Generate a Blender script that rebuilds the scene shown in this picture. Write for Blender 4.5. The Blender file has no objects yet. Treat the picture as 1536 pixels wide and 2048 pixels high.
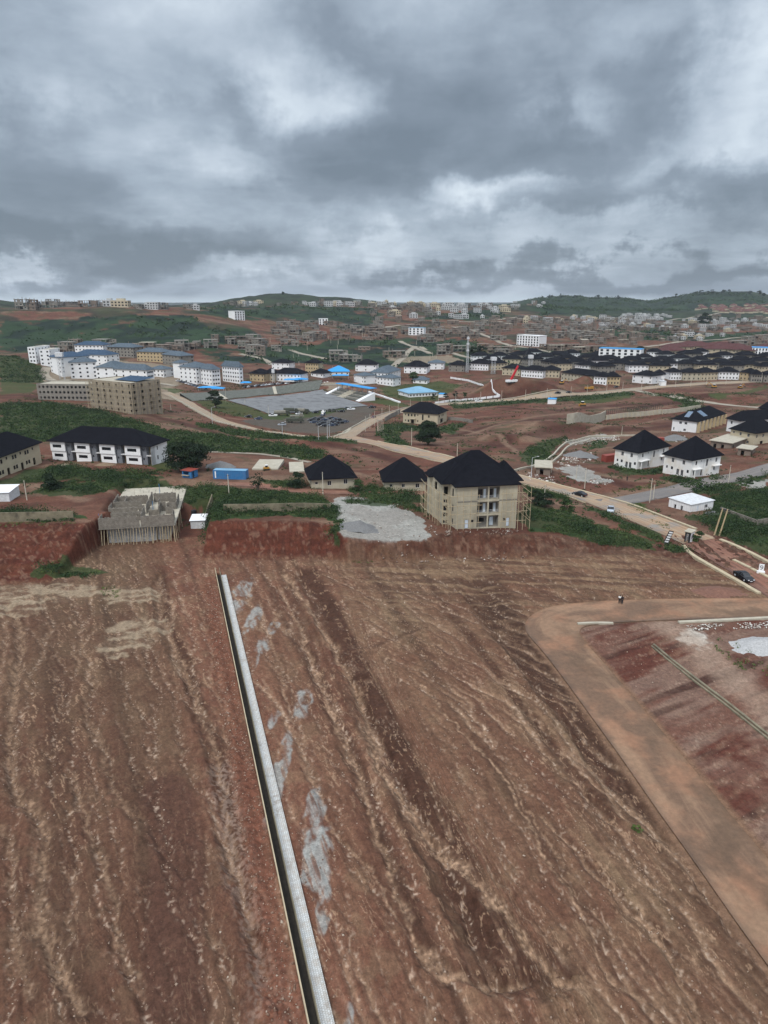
import bpy, math, random
import numpy as np
from mathutils import Vector, Matrix
R = random.Random(7)
sc = bpy.context.scene
C = sc.collection
rad = math.radians
# ---------------------------------------------------------------- camera
CAMZ, PITCH, F = 55.0, 17.27, 1365.3
cam = bpy.data.cameras.new('camera'); camo = bpy.data.objects.new('camera', cam); C.objects.link(camo)
camo.location = (0, 0, CAMZ); camo.rotation_euler = (rad(90 - PITCH), 0, 0)
cam.sensor_fit = 'VERTICAL'; cam.sensor_height = 36; cam.sensor_width = 27; cam.lens = 24
cam.clip_start = 0.5; cam.clip_end = 40000
sc.camera = camo
sc.view_settings.view_transform = 'Standard'; sc.view_settings.look = 'None'
sc.view_settings.exposure = 0.45; sc.view_settings.gamma = 1
# ---------------------------------------------------------------- node helper
class NT:
    def __init__(s, tree): s.t = tree; s.n = tree.nodes; s.l = tree.links
    def node(s, kind, inp=None, **props):
        nd = s.n.new('ShaderNode' + kind)
        for k, v in props.items(): setattr(nd, k, v)
        for k, v in (inp or {}).items():
            if isinstance(v, bpy.types.NodeSocket): s.l.new(v, nd.inputs[k])
            else: nd.inputs[k].default_value = v
        return nd
    def math(s, op, a, b=None, clamp=False):
        i = {0: a}
        if b is not None: i[1] = b
        return s.node('Math', i, operation=op, use_clamp=clamp).outputs[0]
    def mix(s, f, a, b, blend='MIX'):
        return s.node('Mix', {0: f, 6: a, 7: b}, data_type='RGBA', blend_type=blend).outputs[2]
    def noise(s, vec, scale, detail=4, rough=.5, dist=0, out='Fac'):
        i = {'Scale': scale, 'Detail': detail, 'Roughness': rough, 'Distortion': dist}
        if vec is not None: i['Vector'] = vec
        return s.node('TexNoise', i).outputs[out]
    def map(s, v, a, b, c=0., d=1., smooth=True):
        return s.node('MapRange', {0: v, 1: a, 2: b, 3: c, 4: d}, interpolation_type='SMOOTHSTEP' if smooth else 'LINEAR').outputs[0]
def col(c): return (c[0], c[1], c[2], 1)
def pdir(px, py):
    v = (1024 - py) / F; c, s = math.cos(rad(PITCH)), math.sin(rad(PITCH))
    return ((px - 768) / F, c + v * s, -s + v * c)
def ndir(px, py):
    d = pdir(px, py); n = math.sqrt(sum(q * q for q in d)); return tuple(q / n for q in d)
# ---------------------------------------------------------------- sky (overcast cumulus deck) and sun
SUN_EL, SUN_AZ = 50, 208
w = bpy.data.worlds.new('World'); sc.world = w; w.use_nodes = True
N = NT(w.node_tree); N.n.clear()
tc = N.node('TexCoord').outputs['Generated']
sky = N.node('TexSky', sky_type='NISHITA', sun_disc=False, sun_elevation=rad(SUN_EL), sun_rotation=rad(SUN_AZ), dust_density=2.0).outputs[0]
sep = N.node('SeparateXYZ', {0: tc}); X, Y, Z = sep.outputs
zz = N.math('ADD', N.math('MAXIMUM', Z, 0.0), 0.17)
pl = N.node('CombineXYZ', {0: N.math('DIVIDE', X, zz), 1: N.math('DIVIDE', Y, zz), 2: 0.0}).outputs[0]
warp = N.node('TexNoise', {'Vector': pl, 'Scale': .9, 'Detail': 5}).outputs['Color']
wv = N.node('VectorMath', {0: warp, 1: (.5, .5, .5)}, operation='SUBTRACT').outputs[0]
def addscaled(base, k):
    sc_ = N.node('VectorMath', {0: wv, 'Scale': k}, operation='SCALE').outputs[0]
    return N.node('VectorMath', {0: base, 1: sc_}, operation='ADD').outputs[0]
n1 = N.noise(addscaled(pl, .7), .62, 8, .50)
n2 = N.noise(addscaled(pl, 1.2), 2.3, 8, .62)
bill = N.noise(addscaled(N.node('Mapping', {'Vector': tc, 'Scale': (1, .6, 1.7)}).outputs[0], .13), 5.0, 8, .52)
dens = N.math('ADD', N.math('MULTIPLY', n1, .62), N.math('MULTIPLY', n2, .14))
dens = N.math('ADD', dens, N.math('MULTIPLY', bill, .46))
dens = N.math('SUBTRACT', dens, .085)
bz = N.node('TexNoise', {'Vector': tc, 'Scale': 9.0, 'Detail': 6, 'Roughness': .6}).outputs['Color']
bz = N.node('VectorMath', {0: bz, 1: (.5, .5, .5)}, operation='SUBTRACT').outputs[0]
bz = N.node('VectorMath', {0: bz, 'Scale': .16}, operation='SCALE').outputs[0]
wd = N.node('VectorMath', {0: addscaled(tc, .13), 1: bz}, operation='ADD').outputs[0]
BL = [  # px, py, half width, half height, strength (+ dark, - bright)
 (595,150,110,75,-.20),(1455,140,70,110,-.22),(975,395,90,30,-.16),(480,545,110,28,-.20),(60,60,120,110,-.08),
 (450,20,150,60,-.07),(1250,500,260,36,-.07),(820,560,60,14,-.12),(330,290,200,45,-.07),(420,330,160,60,-.05),(1150,190,130,70,-.03),(760,480,120,24,-.09),
 (1500,330,120,90,-.03),(60,570,130,16,-.14),
 (1120,320,120,60,.20),(1350,190,90,70,.12),(860,240,170,85,.13),(640,80,110,50,.09),(180,290,170,60,.13),(520,250,170,50,.10),
 (1400,390,170,36,.13),(560,400,220,50,.10),(700,350,120,40,.06),(220,500,320,38,.14),(1060,420,140,24,.11),(1150,545,420,20,.16),(1480,560,200,18,.12),(980,60,200,50,.05),(700,535,160,16,.05),(60,400,150,50,.07)]
for (px, py, hw, hh, st) in BL:
    c = ndir(px, py)
    d = N.node('VectorMath', {0: wd, 1: c}, operation='SUBTRACT').outputs[0]
    d = N.node('VectorMath', {0: d, 1: (F / hw, F / hw * .6, F / hh)}, operation='MULTIPLY').outputs[0]
    L = N.node('VectorMath', {0: d}, operation='LENGTH').outputs['Value']
    dens = N.math('ADD', dens, N.map(L, .2, 1.55, st * (1.05 if st > 0 else .85), 0))
ramp = N.node('ValToRGB', {0: dens})
cr = ramp.color_ramp
stops = [(.28, (.66, .72, .77)), (.37, (.50, .565, .63)), (.44, (.385, .445, .515)), (.52, (.285, .34, .405)), (.60, (.195, .238, .29)), (.72, (.135, .17, .21))]
cr.elements[0].position, cr.elements[0].color = stops[0][0], col(stops[0][1])
cr.elements[1].position, cr.elements[1].color = stops[-1][0], col(stops[-1][1])
for p, c_ in stops[1:-1]:
    e = cr.elements.new(p); e.color = col(c_)
cloud = N.mix(N.map(Z, .36, .85, 0, .9), ramp.outputs[0], col((1.15, 1.24, 1.36)))   # an overcast sky is brightest overhead
cloud = N.mix(N.map(Y, -.05, -.7, 0, .8), cloud, col((.80, .86, .93)))   # sky on the sun's side, behind the viewer, brightened as added facade fill
# the pale clear strip low over the hills
strip = N.map(N.math('ADD', Z, N.math('MULTIPLY', bill, .02)), .007, .021, 1, 0)
cloud = N.mix(N.math('MULTIPLY', strip, .75), cloud, col((.50, .58, .64)))
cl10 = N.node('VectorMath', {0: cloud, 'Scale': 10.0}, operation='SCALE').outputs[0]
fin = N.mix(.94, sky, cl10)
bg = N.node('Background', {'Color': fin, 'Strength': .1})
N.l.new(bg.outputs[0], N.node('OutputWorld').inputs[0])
sun = bpy.data.lights.new('sun', 'SUN'); sun.energy = 1.5; sun.angle = rad(14); sun.color = (1, .96, .9)
so = bpy.data.objects.new('sun', sun); C.objects.link(so)
so.rotation_euler = (rad(90 - SUN_EL), 0, rad(180 - SUN_AZ))   # the source stands behind the viewer, to the left
# ---------------------------------------------------------------- numpy noise
def _h(ix, iy, s):
    n = (ix.astype(np.int64) * 374761393 + iy.astype(np.int64) * 668265263 + s * 1442695041) & 0xffffffff
    n = ((n ^ (n >> 13)) * 1274126177) & 0xffffffff
    return ((n ^ (n >> 16)) & 0xffff) / 65535.0
def vn(x, y, s=0):
    x = np.asarray(x, float); y = np.asarray(y, float)
    ix, iy = np.floor(x), np.floor(y); fx, fy = x - ix, y - iy
    fx = fx * fx * (3 - 2 * fx); fy = fy * fy * (3 - 2 * fy)
    a, b = _h(ix, iy, s), _h(ix + 1, iy, s); c, d = _h(ix, iy + 1, s), _h(ix + 1, iy + 1, s)
    return a + (b - a) * fx + (c - a) * fy + (a - b - c + d) * fx * fy
def fbm(x, y, s=0, o=4, g=.5):
    t = 0; a = 1; n = 0
    for k in range(o):
        t = t + a * vn(x * 2 ** k + 17.3 * k, y * 2 ** k - 9.1 * k, s + k); n += a; a *= g
    return t / n
def ss(e0, e1, x):
    t = np.clip((x - e0) / (e1 - e0), 0, 1); return t * t * (3 - 2 * t)
# ---------------------------------------------------------------- terrain: height profiles (image row, depth in metres) fanned out from the viewpoint
_COL = {
 0: [(1045,157),(1000,175),(950,200),(880,262),(820,343),(780,450),(740,590),(700,740),(660,840),(635,900),(618,935)],
 200: [(1045,157),(1000,175),(950,200),(880,262),(830,326),(776,505),(740,600),(715,690),(690,760),(660,840),(635,900),(614,960)],
 400: [(1045,157),(1000,178),(950,205),(900,245),(860,300),(835,360),(800,460),(770,540),(740,620),(710,720),(680,800),(650,880),(625,960),(614,1100)],
 600: [(1045,157),(1000,177),(950,205),(910,240),(885,285),(862,375),(850,395),(785,535),(768,552),(740,640),(715,740),(690,860),(665,960),(645,1050),(625,1180),(609,1330)],
 768: [(1085,152),(1000,183),(950,212),(905,262),(880,310),(850,395),(810,480),(790,530),(770,575),(740,650),(715,750),(690,870),(665,985),(645,1090),(625,1220),(613,1340)],
 900: [(1065,157),(1000,183),(960,208),(930,232),(900,275),(848,400),(800,500),(770,580),(745,640),(715,750),(690,880),(665,1000),(645,1110),(625,1250),(612,1380)],
 1050: [(1065,158),(1000,190),(960,218),(920,262),(870,335),(820,430),(795,500),(765,560),(740,630),(710,740),(690,850),(665,1000),(645,1150),(625,1350),(608,1500)],
 1200: [(1095,155),(1040,178),(990,212),(937,252),(890,320),(840,405),(790,500),(765,552),(735,640),(700,790),(680,920),(660,1080),(645,1250),(632,1500),(622,1750)],
 1400: [(1130,148),(1085,160),(1040,180),(954,235),(920,270),(865,345),(820,420),(790,490),(765,550),(735,640),(700,780),(680,900),(660,1070),(645,1250),(630,1500),(618,1900)],
 1536: [(1170,139),(1100,156),(1040,180),(960,230),(900,280),(850,360),(800,460),(765,550),(735,640),(700,770),(670,930),(650,1150),(630,1450),(615,1900)],
}
_COL[-260] = _COL[0]; _COL[1800] = _COL[1536]
_cs = sorted(_COL)
LR0, LR1, NRR = math.log(100.), math.log(12000.), 900
_lr = np.linspace(LR0, LR1, NRR); _rr = np.exp(_lr)
_azs, _zp = [], []
for cpx in _cs:
    rs, zs, azs = [], [], []
    for (py, d) in _COL[cpx]:
        q = pdir(cpx, py); rs.append(math.hypot(q[0] * d, q[1] * d)); zs.append(CAMZ + q[2] * d); azs.append(math.atan2(q[0], q[1]))
    rl, zl = rs[-1], zs[-1]
    rs += [rl * 1.18, rl * 1.6, rl * 2.5 + 500, 12000.]; zs += [zl - 5, min(zl - 14, 18), 10, 6]
    _azs.append(azs[min(len(azs) - 1, 7)]); _zp.append(np.interp(_lr, np.log(rs), zs))
_zp = np.array(_zp)
_k = np.exp(-np.linspace(-2, 2, 15) ** 2); _k /= _k.sum()
_zp = np.array([np.convolve(np.pad(z, 7, mode='edge'), _k, 'valid') for z in _zp])
NAZ = 500; AZ0, AZ1 = -1.0, 1.0
_ag = np.linspace(AZ0, AZ1, NAZ)
BASE = np.stack([np.interp(_ag, _azs, _zp[:, j]) for j in range(NRR)], 1)
_ka = np.exp(-np.linspace(-2, 2, 31) ** 2); _ka /= _ka.sum()
BASE = np.apply_along_axis(lambda z: np.convolve(np.pad(z, 15, mode='edge'), _ka, 'valid'), 0, BASE)
def base_h(x, y):
    a = np.clip((np.arctan2(x, y) - AZ0) / (AZ1 - AZ0) * (NAZ - 1), 0, NAZ - 1.001)
    l = np.clip((np.log(np.maximum(np.hypot(x, y), 101)) - LR0) / (LR1 - LR0) * (NRR - 1), 0, NRR - 1.001)
    i, j = a.astype(int), l.astype(int); fa, fl = a - i, l - j
    return (BASE[i, j] * (1 - fa) + BASE[i + 1, j] * fa) * (1 - fl) + (BASE[i, j + 1] * (1 - fa) + BASE[i + 1, j + 1] * fa) * fl
# far crests
_CR = [(-300,604,1600),(0,603,1600),(60,609,1600),(200,613,1700),(400,609,1700),(440,603,1700),(500,594,1700),(540,589,1700),(570,587,1700),(620,592,1700),(690,597,1700),(740,602,1750),(800,610,1800),(900,612,2000),(1000,612,2200),
       (1050,602,2400),(1080,597,2400),(1130,593,2500),(1180,596,2500),(1230,597,2500),(1300,603,2600),(1335,598,2600),(1380,589,2600),(1440,586,2600),(1500,585,2600),(1536,590,2600),(1600,596,2600),(1760,600,2600)]
_ca = [math.atan2(pdir(p, q)[0], pdir(p, q)[1]) for p, q, d in _CR]
_cz = [CAMZ + pdir(p, q)[2] * d for p, q, d in _CR]; _cd = [d * 1.02 for p, q, d in _CR]
# cut slope behind the graded field: x, toe Y, top Y
_EM = [(-140,124,146),(-84,127,148),(-68,128,148),(-65,168,172),(-43,168,172),(-40.5,141,150),(-12,141,150),(-9,140,142.5),(9,140,143),(13,141.5,147),(30,142,148),(45,143,152),(58,147,158),(66,140,165),(90,132,150),(140,120,140)]
_ex, _et, _ep = [np.array(v, float) for v in zip(*_EM)]
BUMPS = []   # x, y, rx, ry, h
def macro(x, y):
    x = np.asarray(x, float); y = np.asarray(y, float)
    r = np.hypot(x, y)
    b = base_h(x, y)
    az = np.arctan2(x, y)
    cz = np.interp(az, _ca, _cz); cd = np.interp(az, _ca, _cd)
    cz = cz + (fbm(az * 60, r * 0, 91, 3) - .5) * 3
    hill = 12 + (cz - 12) * ss(cd - 620, cd, r) * (1 - ss(cd + 100, cd + 1200, r))
    b = np.where(r > 1300, np.maximum(b, hill), b)
    rough = ss(560, 900, r) * np.clip(1 - ss(1900, 2500, r) * .5, 0, 1)
    b = b + rough * ((fbm(x / 90, y / 90, 5, 4) - .5) * 11 * (1 - .65 * ss(1080, 1300, r) * (1 - ss(1500, 1700, r))))
    b = b + (fbm(x / 14, y / 14, 8, 3) - .5) * 1.0 * ss(190, 240, r)
    for (bx, by, rx, ry, h) in BUMPS:
        q = ((x - bx) / rx) ** 2 + ((y - by) / ry) ** 2
        b = b + h * np.exp(-q * 1.3)
    lx, ly = (x + 65) * .982 + (y - 150) * .191, -(x + 65) * .191 + (y - 150) * .982
    q = ss(-2.5, -.5, lx) * ss(20.5, 18.5, lx) * ss(8, 12, ly) * ss(41, 38, ly)
    b = b * (1 - q) + np.minimum(b, 3.9) * q
    wob = (fbm(x / 4, y / 9, 44, 3) - .5) * 2.2
    t = np.interp(x, _ex, _et) + wob; p = np.interp(x, _ex, _ep) + wob * .5
    k = np.clip((y - t) / np.maximum(p - t, .5), 0, 1)
    k = .5 * k + .5 * k * k * (3 - 2 * k)
    return np.where(y > 100, b * k, 0.0)
_T = np.exp(np.linspace(math.log(40), math.log(6000), 5000))
def G(px, py, dz=0.0):
    """the point where a sight line meets the ground"""
    q = pdir(px, py)
    X_, Y_, Z_ = q[0] * _T, q[1] * _T, CAMZ + q[2] * _T
    below = np.nonzero(Z_ < macro(X_, Y_) + dz)[0]
    if len(below) == 0: i = len(_T) - 1
    else: i = below[0]
    t0, t1 = _T[max(i - 1, 0)], _T[i]
    tt = np.linspace(t0, t1, 24)
    hh = macro(q[0] * tt, q[1] * tt) + dz
    bb = np.nonzero(CAMZ + q[2] * tt < hh)[0]
    t = tt[bb[0]] if len(bb) else t1
    x, y = q[0] * t, q[1] * t
    return Vector((x, y, float(macro(np.array([x]), np.array([y]))[0])))
def Hh(x, y): return float(macro(np.array([x]), np.array([y]))[0])
def hill_bump(px, py, rx, ry, h):
    p = G(px, py); BUMPS.append((p.x, p.y, rx, ry, h))
hill_bump(15, 745, 60, 45, 13)
for a in [(980,790,16,10,6),(1010,786,20,10,7),(1050,783,22,12,7),(1090,782,20,12,6),(1130,776,16,9,4),(1185,768,18,9,8),(1215,770,10,6,4)]: hill_bump(*a)
hill_bump(1130, 858, 40, 14, 4); hill_bump(1010, 880, 22, 9, 3); hill_bump(640, 890, 25, 12, 2.5); hill_bump(1240, 905, 14, 9, 2.2)
hill_bump(1395, 795, 40, 12, 2.5); hill_bump(1480, 800, 40, 14, 3)
# ---------------------------------------------------------------- ground cover regions (outlines on the ground)
def wpoly(pts): return np.array([[*G(*p)[:2]] for p in pts])
def inpoly(x, y, P):
    res = np.zeros(x.shape, bool)
    m = (x > P[:, 0].min()) & (x < P[:, 0].max()) & (y > P[:, 1].min()) & (y < P[:, 1].max())
    xs, ys = x[m], y[m]; c = np.zeros(xs.shape, bool)
    for i in range(len(P)):
        x0, y0 = P[i - 1]; x1, y1 = P[i]
        if y0 == y1: continue
        c ^= ((y0 > ys) != (y1 > ys)) & (xs < (x1 - x0) * (ys - y0) / (y1 - y0) + x0)
    res[m] = c; return res
SHRUB = [[(0,808),(100,805),(200,822),(250,838),(310,850),(330,862),(420,868),(520,880),(640,900),(655,915),(600,922),(555,912),(500,905),(420,905),(335,905),(325,885),(270,868),(160,858),(100,885),(60,880),(0,868)],
 [(-60,975),(0,960),(30,948),(110,932),(200,940),(300,945),(325,950),(318,958),(240,962),(150,955),(100,962),(40,968)],
 [(70,985),(100,970),(135,962),(320,960),(440,972),(430,1002),(395,1000),(250,990),(160,992),(148,988),(110,990)],
 [(430,975),(520,980),(600,987),(655,1000),(668,1015),(672,1030),(660,1024),(440,1024),(416,1048),(412,1030),(425,1000)],
 [(1048,1018),(1075,1005),(1100,1018),(1140,1022),(1180,1045),(1230,1055),(1300,1085),(1298,1096),(1200,1088),(1170,1078),(1120,1068),(1045,1064)],
 [(1165,1010),(1200,1016),(1230,1030),(1262,1046),(1300,1062),(1340,1080),(1380,1100),(1370,1106),(1325,1092),(1290,1070),(1235,1048),(1200,1030)],
 [(1046,972),(1100,985),(1145,995),(1140,1001),(1090,996),(1050,988)],
 [(690,975),(740,970),(760,977),(845,985),(845,1005),(800,1008),(760,995),(700,990)],
 [(520,960),(600,962),(612,975),(560,978)],
 [(1410,1000),(1440,985),(1500,978),(1560,975),(1560,1118),(1500,1100),(1445,1072),(1400,1045),(1370,1035),(1420,1025)],
 [(1045,905),(1062,893),(1090,880),(1142,876),(1120,890),(1100,898),(1105,915),(1080,930),(1060,932),(1045,920)],
 [(1175,892),(1190,882),(1215,880),(1205,892),(1180,902)],
 [(1216,934),(1240,928),(1276,942),(1335,932),(1330,945),(1290,952),(1245,946)],
 [(1330,952),(1378,958),(1440,950),(1442,957),(1380,966),(1330,962)],
 [(766,850),(800,846),(870,856),(905,847),(930,850),(905,868),(880,862),(800,862),(790,885),(822,895),(815,905),(770,885),(755,868)],
 [(895,802),(1040,797),(1180,790),(1262,780),(1268,790),(1190,800),(1120,803),(1060,806),(930,818),(905,816)],
 [(1282,784),(1330,790),(1400,800),(1400,806),(1380,812),(1360,804)],[(1356,812),(1400,806),(1410,820),(1388,830)],
 [(0,712),(40,716),(70,725),(95,750),(80,766),(0,764)],
 [(395,845),(440,855),(500,862),(600,875),(700,880),(710,888),(620,882),(500,875),(400,855)],
 [(1445,905),(1500,900),(1500,925),(1460,932),(1440,915)],
 [(740,750),(800,745),(900,748),(905,756),(800,757)],[(790,870),(830,905),(780,890)],
 [(860,900),(900,905),(1000,930),(990,938),(920,920),(870,912)],
 [(0,1128),(60,1130),(150,1135),(205,1142),(205,1152),(100,1148),(60,1142)]]
SHRUB = SHRUB[:20] + [SHRUB[-1][:0] or [(65,1132),(150,1136),(205,1142),(205,1150),(100,1148),(66,1142)]] + [SHRUB[22], [(1345,958),(1430,975),(1536,945),(1536,955),(1440,985),(1395,990)]]
LAWN = [[(390,803),(430,800),(455,802),(500,815),(536,830),(640,820),(726,806),(705,818),(560,840),(480,834),(420,820)],
 [(705,798),(745,792),(800,805),(832,815),(790,812),(740,805)],[(760,775),(800,770),(880,762),(925,770),(900,785),(870,802),(800,800),(770,790)],
 [(320,775),(372,780),(350,788)],[(1150,798),(1260,785),(1262,795),(1200,806),(1150,806)],[(1415,790),(1536,770),(1536,776),(1440,800)],
 [(290,930),(330,915),(360,935),(320,945)],[(0,762),(80,768),(60,785),(0,790)],[(1275,1000),(1250,1010),(1320,1060),(1345,1062)]]
FARGREEN = [[(0,640),(100,637),(240,634),(390,630),(420,655),(500,662),(520,675),(480,690),(330,690),(90,705),(0,700)],
 [(420,705),(540,690),(660,682),(900,680),(1020,690),(1040,740),(900,735),(700,735),(600,725),(520,730),(430,725)],
 [(400,625),(440,613),(620,611),(760,618),(740,655),(660,650),(560,636),(470,640)],[(840,640),(1010,640),(1000,618),(880,628)],
 [(1090,640),(1100,628),(1250,625),(1536,615),(1536,600),(1000,600)],[(1190,665),(1225,657),(1330,655),(1400,668),(1340,682),(1250,677)],
 [(1015,700),(1150,695),(1250,700),(1230,712),(1100,735),(1030,735)],[(1340,700),(1536,668),(1536,660),(1400,675),(1300,700)],
 [(380,700),(440,694),(520,700),(460,712)]]
GRAVEL = [[(668,1000),(700,993),(760,1000),(800,1012),(830,1030),(852,1045),(838,1060),(858,1075),(835,1088),(730,1096),(692,1078),(676,1040)],
 [(1110,935),(1160,930),(1220,960),(1200,968),(1150,960)],[(1468,965),(1536,958),(1536,985),(1500,975)],[(1130,880),(1200,868),(1240,872),(1190,880),(1140,892)]]
ASPH = [[(455,801),(630,782),(640,779),(722,808),(736,812),(536,828)]]
DARKLOT = [[(536,830),(640,822),(726,808),(750,818),(740,835),(700,858),(660,866),(560,860),(480,842)]]
TANGROUND = [[(80,752),(100,735),(220,720),(340,730),(380,760),(330,780),(240,790),(160,775),(95,780)],[(240,765),(330,770),(400,800),(340,800),(270,790)],[(640,765),(700,765),(700,775),(660,780)],[(770,712),(900,710),(930,722),(880,728),(780,722)]]
SHRUB += [[(418,1000),(470,990),(560,992),(660,1004),(676,1024),(668,1036),(440,1036),(420,1052),(408,1052),(412,1020)],[(655,1030),(672,1035),(690,1075),(680,1090),(668,1062)],[(-60,1022),(60,1020),(150,1026),(158,1040),(60,1036),(-60,1038)],[(690,1000),(760,990),(800,1000),(850,1018),(850,1030),(790,1010),(700,1004)]]
POLY = {k: [wpoly(p) for p in v] for k, v in dict(shrub=SHRUB, lawn=LAWN, far=FARGREEN, gravel=GRAVEL, asph=ASPH, lot=DARKLOT, tan=TANGROUND).items()}
def mask(kind, x, y, wob=1.0):
    m = np.zeros(x.shape, bool)
    wx = x + (fbm(x / (3.5 * wob), y / (3.5 * wob), 61, 3) - .5) * 5 * wob; wy = y + (fbm(x / (3.5 * wob), y / (3.5 * wob), 71, 3) - .5) * 5 * wob
    for P in POLY[kind]: m |= inpoly(wx, wy, P)
    return m
# ---------------------------------------------------------------- rain-cut rills: water followed row by row down the graded field
def rills(rows, cols, seed, kx, ky, meander):
    i, j = np.mgrid[0:rows, 0:cols].astype(float)
    jj = j + (fbm(i * ky * 1.7, j * kx * .3, seed + 9, 3) - .5) * meander
    Hn = fbm(i * ky, jj * kx, seed, 5, .6) + .35 * vn(i * .35, j * .45, seed + 5)
    acc = np.ones(cols); out = np.zeros((rows, cols)); idx = np.arange(cols)
    for r in range(rows - 1):
        out[r] = acc
        best = None
        for k in (-2, -1, 0, 1, 2):
            t = np.clip(idx + k, 0, cols - 1); c = Hn[r + 1, t] + .006 * abs(k)
            if best is None: best, tgt = c, t
            else:
                m = c < best; best = np.where(m, c, best); tgt = np.where(m, t, tgt)
        acc = 1 + np.bincount(tgt, weights=acc * .9935, minlength=cols)
    out[-1] = acc
    return out, Hn
def blur(a, n):
    for ax in (0, 1):
        s = 0
        for k in range(-n, n + 1): s = s + np.roll(a, k, ax)
        a = s / (2 * n + 1)
    return a
def lut(A, u, v):
    u = np.clip(u, 0, A.shape[0] - 1.001); v = np.clip(v, 0, A.shape[1] - 1.001)
    i, j = u.astype(int), v.astype(int); fu, fv = u - i, v - j
    return (A[i, j] * (1 - fv) + A[i, j + 1] * fv) * (1 - fu) + (A[i + 1, j] * (1 - fv) + A[i + 1, j + 1] * fv) * fu
RS = .15
A1, Hn1 = rills(860, 2100, 3, .045, .010, 26)
A2, Hn2 = rills(700, 900, 23, .10, .012, 20)
def chan(A):
    fine = ss(16, 70, A); big = ss(150, 600, A); huge = ss(900, 2500, A)
    return np.clip(blur(fine, 1) * 1.5, 0, 1), np.clip(blur(big, 2) * 2.2, 0, 1), np.clip(blur(huge, 4) * 3.0, 0, 1)
F1, B1, U1 = chan(A1); F2, B2, U2 = chan(A2)
def fan(x, y):
    s = 133 - y
    x0 = (x - .25 * s) / (1 - .0035 * s)
    return s, x0
# ruts and graded steps: x0 position, width, depth (steps to one side)
STEPS = [(-70,3,.25),(-59,2,.2),(-46.5,1.2,.45),(-40,.8,.12),(-25,1.0,.18),(-20.5,1.0,.28),(-17.5,.8,.38),(-13.8,.8,.2),(-2,1.5,.1),(9,1.2,.14),(14,1.4,.25),(19,1.6,.35),(23,1,.2),(-90,3,.3),(40,2,.2)]
ROADC = [(1700,1218),(1536,1216),(1400,1217),(1300,1219),(1200,1224),(1125,1232),(1098,1256),(1122,1287),(1148,1316),(1197,1377),(1250,1445),(1310,1521),(1370,1602),(1438,1689),(1500,1770),(1560,1850),(1680,2000)]
_rc = np.array([[*G(*p)[:2]] for p in ROADC])
def smooth_line(P, n=2):
    P = np.asarray(P, float)
    for _ in range(n):
        Q = [P[0]]
        for a, b in zip(P[:-1], P[1:]): Q += [a * .75 + b * .25, a * .25 + b * .75]
        P = np.array(Q + [P[-1]])
    return P
ROADL = smooth_line(_rc, 3)
def dist_line(x, y, L):
    """distance to a polyline, signed side, and length along it"""
    best = np.full(x.shape, 1e9); side = np.zeros(x.shape); al = np.zeros(x.shape); acc = 0
    for a, b in zip(L[:-1], L[1:]):
        d = b - a; l2 = (d ** 2).sum(); ln = math.sqrt(l2)
        t = np.clip(((x - a[0]) * d[0] + (y - a[1]) * d[1]) / l2, 0, 1)
        ex, ey = x - a[0] - t * d[0], y - a[1] - t * d[1]; q = np.hypot(ex, ey)
        m = q < best
        best = np.where(m, q, best); side = np.where(m, np.sign(d[0] * ey - d[1] * ex), side); al = np.where(m, acc + t * ln, al)
        acc += ln
    return best, side, al
RW = 4.3
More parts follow.
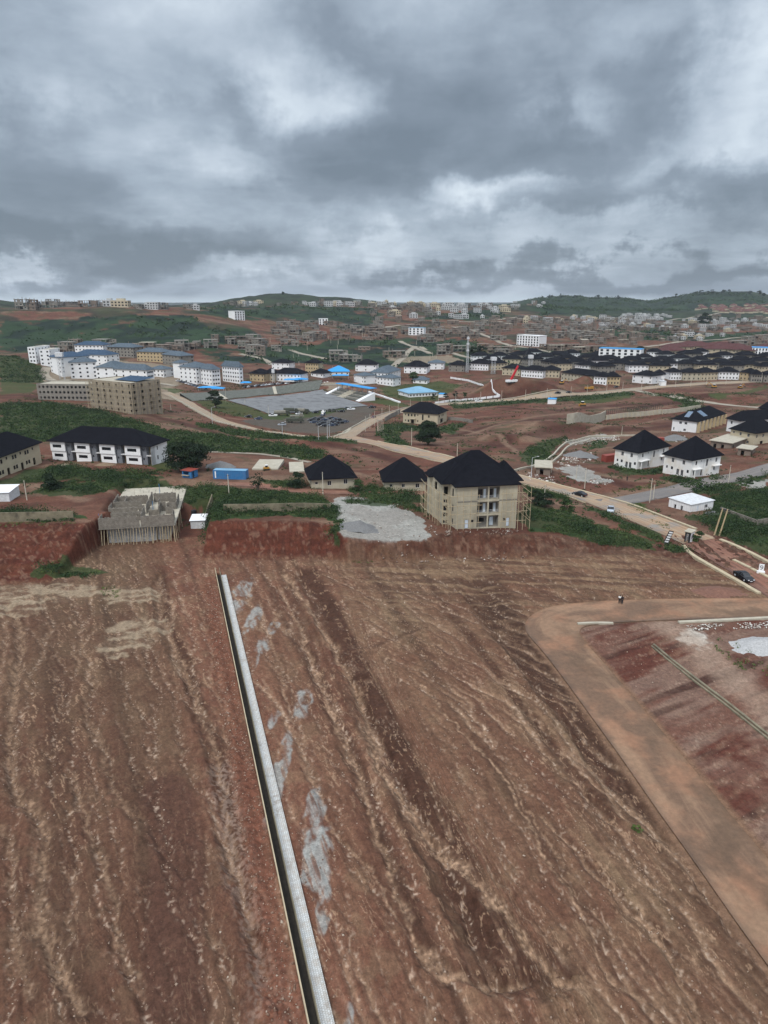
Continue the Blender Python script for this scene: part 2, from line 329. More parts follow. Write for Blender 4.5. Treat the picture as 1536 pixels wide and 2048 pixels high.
GUL = [  # traced gullies and ruts: points, half width of the dark side, rubble half width, depth, darkness, sediment
 ([(606,1150),(650,1232),(700,1342),(745,1440),(800,1560),(850,1650),(900,1765),(950,1860),(985,1945),(1010,1958),(1100,1958)],1.9,.0,.6,1.1,.0),
 ([(570,1150),(640,1250),(690,1340),(722,1395),(728,1435),(748,1490),(745,1525),(800,1600),(860,1680),(930,1740),(985,1800),(1060,1900),(1150,1985)],.55,.42,.25,.5,.9),
 ([(560,1175),(600,1255),(640,1370),(680,1455),(720,1560),(758,1680),(800,1790),(815,1850),(850,1905),(890,1948),(960,1965),(1040,1960)],.8,.25,.30,.6,.7),
 ([(518,1200),(548,1290),(565,1345),(585,1450),(625,1570),(690,1700),(745,1738),(800,1850)],.5,.12,.15,.3,.5),
 ([(320,1148),(316,1200),(335,1275),(372,1335),(388,1400),(420,1475),(440,1540),(448,1620),(462,1700),(488,1800),(505,1860),(540,1990)],1.0,.35,.5,.75,.55),
 ([(10,1210),(45,1262),(38,1320),(25,1400),(12,1500),(30,1585),(80,1625),(92,1680),(75,1760),(72,1830),(110,1920),(165,2020)],.8,.45,.35,.5,.85),
 ([(165,1395),(178,1440),(210,1500),(225,1590),(285,1640),(335,1710),(370,1745)],.5,.25,.2,.5,.6),
 ([(150,1545),(160,1600),(175,1660),(210,1735),(222,1800),(240,1880),(262,1930),(300,2010)],.5,.22,.2,.4,.7),
 ([(405,1220),(430,1330),(440,1430),(462,1500),(475,1600),(500,1750),(520,1900)],.5,.10,.15,.35,.35),
 ([(950,1165),(990,1240),(1060,1310),(1130,1400),(1190,1490),(1250,1580),(1300,1625),(1345,1655)],3.4,.0,.5,.85,.0),
 ([(930,1190),(1000,1270),(1060,1350),(1120,1430),(1170,1490),(1230,1570)],.8,.0,.3,.8,.0),
 ([(1345,1668),(1400,1720),(1450,1790),(1500,1860),(1560,1930)],2.0,.25,.5,.85,.5),
 ([(880,1215),(950,1290),(1010,1380),(1075,1450),(1130,1530),(1220,1640)],.6,.0,.2,.55,.2),
 ([(820,1350),(900,1440),(960,1500),(1010,1560),(1050,1640),(1080,1700),(1140,1780),(1190,1870),(1210,1950),(1290,2010)],.35,.16,.15,.35,.75),
 ([(1080,1625),(1130,1680),(1190,1740),(1240,1800),(1320,1880),(1370,1970),(1410,2050)],.5,.16,.25,.5,.6),
 ([(1180,1560),(1260,1650),(1330,1700),(1400,1765),(1450,1840),(1520,1930)],.3,.14,.12,.3,.6),
 ([(1020,1560),(1075,1660),(1110,1700),(1150,1790),(1200,1830),(1255,1890),(1330,1985)],.3,.10,.1,.3,.5),
 ([(860,1560),(930,1650),(1000,1760),(1060,1840),(1120,1900)],.3,.0,.12,.3,.35),
 ([(708,1306),(745,1303),(790,1285),(842,1263)],.9,.0,-.25,.45,.2),
 ([(0,1650),(30,1700),(20,1800),(45,1900),(60,2000)],.6,.3,.2,.5,.6),
 ([(330,1700),(345,1800),(400,1850),(450,1900),(470,2000)],.4,.2,.1,.3,.5)]
GULW = [(smooth_line([[*G(*p)[:2]] for p in g[0]], 1),) + g[1:] for g in GUL]
PATH_A, PATH_B = G(447, 1150), G(655, 2048)
PATH_D = (PATH_B - PATH_A).normalized(); PATH_N = Vector((PATH_D.y, -PATH_D.x, 0))   # PATH_N points to the left of the picture
if PATH_N.x > 0: PATH_N = -PATH_N
def lerp3(m, a, b): return a + (b - a) * m[:, None]
GTAN = [None]
SMOOTHL = smooth_line([[*G(*p)[:2]] for p in [(335,1580),(348,1640),(352,1750),(350,1850),(345,1950),(345,2080)]], 1); PALEL = smooth_line([[*G(*p)[:2]] for p in [(440,1540),(462,1640),(490,1760),(515,1880),(545,2000),(560,2080)]], 1)
def near_detail(x, y):
    """relief and soil colour of the graded field for points with y < 155"""
    s, x0 = fan(x, y)
    east_of_rut = x0 > -15.5
    shear = np.where(east_of_rut, .62 * np.clip(s, 0, 48) * ss(-15.5, -9, x0) + .10 * np.maximum(s - 48, 0), 0)
    u = (s + 20) / RS; v = (x0 - shear + 155) / RS
    wob = (fbm(x0 / 3, s / 9, 31, 4) - .5) * 2.6; x0v = x0 - shear
    f, b, h_ = lut(F1, u, v), lut(B1, u, v), lut(U1, u, v)
    hn = lut(Hn1, u, v)
    # the field right of the dirt road drains to the right
    rd, rs_, ra = dist_line(x, y, ROADL)
    east = (rs_ > 0) & (rd > RW) & (x > 20)
    ang = rad(-28); ex = (x - 15) * math.cos(ang) - (y - 35) * math.sin(ang); ey = (x - 15) * math.sin(ang) + (y - 35) * math.cos(ang)
    u2, v2 = (ex + 25) / .17, (ey + 30) / .17
    f2, b2, h2 = lut(F2, u2, v2), lut(B2, u2, v2), lut(U2, u2, v2)
    f = np.where(east, f2 * .45, f); b = np.where(east, b2 * .5, b); h_ = np.where(east, h2 * .4, h_)
    z = (hn - .5) * .20 - .06 * f - .17 * b - .26 * h_
    step_m = np.zeros(x.shape)
    for k, (sx, wd_, dp) in enumerate(STEPS):
        g_ = (x0 - sx + wob * (.4 + .5 * vn(s / 14, s * 0 + k, 5)))
        fade = .35 + .65 * vn(s / 17 + k, s * 0, 77)
        z = z + np.where(east, 0, dp * fade * ss(-wd_ * .5, wd_ * .5, g_) * np.exp(-np.maximum(g_, 0) / 5))
        step_m = np.maximum(step_m, np.where(east, 0, fade * np.exp(-((g_ + wd_ * .3) / (wd_ * .8)) ** 2)))
    z = z + (fbm(x / 1.1, y / 1.4, 12, 3) - .5) * .07 + (fbm(x / .35, y / .35, 14, 2) - .5) * .035
    # colours
    red = np.array((.165, .072, .051)); brn = np.array((.165, .096, .064)); olive = np.array((.178, .123, .080)); dk = np.array((.072, .041, .029)); tan = np.array((.305, .208, .143))
    grey = np.array((.255, .258, .245)); pale = np.array((.29, .235, .17))
    n1_ = fbm(x0 / 9, s / 26, 51, 4); n2_ = fbm(x0 / 2.2, s / 12, 55, 4); n3_ = fbm(x / 5, y / 5, 58, 4)
    c = np.tile(brn, (len(x), 1))
    c = lerp3(ss(.42, .6, n1_) * .8, c, olive)
    redm = np.interp(x0 + wob * 1.5, [-120, -75, -62, -55, -49, -46, -34, -30, -24, -16, -12, -4, 8, 16, 30, 60], [.3, .35, .15, .1, .35, 1, .95, .45, .75, .7, .45, .12, .12, .3, .35, .3])
    lowleft = ss(35, 75, s) * (x0 < -45) * .55
    redm = np.clip(redm + lowleft + (n2_ - .5) * 1.3 + (n1_ - .5) * .8, 0, 1)
    c = lerp3(redm * .74, c, red)
    c = lerp3(ss(.5, .72, n2_) * .28, c, dk * 1.4); c = lerp3(ss(.52, .66, fbm(x / 7, y / 11, 121, 4)) * .28, c, red * .78); c = lerp3(ss(.54, .68, fbm(x / 2.4, y / 3.0, 125, 4)) * .30, c, olive * 1.2)
    bands = ss(.52, .66, fbm(x0 / 1.3, s / 45, 63, 3)) * (x0 > -30) * .3
    c = lerp3(bands, c, np.array((.10, .052, .036)))
    c = lerp3(step_m * .7, c, dk)
    rake = fbm((x0v + wob * .3) / .22, s / 5.0, 64, 3); c = c * (.91 + .18 * rake)[:, None]
    tp = ss(.52, .6, fbm(x / 7, y / 14, 67, 3)) * (x0 < -46); tread = np.sin((s + np.abs(((x0 / 1.3) % 1) - .5) * 1.6) * 2 * math.pi / .62); c = c * (1 + .13 * tp * tread)[:, None]; z = z + tp * tread * .02
    gx_ = x + (fbm(x / 1.6, y / 1.6, 501, 3) - .5) * 1.5; gy_ = y + (fbm(x / 1.6, y / 1.6, 505, 3) - .5) * 1.5
    spk = vn(x / .26, y / .30, 507); tanm = np.zeros(x.shape)
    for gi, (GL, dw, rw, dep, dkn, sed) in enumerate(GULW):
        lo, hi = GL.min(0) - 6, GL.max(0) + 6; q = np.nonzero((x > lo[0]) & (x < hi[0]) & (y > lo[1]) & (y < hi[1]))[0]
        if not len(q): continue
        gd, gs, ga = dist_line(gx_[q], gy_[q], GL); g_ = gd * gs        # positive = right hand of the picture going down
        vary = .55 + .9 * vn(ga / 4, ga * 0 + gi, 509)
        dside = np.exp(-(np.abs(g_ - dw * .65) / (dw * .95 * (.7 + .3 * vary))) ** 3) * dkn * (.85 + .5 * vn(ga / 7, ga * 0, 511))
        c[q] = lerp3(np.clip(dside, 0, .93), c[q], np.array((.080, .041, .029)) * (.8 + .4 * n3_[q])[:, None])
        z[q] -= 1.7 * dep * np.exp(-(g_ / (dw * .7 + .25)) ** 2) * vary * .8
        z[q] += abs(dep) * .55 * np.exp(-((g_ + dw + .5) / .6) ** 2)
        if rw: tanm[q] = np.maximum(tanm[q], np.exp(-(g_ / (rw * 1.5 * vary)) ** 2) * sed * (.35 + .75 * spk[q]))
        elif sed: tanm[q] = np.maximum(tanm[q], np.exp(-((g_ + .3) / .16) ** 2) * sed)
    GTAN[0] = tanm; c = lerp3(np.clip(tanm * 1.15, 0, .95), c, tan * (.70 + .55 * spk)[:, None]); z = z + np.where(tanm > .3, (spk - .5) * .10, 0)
    # dark damp fan running along the dirt road
    df = np.exp(-((x0 - 19 + wob * 2) / (3.2 + s * .02)) ** 2) * ss(2, 18, s) * (.55 + .6 * n2_)
    c = lerp3(np.clip(df, 0, .85), c, dk * .95)
    up = ss(34, 6, s) * ss(-12, 0, x0)
    c = lerp3(up * .7 * ss(.42, .60, fbm(x / 13, (y + x * .12) / 1.3, 66, 5)), c, dk * 1.35)
    c = lerp3(up * .6 * ss(.5, .66, fbm(x / 15, (y + x * .12) / .9, 69, 4)), c, olive * 1.25)
    z = z + up * (fbm(x / 12, (y + x * .12) / 1.1, 70, 3) - .5) * .35
    # east field
    e = east.astype(float)
    ec = lerp3(ss(.38, .62, fbm(ex / 14, ey / 2.2, 81, 4)), np.tile(np.array((.118, .046, .034)), (len(x), 1)), np.array((.175, .112, .088)))
    ec = lerp3(ss(.52, .70, fbm(ex / 20, ey / 1.2, 83, 4)) * .85, ec, np.array((.062, .028, .022)))
    ec = lerp3(ss(0, 14, rd - RW) * 0 + ss(.5, .7, n3_) * .25, ec, np.array((.25, .175, .135)))
    c = lerp3(e, c, ec)
    # pale washed silt
    sil = ss(.35, .75, fbm(x0 / 1.2, s / 4, 85, 4)) * .5 + .5
    # mud-crack like light veins between the main rills
    vein = 1 - np.abs(fbm(x0v / 1.5 + wob * .2, s / 3.4, 88, 5) - .5) * 2
    vein = ss(.962, .988, vein) * (.22 + .50 * ss(.40, .58, n1_)) * (1 - .5 * e) * (1 - .8 * up)
    lft = ss(-44, -52, x0) * (1 - e)
    SB = (1 - ss(2.0, 3.4, dist_line(x, y, SMOOTHL)[0] + (n3_ - .5) * 1.6)) * (s > 30)
    PB = (1 - ss(.8, 2.4, dist_line(x, y, PALEL)[0] + (n3_ - .5) * 2.2)) * (s > 20)
    c = lerp3(SB * .8, c, np.array((.120, .058, .044)) * (.9 + .2 * n3_)[:, None]); c = lerp3(PB * .6 * ss(.35, .6, vn(x / .25, y / .25, 113)), c, np.array((.27, .205, .17)))
    c = c * (1 - .14 * lft)[:, None]; c = lerp3(lft * .22, c, np.array((.105, .068, .047)))
    act = (1 - .5 * lft) * (1 - .85 * SB) * (.15 + .85 * ss(.42, .62, fbm(x0 / 7, s / 16, 89, 3))) * (1 - .85 * up)
    m = np.clip((f * .46 * sil + b * .68 * sil) * act + h_ * .75 * act, 0, .9)
    c = lerp3(np.maximum(m, vein * (1 - .7 * SB)), c, tan)
    # rubble speckle in the larger channels
    sp = vn(x / .22, y / .30, 95)
    c = lerp3(ss(.62, .9, sp) * np.clip(b + h_, 0, 1) * .7, c, np.array((.42, .335, .265)))
    c = lerp3(ss(.7, .95, 1 - sp) * np.clip(b + h_, 0, 1) * .5, c, dk)
    # dark undercut bank beside channels
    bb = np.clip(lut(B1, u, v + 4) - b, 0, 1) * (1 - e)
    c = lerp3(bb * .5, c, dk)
    # pale sand area upper left
    def blob(px, py, rx, ry, seed):
        p = G(px, py); q = ((x - p.x) / rx) ** 2 + ((y - p.y) / ry) ** 2 + (fbm(x / 2.0, y / 2.0, seed, 4) - .5) * 1.8
        return 1 - ss(.55, 1.0, q)
    for (px, py, rx, ry) in [(90,1185,14,5),(270,1270,6,8),(5,1215,8,6),(265,1190,6,5)]:
        k = blob(px, py, rx, ry, int(px)); st = ss(.45, .62, fbm((x + y * .7) / 5, (y - x * .3) / .8, 97, 4))
        st = ss(.44, .6, fbm((x + y * .5) / 3.2, (y - x * .25) / 1.3, 97, 5)); c = lerp3(k * (.12 + .6 * st), c, pale)
    for (px, py, rx, ry) in [(482,1185,2.2,11),(505,1240,1.3,7),(547,1256,1.0,2.6),(525,1290,1.6,3.2),(602,1412,1.5,4.0),(549,1436,1.0,2.8),(560,1545,1.0,9),(637,1715,1.7,5.6),(628,1640,1.2,7),(505,1330,.8,6),(650,1800,.8,4.0),(693,2040,.8,1.4)]:
        k = blob(px, py, rx, ry, int(py)); st = ss(.3, .55, fbm(x0 / .5, s / 3, 99, 3))
        c = lerp3(k * (.22 + .62 * st) * ss(.30, .52, fbm(x / 1.1, y / 2.2, 103 + int(py) % 7, 4)), c, grey)
    k = blob(1390, 1275, 3.2, 4.5, 7); c = lerp3(k * .9, c, np.array((.36, .34, .305)))
    L2 = smooth_line([[*G(*p)[:2]] for p in [(1340,1255),(1400,1290),(1470,1360),(1560,1450)]], 2)
    dd, _, _ = dist_line(x, y, L2); c = lerp3((1 - ss(1.0, 4.5, dd + (n3_ - .5) * 3)) * .55, c, np.array((.30, .225, .175)))
    # loose red spoil thrown up beside the drain
    dp_ = (x - PATH_A.x) * PATH_N.x + (y - PATH_A.y) * PATH_N.y
    al = (x - PATH_A.x) * PATH_D.x + (y - PATH_A.y) * PATH_D.y
    sm = (1 - ss(.3, 2.4, np.abs(dp_ - 3.1) + (n3_ - .5) * 2)) * (al > 0)
    c = lerp3(sm * .7, c, np.array((.17, .072, .048)) * (.7 + .6 * vn(x / .3, y / .3, 15))[:, None])
    z = z + sm * (.12 + .35 * vn(x / .8, y / .8, 16) + .12 * vn(x / .25, y / .25, 17))
    keep = np.clip((np.abs(dp_ - 1.0) - 1.6) / 1.2, 0, 1); keep = np.where(al < -1, 1, keep)
    z = z * keep - .06 * (1 - keep)
    tr_ = (np.abs(dp_ - .98) < .46) & (al > -1.5); z = np.where(tr_, -.62, z); c = lerp3(tr_.astype(float), c, np.array((.03, .022, .017)))
    # road bed
    rb = ss(RW + .9, RW - .1, rd)
    c = lerp3(rb * .9, c, np.array((.19, .118, .08)))
    z = z * (1 - rb) - .10 * rb
    return z, c
# ---------------------------------------------------------------- terrain sheet: one disc, finer where it is looked at
def radii():
    r = [0.5, 12, 22, 30]
    while r[-1] < 6500:
        q = r[-1]; st = min((q * q + 3025) / 55 / 850, q * .0062) if q < 1500 else q * .012
        r.append(q + max(st, .1))
    return np.array(r + [7500, 9500, 12000])
ths = np.concatenate([np.linspace(-180, -60, 22)[:-1], np.linspace(-60, -40, 90)[:-1], np.linspace(-40, 40, 960), np.linspace(40, 60, 90)[1:], np.linspace(60, 180, 22)[1:-1]])
rr = radii(); ta = np.radians(ths)
RRg, TTg = np.meshgrid(rr, ta, indexing='ij')
gx = (RRg * np.sin(TTg)).ravel(); gy = (RRg * np.cos(TTg)).ravel()
gz = macro(gx, gy)
red = np.array((.140, .064, .045)); rbrown = np.array((.145, .088, .063)); tanr = np.array((.235, .165, .118)); green = np.array((.034, .060, .022)); dgreen = np.array((.017, .033, .018)); ltgreen = np.array((.075, .105, .04))
dist = np.hypot(gx, gy)
n_a = fbm(gx / 38, gy / 38, 201, 5); n_b = fbm(gx / 9, gy / 9, 205, 4); n_c = fbm(gx / 90, gy / 30, 209, 4)
tr = fbm((gx * .9 + gy * .45 + n_a * 60) / 26, (gy - gx * .35 + n_c * 50) / 6.5, 211, 5)
colr = np.tile(red, (len(gx), 1))
colr = lerp3(ss(.42, .62, n_a) * .7, colr, rbrown); colr = lerp3(ss(.52, .70, tr) * .5, colr, tanr); colr = lerp3(ss(.54, .70, 1 - tr) * .55, colr, np.array((.085, .036, .027)))
colr *= (.74 + .52 * n_b)[:, None]; colr = lerp3(ss(.58, .72, fbm(gx / 4, gy / 4, 231, 4)) * .35, colr, np.array((.07, .04, .03))); colr = lerp3(ss(.60, .74, fbm(gx / 12, gy / 7, 235, 5)) * .6 * ss(170, 260, dist), colr, np.array((.045, .062, .028)))
gr = ss(.50, .60, n_c * .5 + n_a * .5) * ss(560, 750, dist)
far_m = mask('far', gx, gy, 9.0)
gfar = np.where(far_m, ss(.27, .37, n_b * .35 + n_a * .65), gr * .75)
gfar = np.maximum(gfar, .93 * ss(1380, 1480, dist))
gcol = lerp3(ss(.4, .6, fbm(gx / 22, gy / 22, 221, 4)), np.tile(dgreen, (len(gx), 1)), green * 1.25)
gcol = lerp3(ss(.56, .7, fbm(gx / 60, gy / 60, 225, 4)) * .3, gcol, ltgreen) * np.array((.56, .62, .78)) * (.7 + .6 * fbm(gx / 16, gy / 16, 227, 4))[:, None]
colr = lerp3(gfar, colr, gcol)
def mark(pts, w_, cc, k):
    global colr
    L = smooth_line([[*G(*p)[:2]] for p in pts], 2); lo, hi = L.min(0) - 20, L.max(0) + 20
    q = np.nonzero((gx > lo[0]) & (gx < hi[0]) & (gy > lo[1]) & (gy < hi[1]))[0]
    d_, s_, _ = dist_line(gx[q] + (n_b[q] - .5) * 3, gy[q] + (n_b[q] - .5) * 3, L)
    m_ = np.exp(-(d_ / w_) ** 4) * k * (.45 + 1.0 * fbm(gx[q] / 5, gy[q] / 5, 241, 3)); colr[q] = lerp3(np.clip(m_, 0, .95), colr[q], np.array(cc))
DKR, PLR = (.066, .028, .021), (.215, .145, .105)
for pts, w_ in (([(925,908),(1000,886),(1060,868),(1130,853),(1250,860),(1335,852)],5),([(900,872),(980,852),(1060,840),(1128,838)],3.5),([(1000,815),(1100,823),(1200,812),(1340,806),(1440,815)],4),([(1290,812),(1400,795),(1536,784)],5),([(950,800),(1050,792),(1150,785)],5),([(640,886),(720,900),(800,925)],4),([(1150,945),(1200,955),(1265,975)],3),([(300,830),(380,850),(460,875)],3.5),([(0,792),(60,790),(80,800)],5),([(560,930),(600,938)],4),([(1330,765),(1420,772),(1536,768)],4)): mark(pts, w_, DKR, .9)
for pts, w_ in (([(930,870),(1010,846),(1090,828),(1200,822),(1340,815)],1.6),([(900,858),(960,866),(1020,892),(1050,915)],1.5),([(960,880),(1060,850),(1130,842)],1.4),([(1180,860),(1290,845),(1335,838)],1.8),([(1130,930),(1180,945),(1250,960),(1330,965)],2.5),([(1040,990),(1100,1005),(1180,1012)],1.6),([(60,975),(150,978),(230,985),(300,1000)],1.6),([(0,968),(90,972),(170,1000)],1.8),([(370,960),(430,966),(520,972)],1.8),([(1330,790),(1440,782),(1536,776)],1.8),([(700,945),(760,960),(900,965)],1.5),([(310,845),(400,862),(500,885)],1.8)): mark(pts, w_, PLR, .75)
for kind, cc, wob_, st in (('tan', (.27, .225, .17), 1.5, .9), ('gravel', (.36, .36, .335), 1.2, .9), ('lot', (.10, .088, .073), .6, .95), ('lawn', (.048, .070, .022), 1.0, .85)):
    m_ = mask(kind, gx, gy, wob_) & (dist < 1200)
    colr = lerp3(m_ * st * (.82 + .18 * ss(.35, .5, n_b)), colr, np.array(cc) * 1.0)
m_shrub = mask('shrub', gx, gy, 1.4)
colr = lerp3(m_shrub * .85, colr, green * .9)
sel = (gy < 156) & (gy > -20) & (dist < 230)
dz_, dc_ = near_detail(gx[sel], gy[sel])
xs, ys = gx[sel], gy[sel]
toe = np.interp(xs, _ex, _et); top = np.interp(xs, _ex, _ep)
kf = np.clip((ys - toe + 1) / 3, 0, 1)           # 1 = on the cut bank
strat = fbm(xs / 16, gz[sel] / .45, 301, 4); vert = fbm(xs / .8, gz[sel] / 6, 305, 3)
bank = lerp3(ss(.4, .6, strat), np.tile(np.array((.165, .060, .039)), (len(xs), 1)), np.array((.125, .044, .031)))
bank = lerp3(ss(.56, .7, vert) * .5, bank, np.array((.072, .030, .022)))
bank = lerp3(ss(.62, .8, strat) * .5, bank, np.array((.22, .10, .062)))
bk2 = lerp3(ss(.4, .65, fbm(xs / 3, ys / 2, 308, 4)), np.tile(np.array((.125, .067, .048)), (len(xs), 1)), np.array((.20, .135, .098)))
bank = lerp3(((xs > -8) & (xs < 200)).astype(float) * .6, bank, bk2) * (.48 + .35 * fbm(xs / 1.6, gz[sel] / .8 + ys / 3, 315, 4))[:, None]; bank = lerp3(ss(.62, .7, fbm(xs / .9, ys / .6, 317, 3)) * .5, bank, np.array((.24, .15, .11)))
mm = dc_.mean(1, keepdims=True); dc_ = dc_ * (mm / .100) ** .30
dc_ = lerp3(kf, dc_, bank); dz_ = dz_ * (1 - kf) + kf * ((fbm(xs / 1.2, ys / .9, 311, 4) - .5) * 1.1 + (vert - .5) * .8)
edge = ss(top - .3, top + 1.5, ys)
hand = colr[sel]
dc_ = lerp3(edge, dc_, hand); dz_ = dz_ * (1 - edge)
ms = m_shrub[sel]; dc_ = lerp3(ms * .8, dc_, green)
colr[sel] = dc_; gz[sel] += dz_
fade = ss(150, 158, gy) * (dist < 700)
gz += fade * (fbm(gx / 2.2, gy / 2.2, 331, 3) - .5) * .25 * (1 - ss(300, 500, dist))
def new_mesh(name, verts, faces, mat=None, colors=None, smooth=False):
    me = bpy.data.meshes.new(name)
    verts = np.asarray(verts, np.float32); faces = np.asarray(faces, np.int32)
    me.vertices.add(len(verts)); me.vertices.foreach_set('co', verts.ravel())
    k = faces.shape[1]
    me.loops.add(faces.size); me.loops.foreach_set('vertex_index', faces.ravel())
    me.polygons.add(len(faces)); me.polygons.foreach_set('loop_start', np.arange(0, faces.size, k, dtype=np.int32))
    if smooth: me.polygons.foreach_set('use_smooth', np.ones(len(faces), bool))
    if colors is not None:
        at = me.color_attributes.new('soil', 'FLOAT_COLOR', 'POINT')
        at.data.foreach_set('color', np.concatenate([colors, np.ones((len(colors), 1))], 1).astype(np.float32).ravel())
    me.update(calc_edges=True)
    if mat: me.materials.append(mat)
    return me
def link(name, me, parent=None, **props):
    o = bpy.data.objects.new(name, me); C.objects.link(o)
    if parent is not None: o.parent = parent
    for k, v in props.items(): o[k] = v
    return o
# ---- materials
def mat(name, color=(.5, .5, .5), rough=.85, noise=.25, nscale=1.5, bump=0., bscale=30., metal=0., dirt=0., dirtcol=(.25, .13, .08), spec=.3, attr=None, coord='Object', stretch=(1, 1, 1)):
    m = bpy.data.materials.new(name); m.use_nodes = True
    t = NT(m.node_tree); bs = t.n['Principled BSDF']
    tcn = t.node('TexCoord').outputs[coord]
    mp = t.node('Mapping', {'Vector': tcn, 'Scale': stretch}).outputs[0]
    if attr: base = t.node('Attribute', attribute_name=attr).outputs['Color']
    else: base = col(color)
    if noise:
        nz = t.noise(mp, nscale, 5, .6)
        f = t.map(nz, .3, .7, 1 - noise, 1 + noise * .6, False)
        cc = t.node('CombineXYZ', {0: f, 1: f, 2: f}).outputs[0]
        base = t.mix(1.0, base, cc, 'MULTIPLY')
    if dirt:
        nz2 = t.noise(mp, nscale * .6, 6, .65)
        base = t.mix(t.math('MULTIPLY', t.map(nz2, .45, .75), dirt), base, col(dirtcol))
    if isinstance(base, tuple): bs.inputs['Base Color'].default_value = base
    else: t.l.new(base, bs.inputs['Base Color'])
    bs.inputs['Roughness'].default_value = rough; bs.inputs['Metallic'].default_value = metal
    bs.inputs['Specular IOR Level'].default_value = spec
    if bump:
        nb = t.noise(mp, bscale, 4, .6)
        bn = t.node('Bump', {'Strength': bump, 'Distance': .05, 'Height': nb}); t.l.new(bn.outputs[0], bs.inputs['Normal'])
    return m
Mg = mat('soil', attr='soil', noise=.30, nscale=1.6, bump=.6, bscale=9., rough=.95, spec=.15, coord='Object')
def fine_soil():
    t = NT(Mg.node_tree); bs = t.n['Principled BSDF']
    tcn = t.node('TexCoord').outputs['Object']
    src = bs.inputs['Base Color'].links[0].from_socket
    a = t.noise(tcn, 5.5, 6, .7); b = t.noise(tcn, .45, 5, .6)
    f = t.math('MULTIPLY', t.map(a, .28, .72, .70, 1.32, False), t.map(b, .3, .7, .88, 1.12, False))
    cc = t.node('CombineXYZ', {0: f, 1: f, 2: f}).outputs[0]
    t.l.new(t.mix(1.0, src, cc, 'MULTIPLY'), bs.inputs['Base Color'])
fine_soil()
nr, nt = len(rr), len(ths)
i, j = np.mgrid[0:nr - 1, 0:nt]
j2 = (j + 1) % nt
faces = np.stack([i * nt + j, i * nt + j2, (i + 1) * nt + j2, (i + 1) * nt + j], -1).reshape(-1, 4)[:, ::-1]
gme = new_mesh('ground', np.stack([gx, gy, gz], 1), faces, Mg, np.clip(((colr - colr.mean(1, keepdims=True)) * 1.12 + colr.mean(1, keepdims=True)) * .80, 0.004, .8), smooth=True)
ground = link('ground', gme, kind='structure')
print('ground verts', len(gx), nr, nt)
# ================================================================ builders
M = {}
M['white'] = mat('white_paint', (.74,.75,.76), noise=.06, dirt=.12, nscale=.35, dirtcol=(.45,.38,.30))
M['whitestain'] = mat('white_paint_stained', (.74,.74,.73), noise=.06, dirt=.5, nscale=.30, dirtcol=(.52,.42,.28))
M['cream'] = mat('cream_render', (.42,.385,.295), noise=.16, dirt=.7, nscale=.6, dirtcol=(.26,.225,.165), bump=.2, stretch=(1,1,.3))
M['cream2'] = mat('pale_cream_render', (.44,.385,.28), noise=.10, dirt=.3, nscale=.4, dirtcol=(.38,.30,.20))
M['tan'] = mat('tan_render', (.42,.33,.20), noise=.12, dirt=.3, nscale=.4, dirtcol=(.28,.22,.15))
M['greywall'] = mat('grey_paint', (.16,.17,.19), noise=.1)
M['conc'] = mat('raw_concrete', (.22,.205,.18), noise=.25, dirt=.4, nscale=.5, dirtcol=(.14,.125,.11), bump=.3)
M['stain'] = mat('rain_stained_concrete', (.30,.255,.195), noise=.25, dirt=.75, nscale=.45, dirtcol=(.12,.095,.07), stretch=(1,1,.25))
M['conc2'] = mat('brown_concrete', (.20,.16,.13), noise=.25, dirt=.4, nscale=.3, dirtcol=(.15,.11,.085))
M['concpale'] = mat('pale_concrete', (.40,.37,.30), noise=.18, dirt=.5, nscale=.6, dirtcol=(.30,.25,.18), bump=.3)
M['creamkerb'] = mat('cream_kerb_concrete', (.42,.355,.245), noise=.18, dirt=.3, nscale=.8, dirtcol=(.25,.19,.13))
M['mould'] = mat('blackened_concrete', (.20,.175,.12), noise=.3, dirt=.8, nscale=.7, dirtcol=(.035,.030,.022))
M['glass'] = mat('dark_window_glass', (.012,.014,.018), rough=.12, noise=0, spec=.5)
M['dark'] = mat('opening_shade', (.02,.018,.017), noise=0)
M['alu'] = mat('white_window_frame', (.55,.56,.58), noise=0, rough=.4)
M['blackmetal'] = mat('black_metal', (.025,.025,.027), noise=0, rough=.4)
M['door'] = mat('pale_blue_white_door', (.62,.70,.78), noise=.05)
M['wood'] = mat('bamboo_poles', (.40,.33,.22), noise=.3, nscale=3)
M['pole'] = mat('pale_concrete_pole', (.50,.46,.38), noise=.15, nscale=1)
M['steelpole'] = mat('galvanised_pole', (.46,.48,.50), noise=.05, rough=.5)
M['tin'] = mat('bare_zinc_sheet', (.60,.62,.64), noise=.2, nscale=1.5, rough=.45, dirt=.3, dirtcol=(.3,.25,.2))
M['blue'] = mat('blue_container_paint', (.035,.16,.36), noise=.15, rough=.5, dirt=.2)
M['blueroof'] = mat('bright_blue_roof', (.02,.27,.62), noise=.12, rough=.5)
M['paleblue'] = mat('faded_blue_roof', (.16,.33,.47), noise=.15, rough=.5, nscale=.3)
M['redbox'] = mat('oxide_red_paint', (.24,.05,.035), noise=.2, rough=.6)
M['yellow'] = mat('yellow_machine_paint', (.38,.20,.035), noise=.1, rough=.5)
M['red'] = mat('bright_red_paint', (.45,.02,.03), noise=.05, rough=.4)
M['tyre'] = mat('rubber', (.02,.02,.02), noise=0)
M['greenc'] = mat('pale_green_slab_edge', (.25,.42,.32), noise=.1)
M['bark'] = mat('bark', (.10,.075,.055), noise=.3, nscale=4)
M['gravelm'] = mat('grey_gravel', (.165,.165,.165), noise=.4, nscale=5, bump=.8, bscale=12)
M['sandm'] = mat('pale_sand', (.36,.30,.22), noise=.2, nscale=3, bump=.4)
M['skin'] = mat('dark_skin', (.09,.045,.028), noise=0, rough=.5)
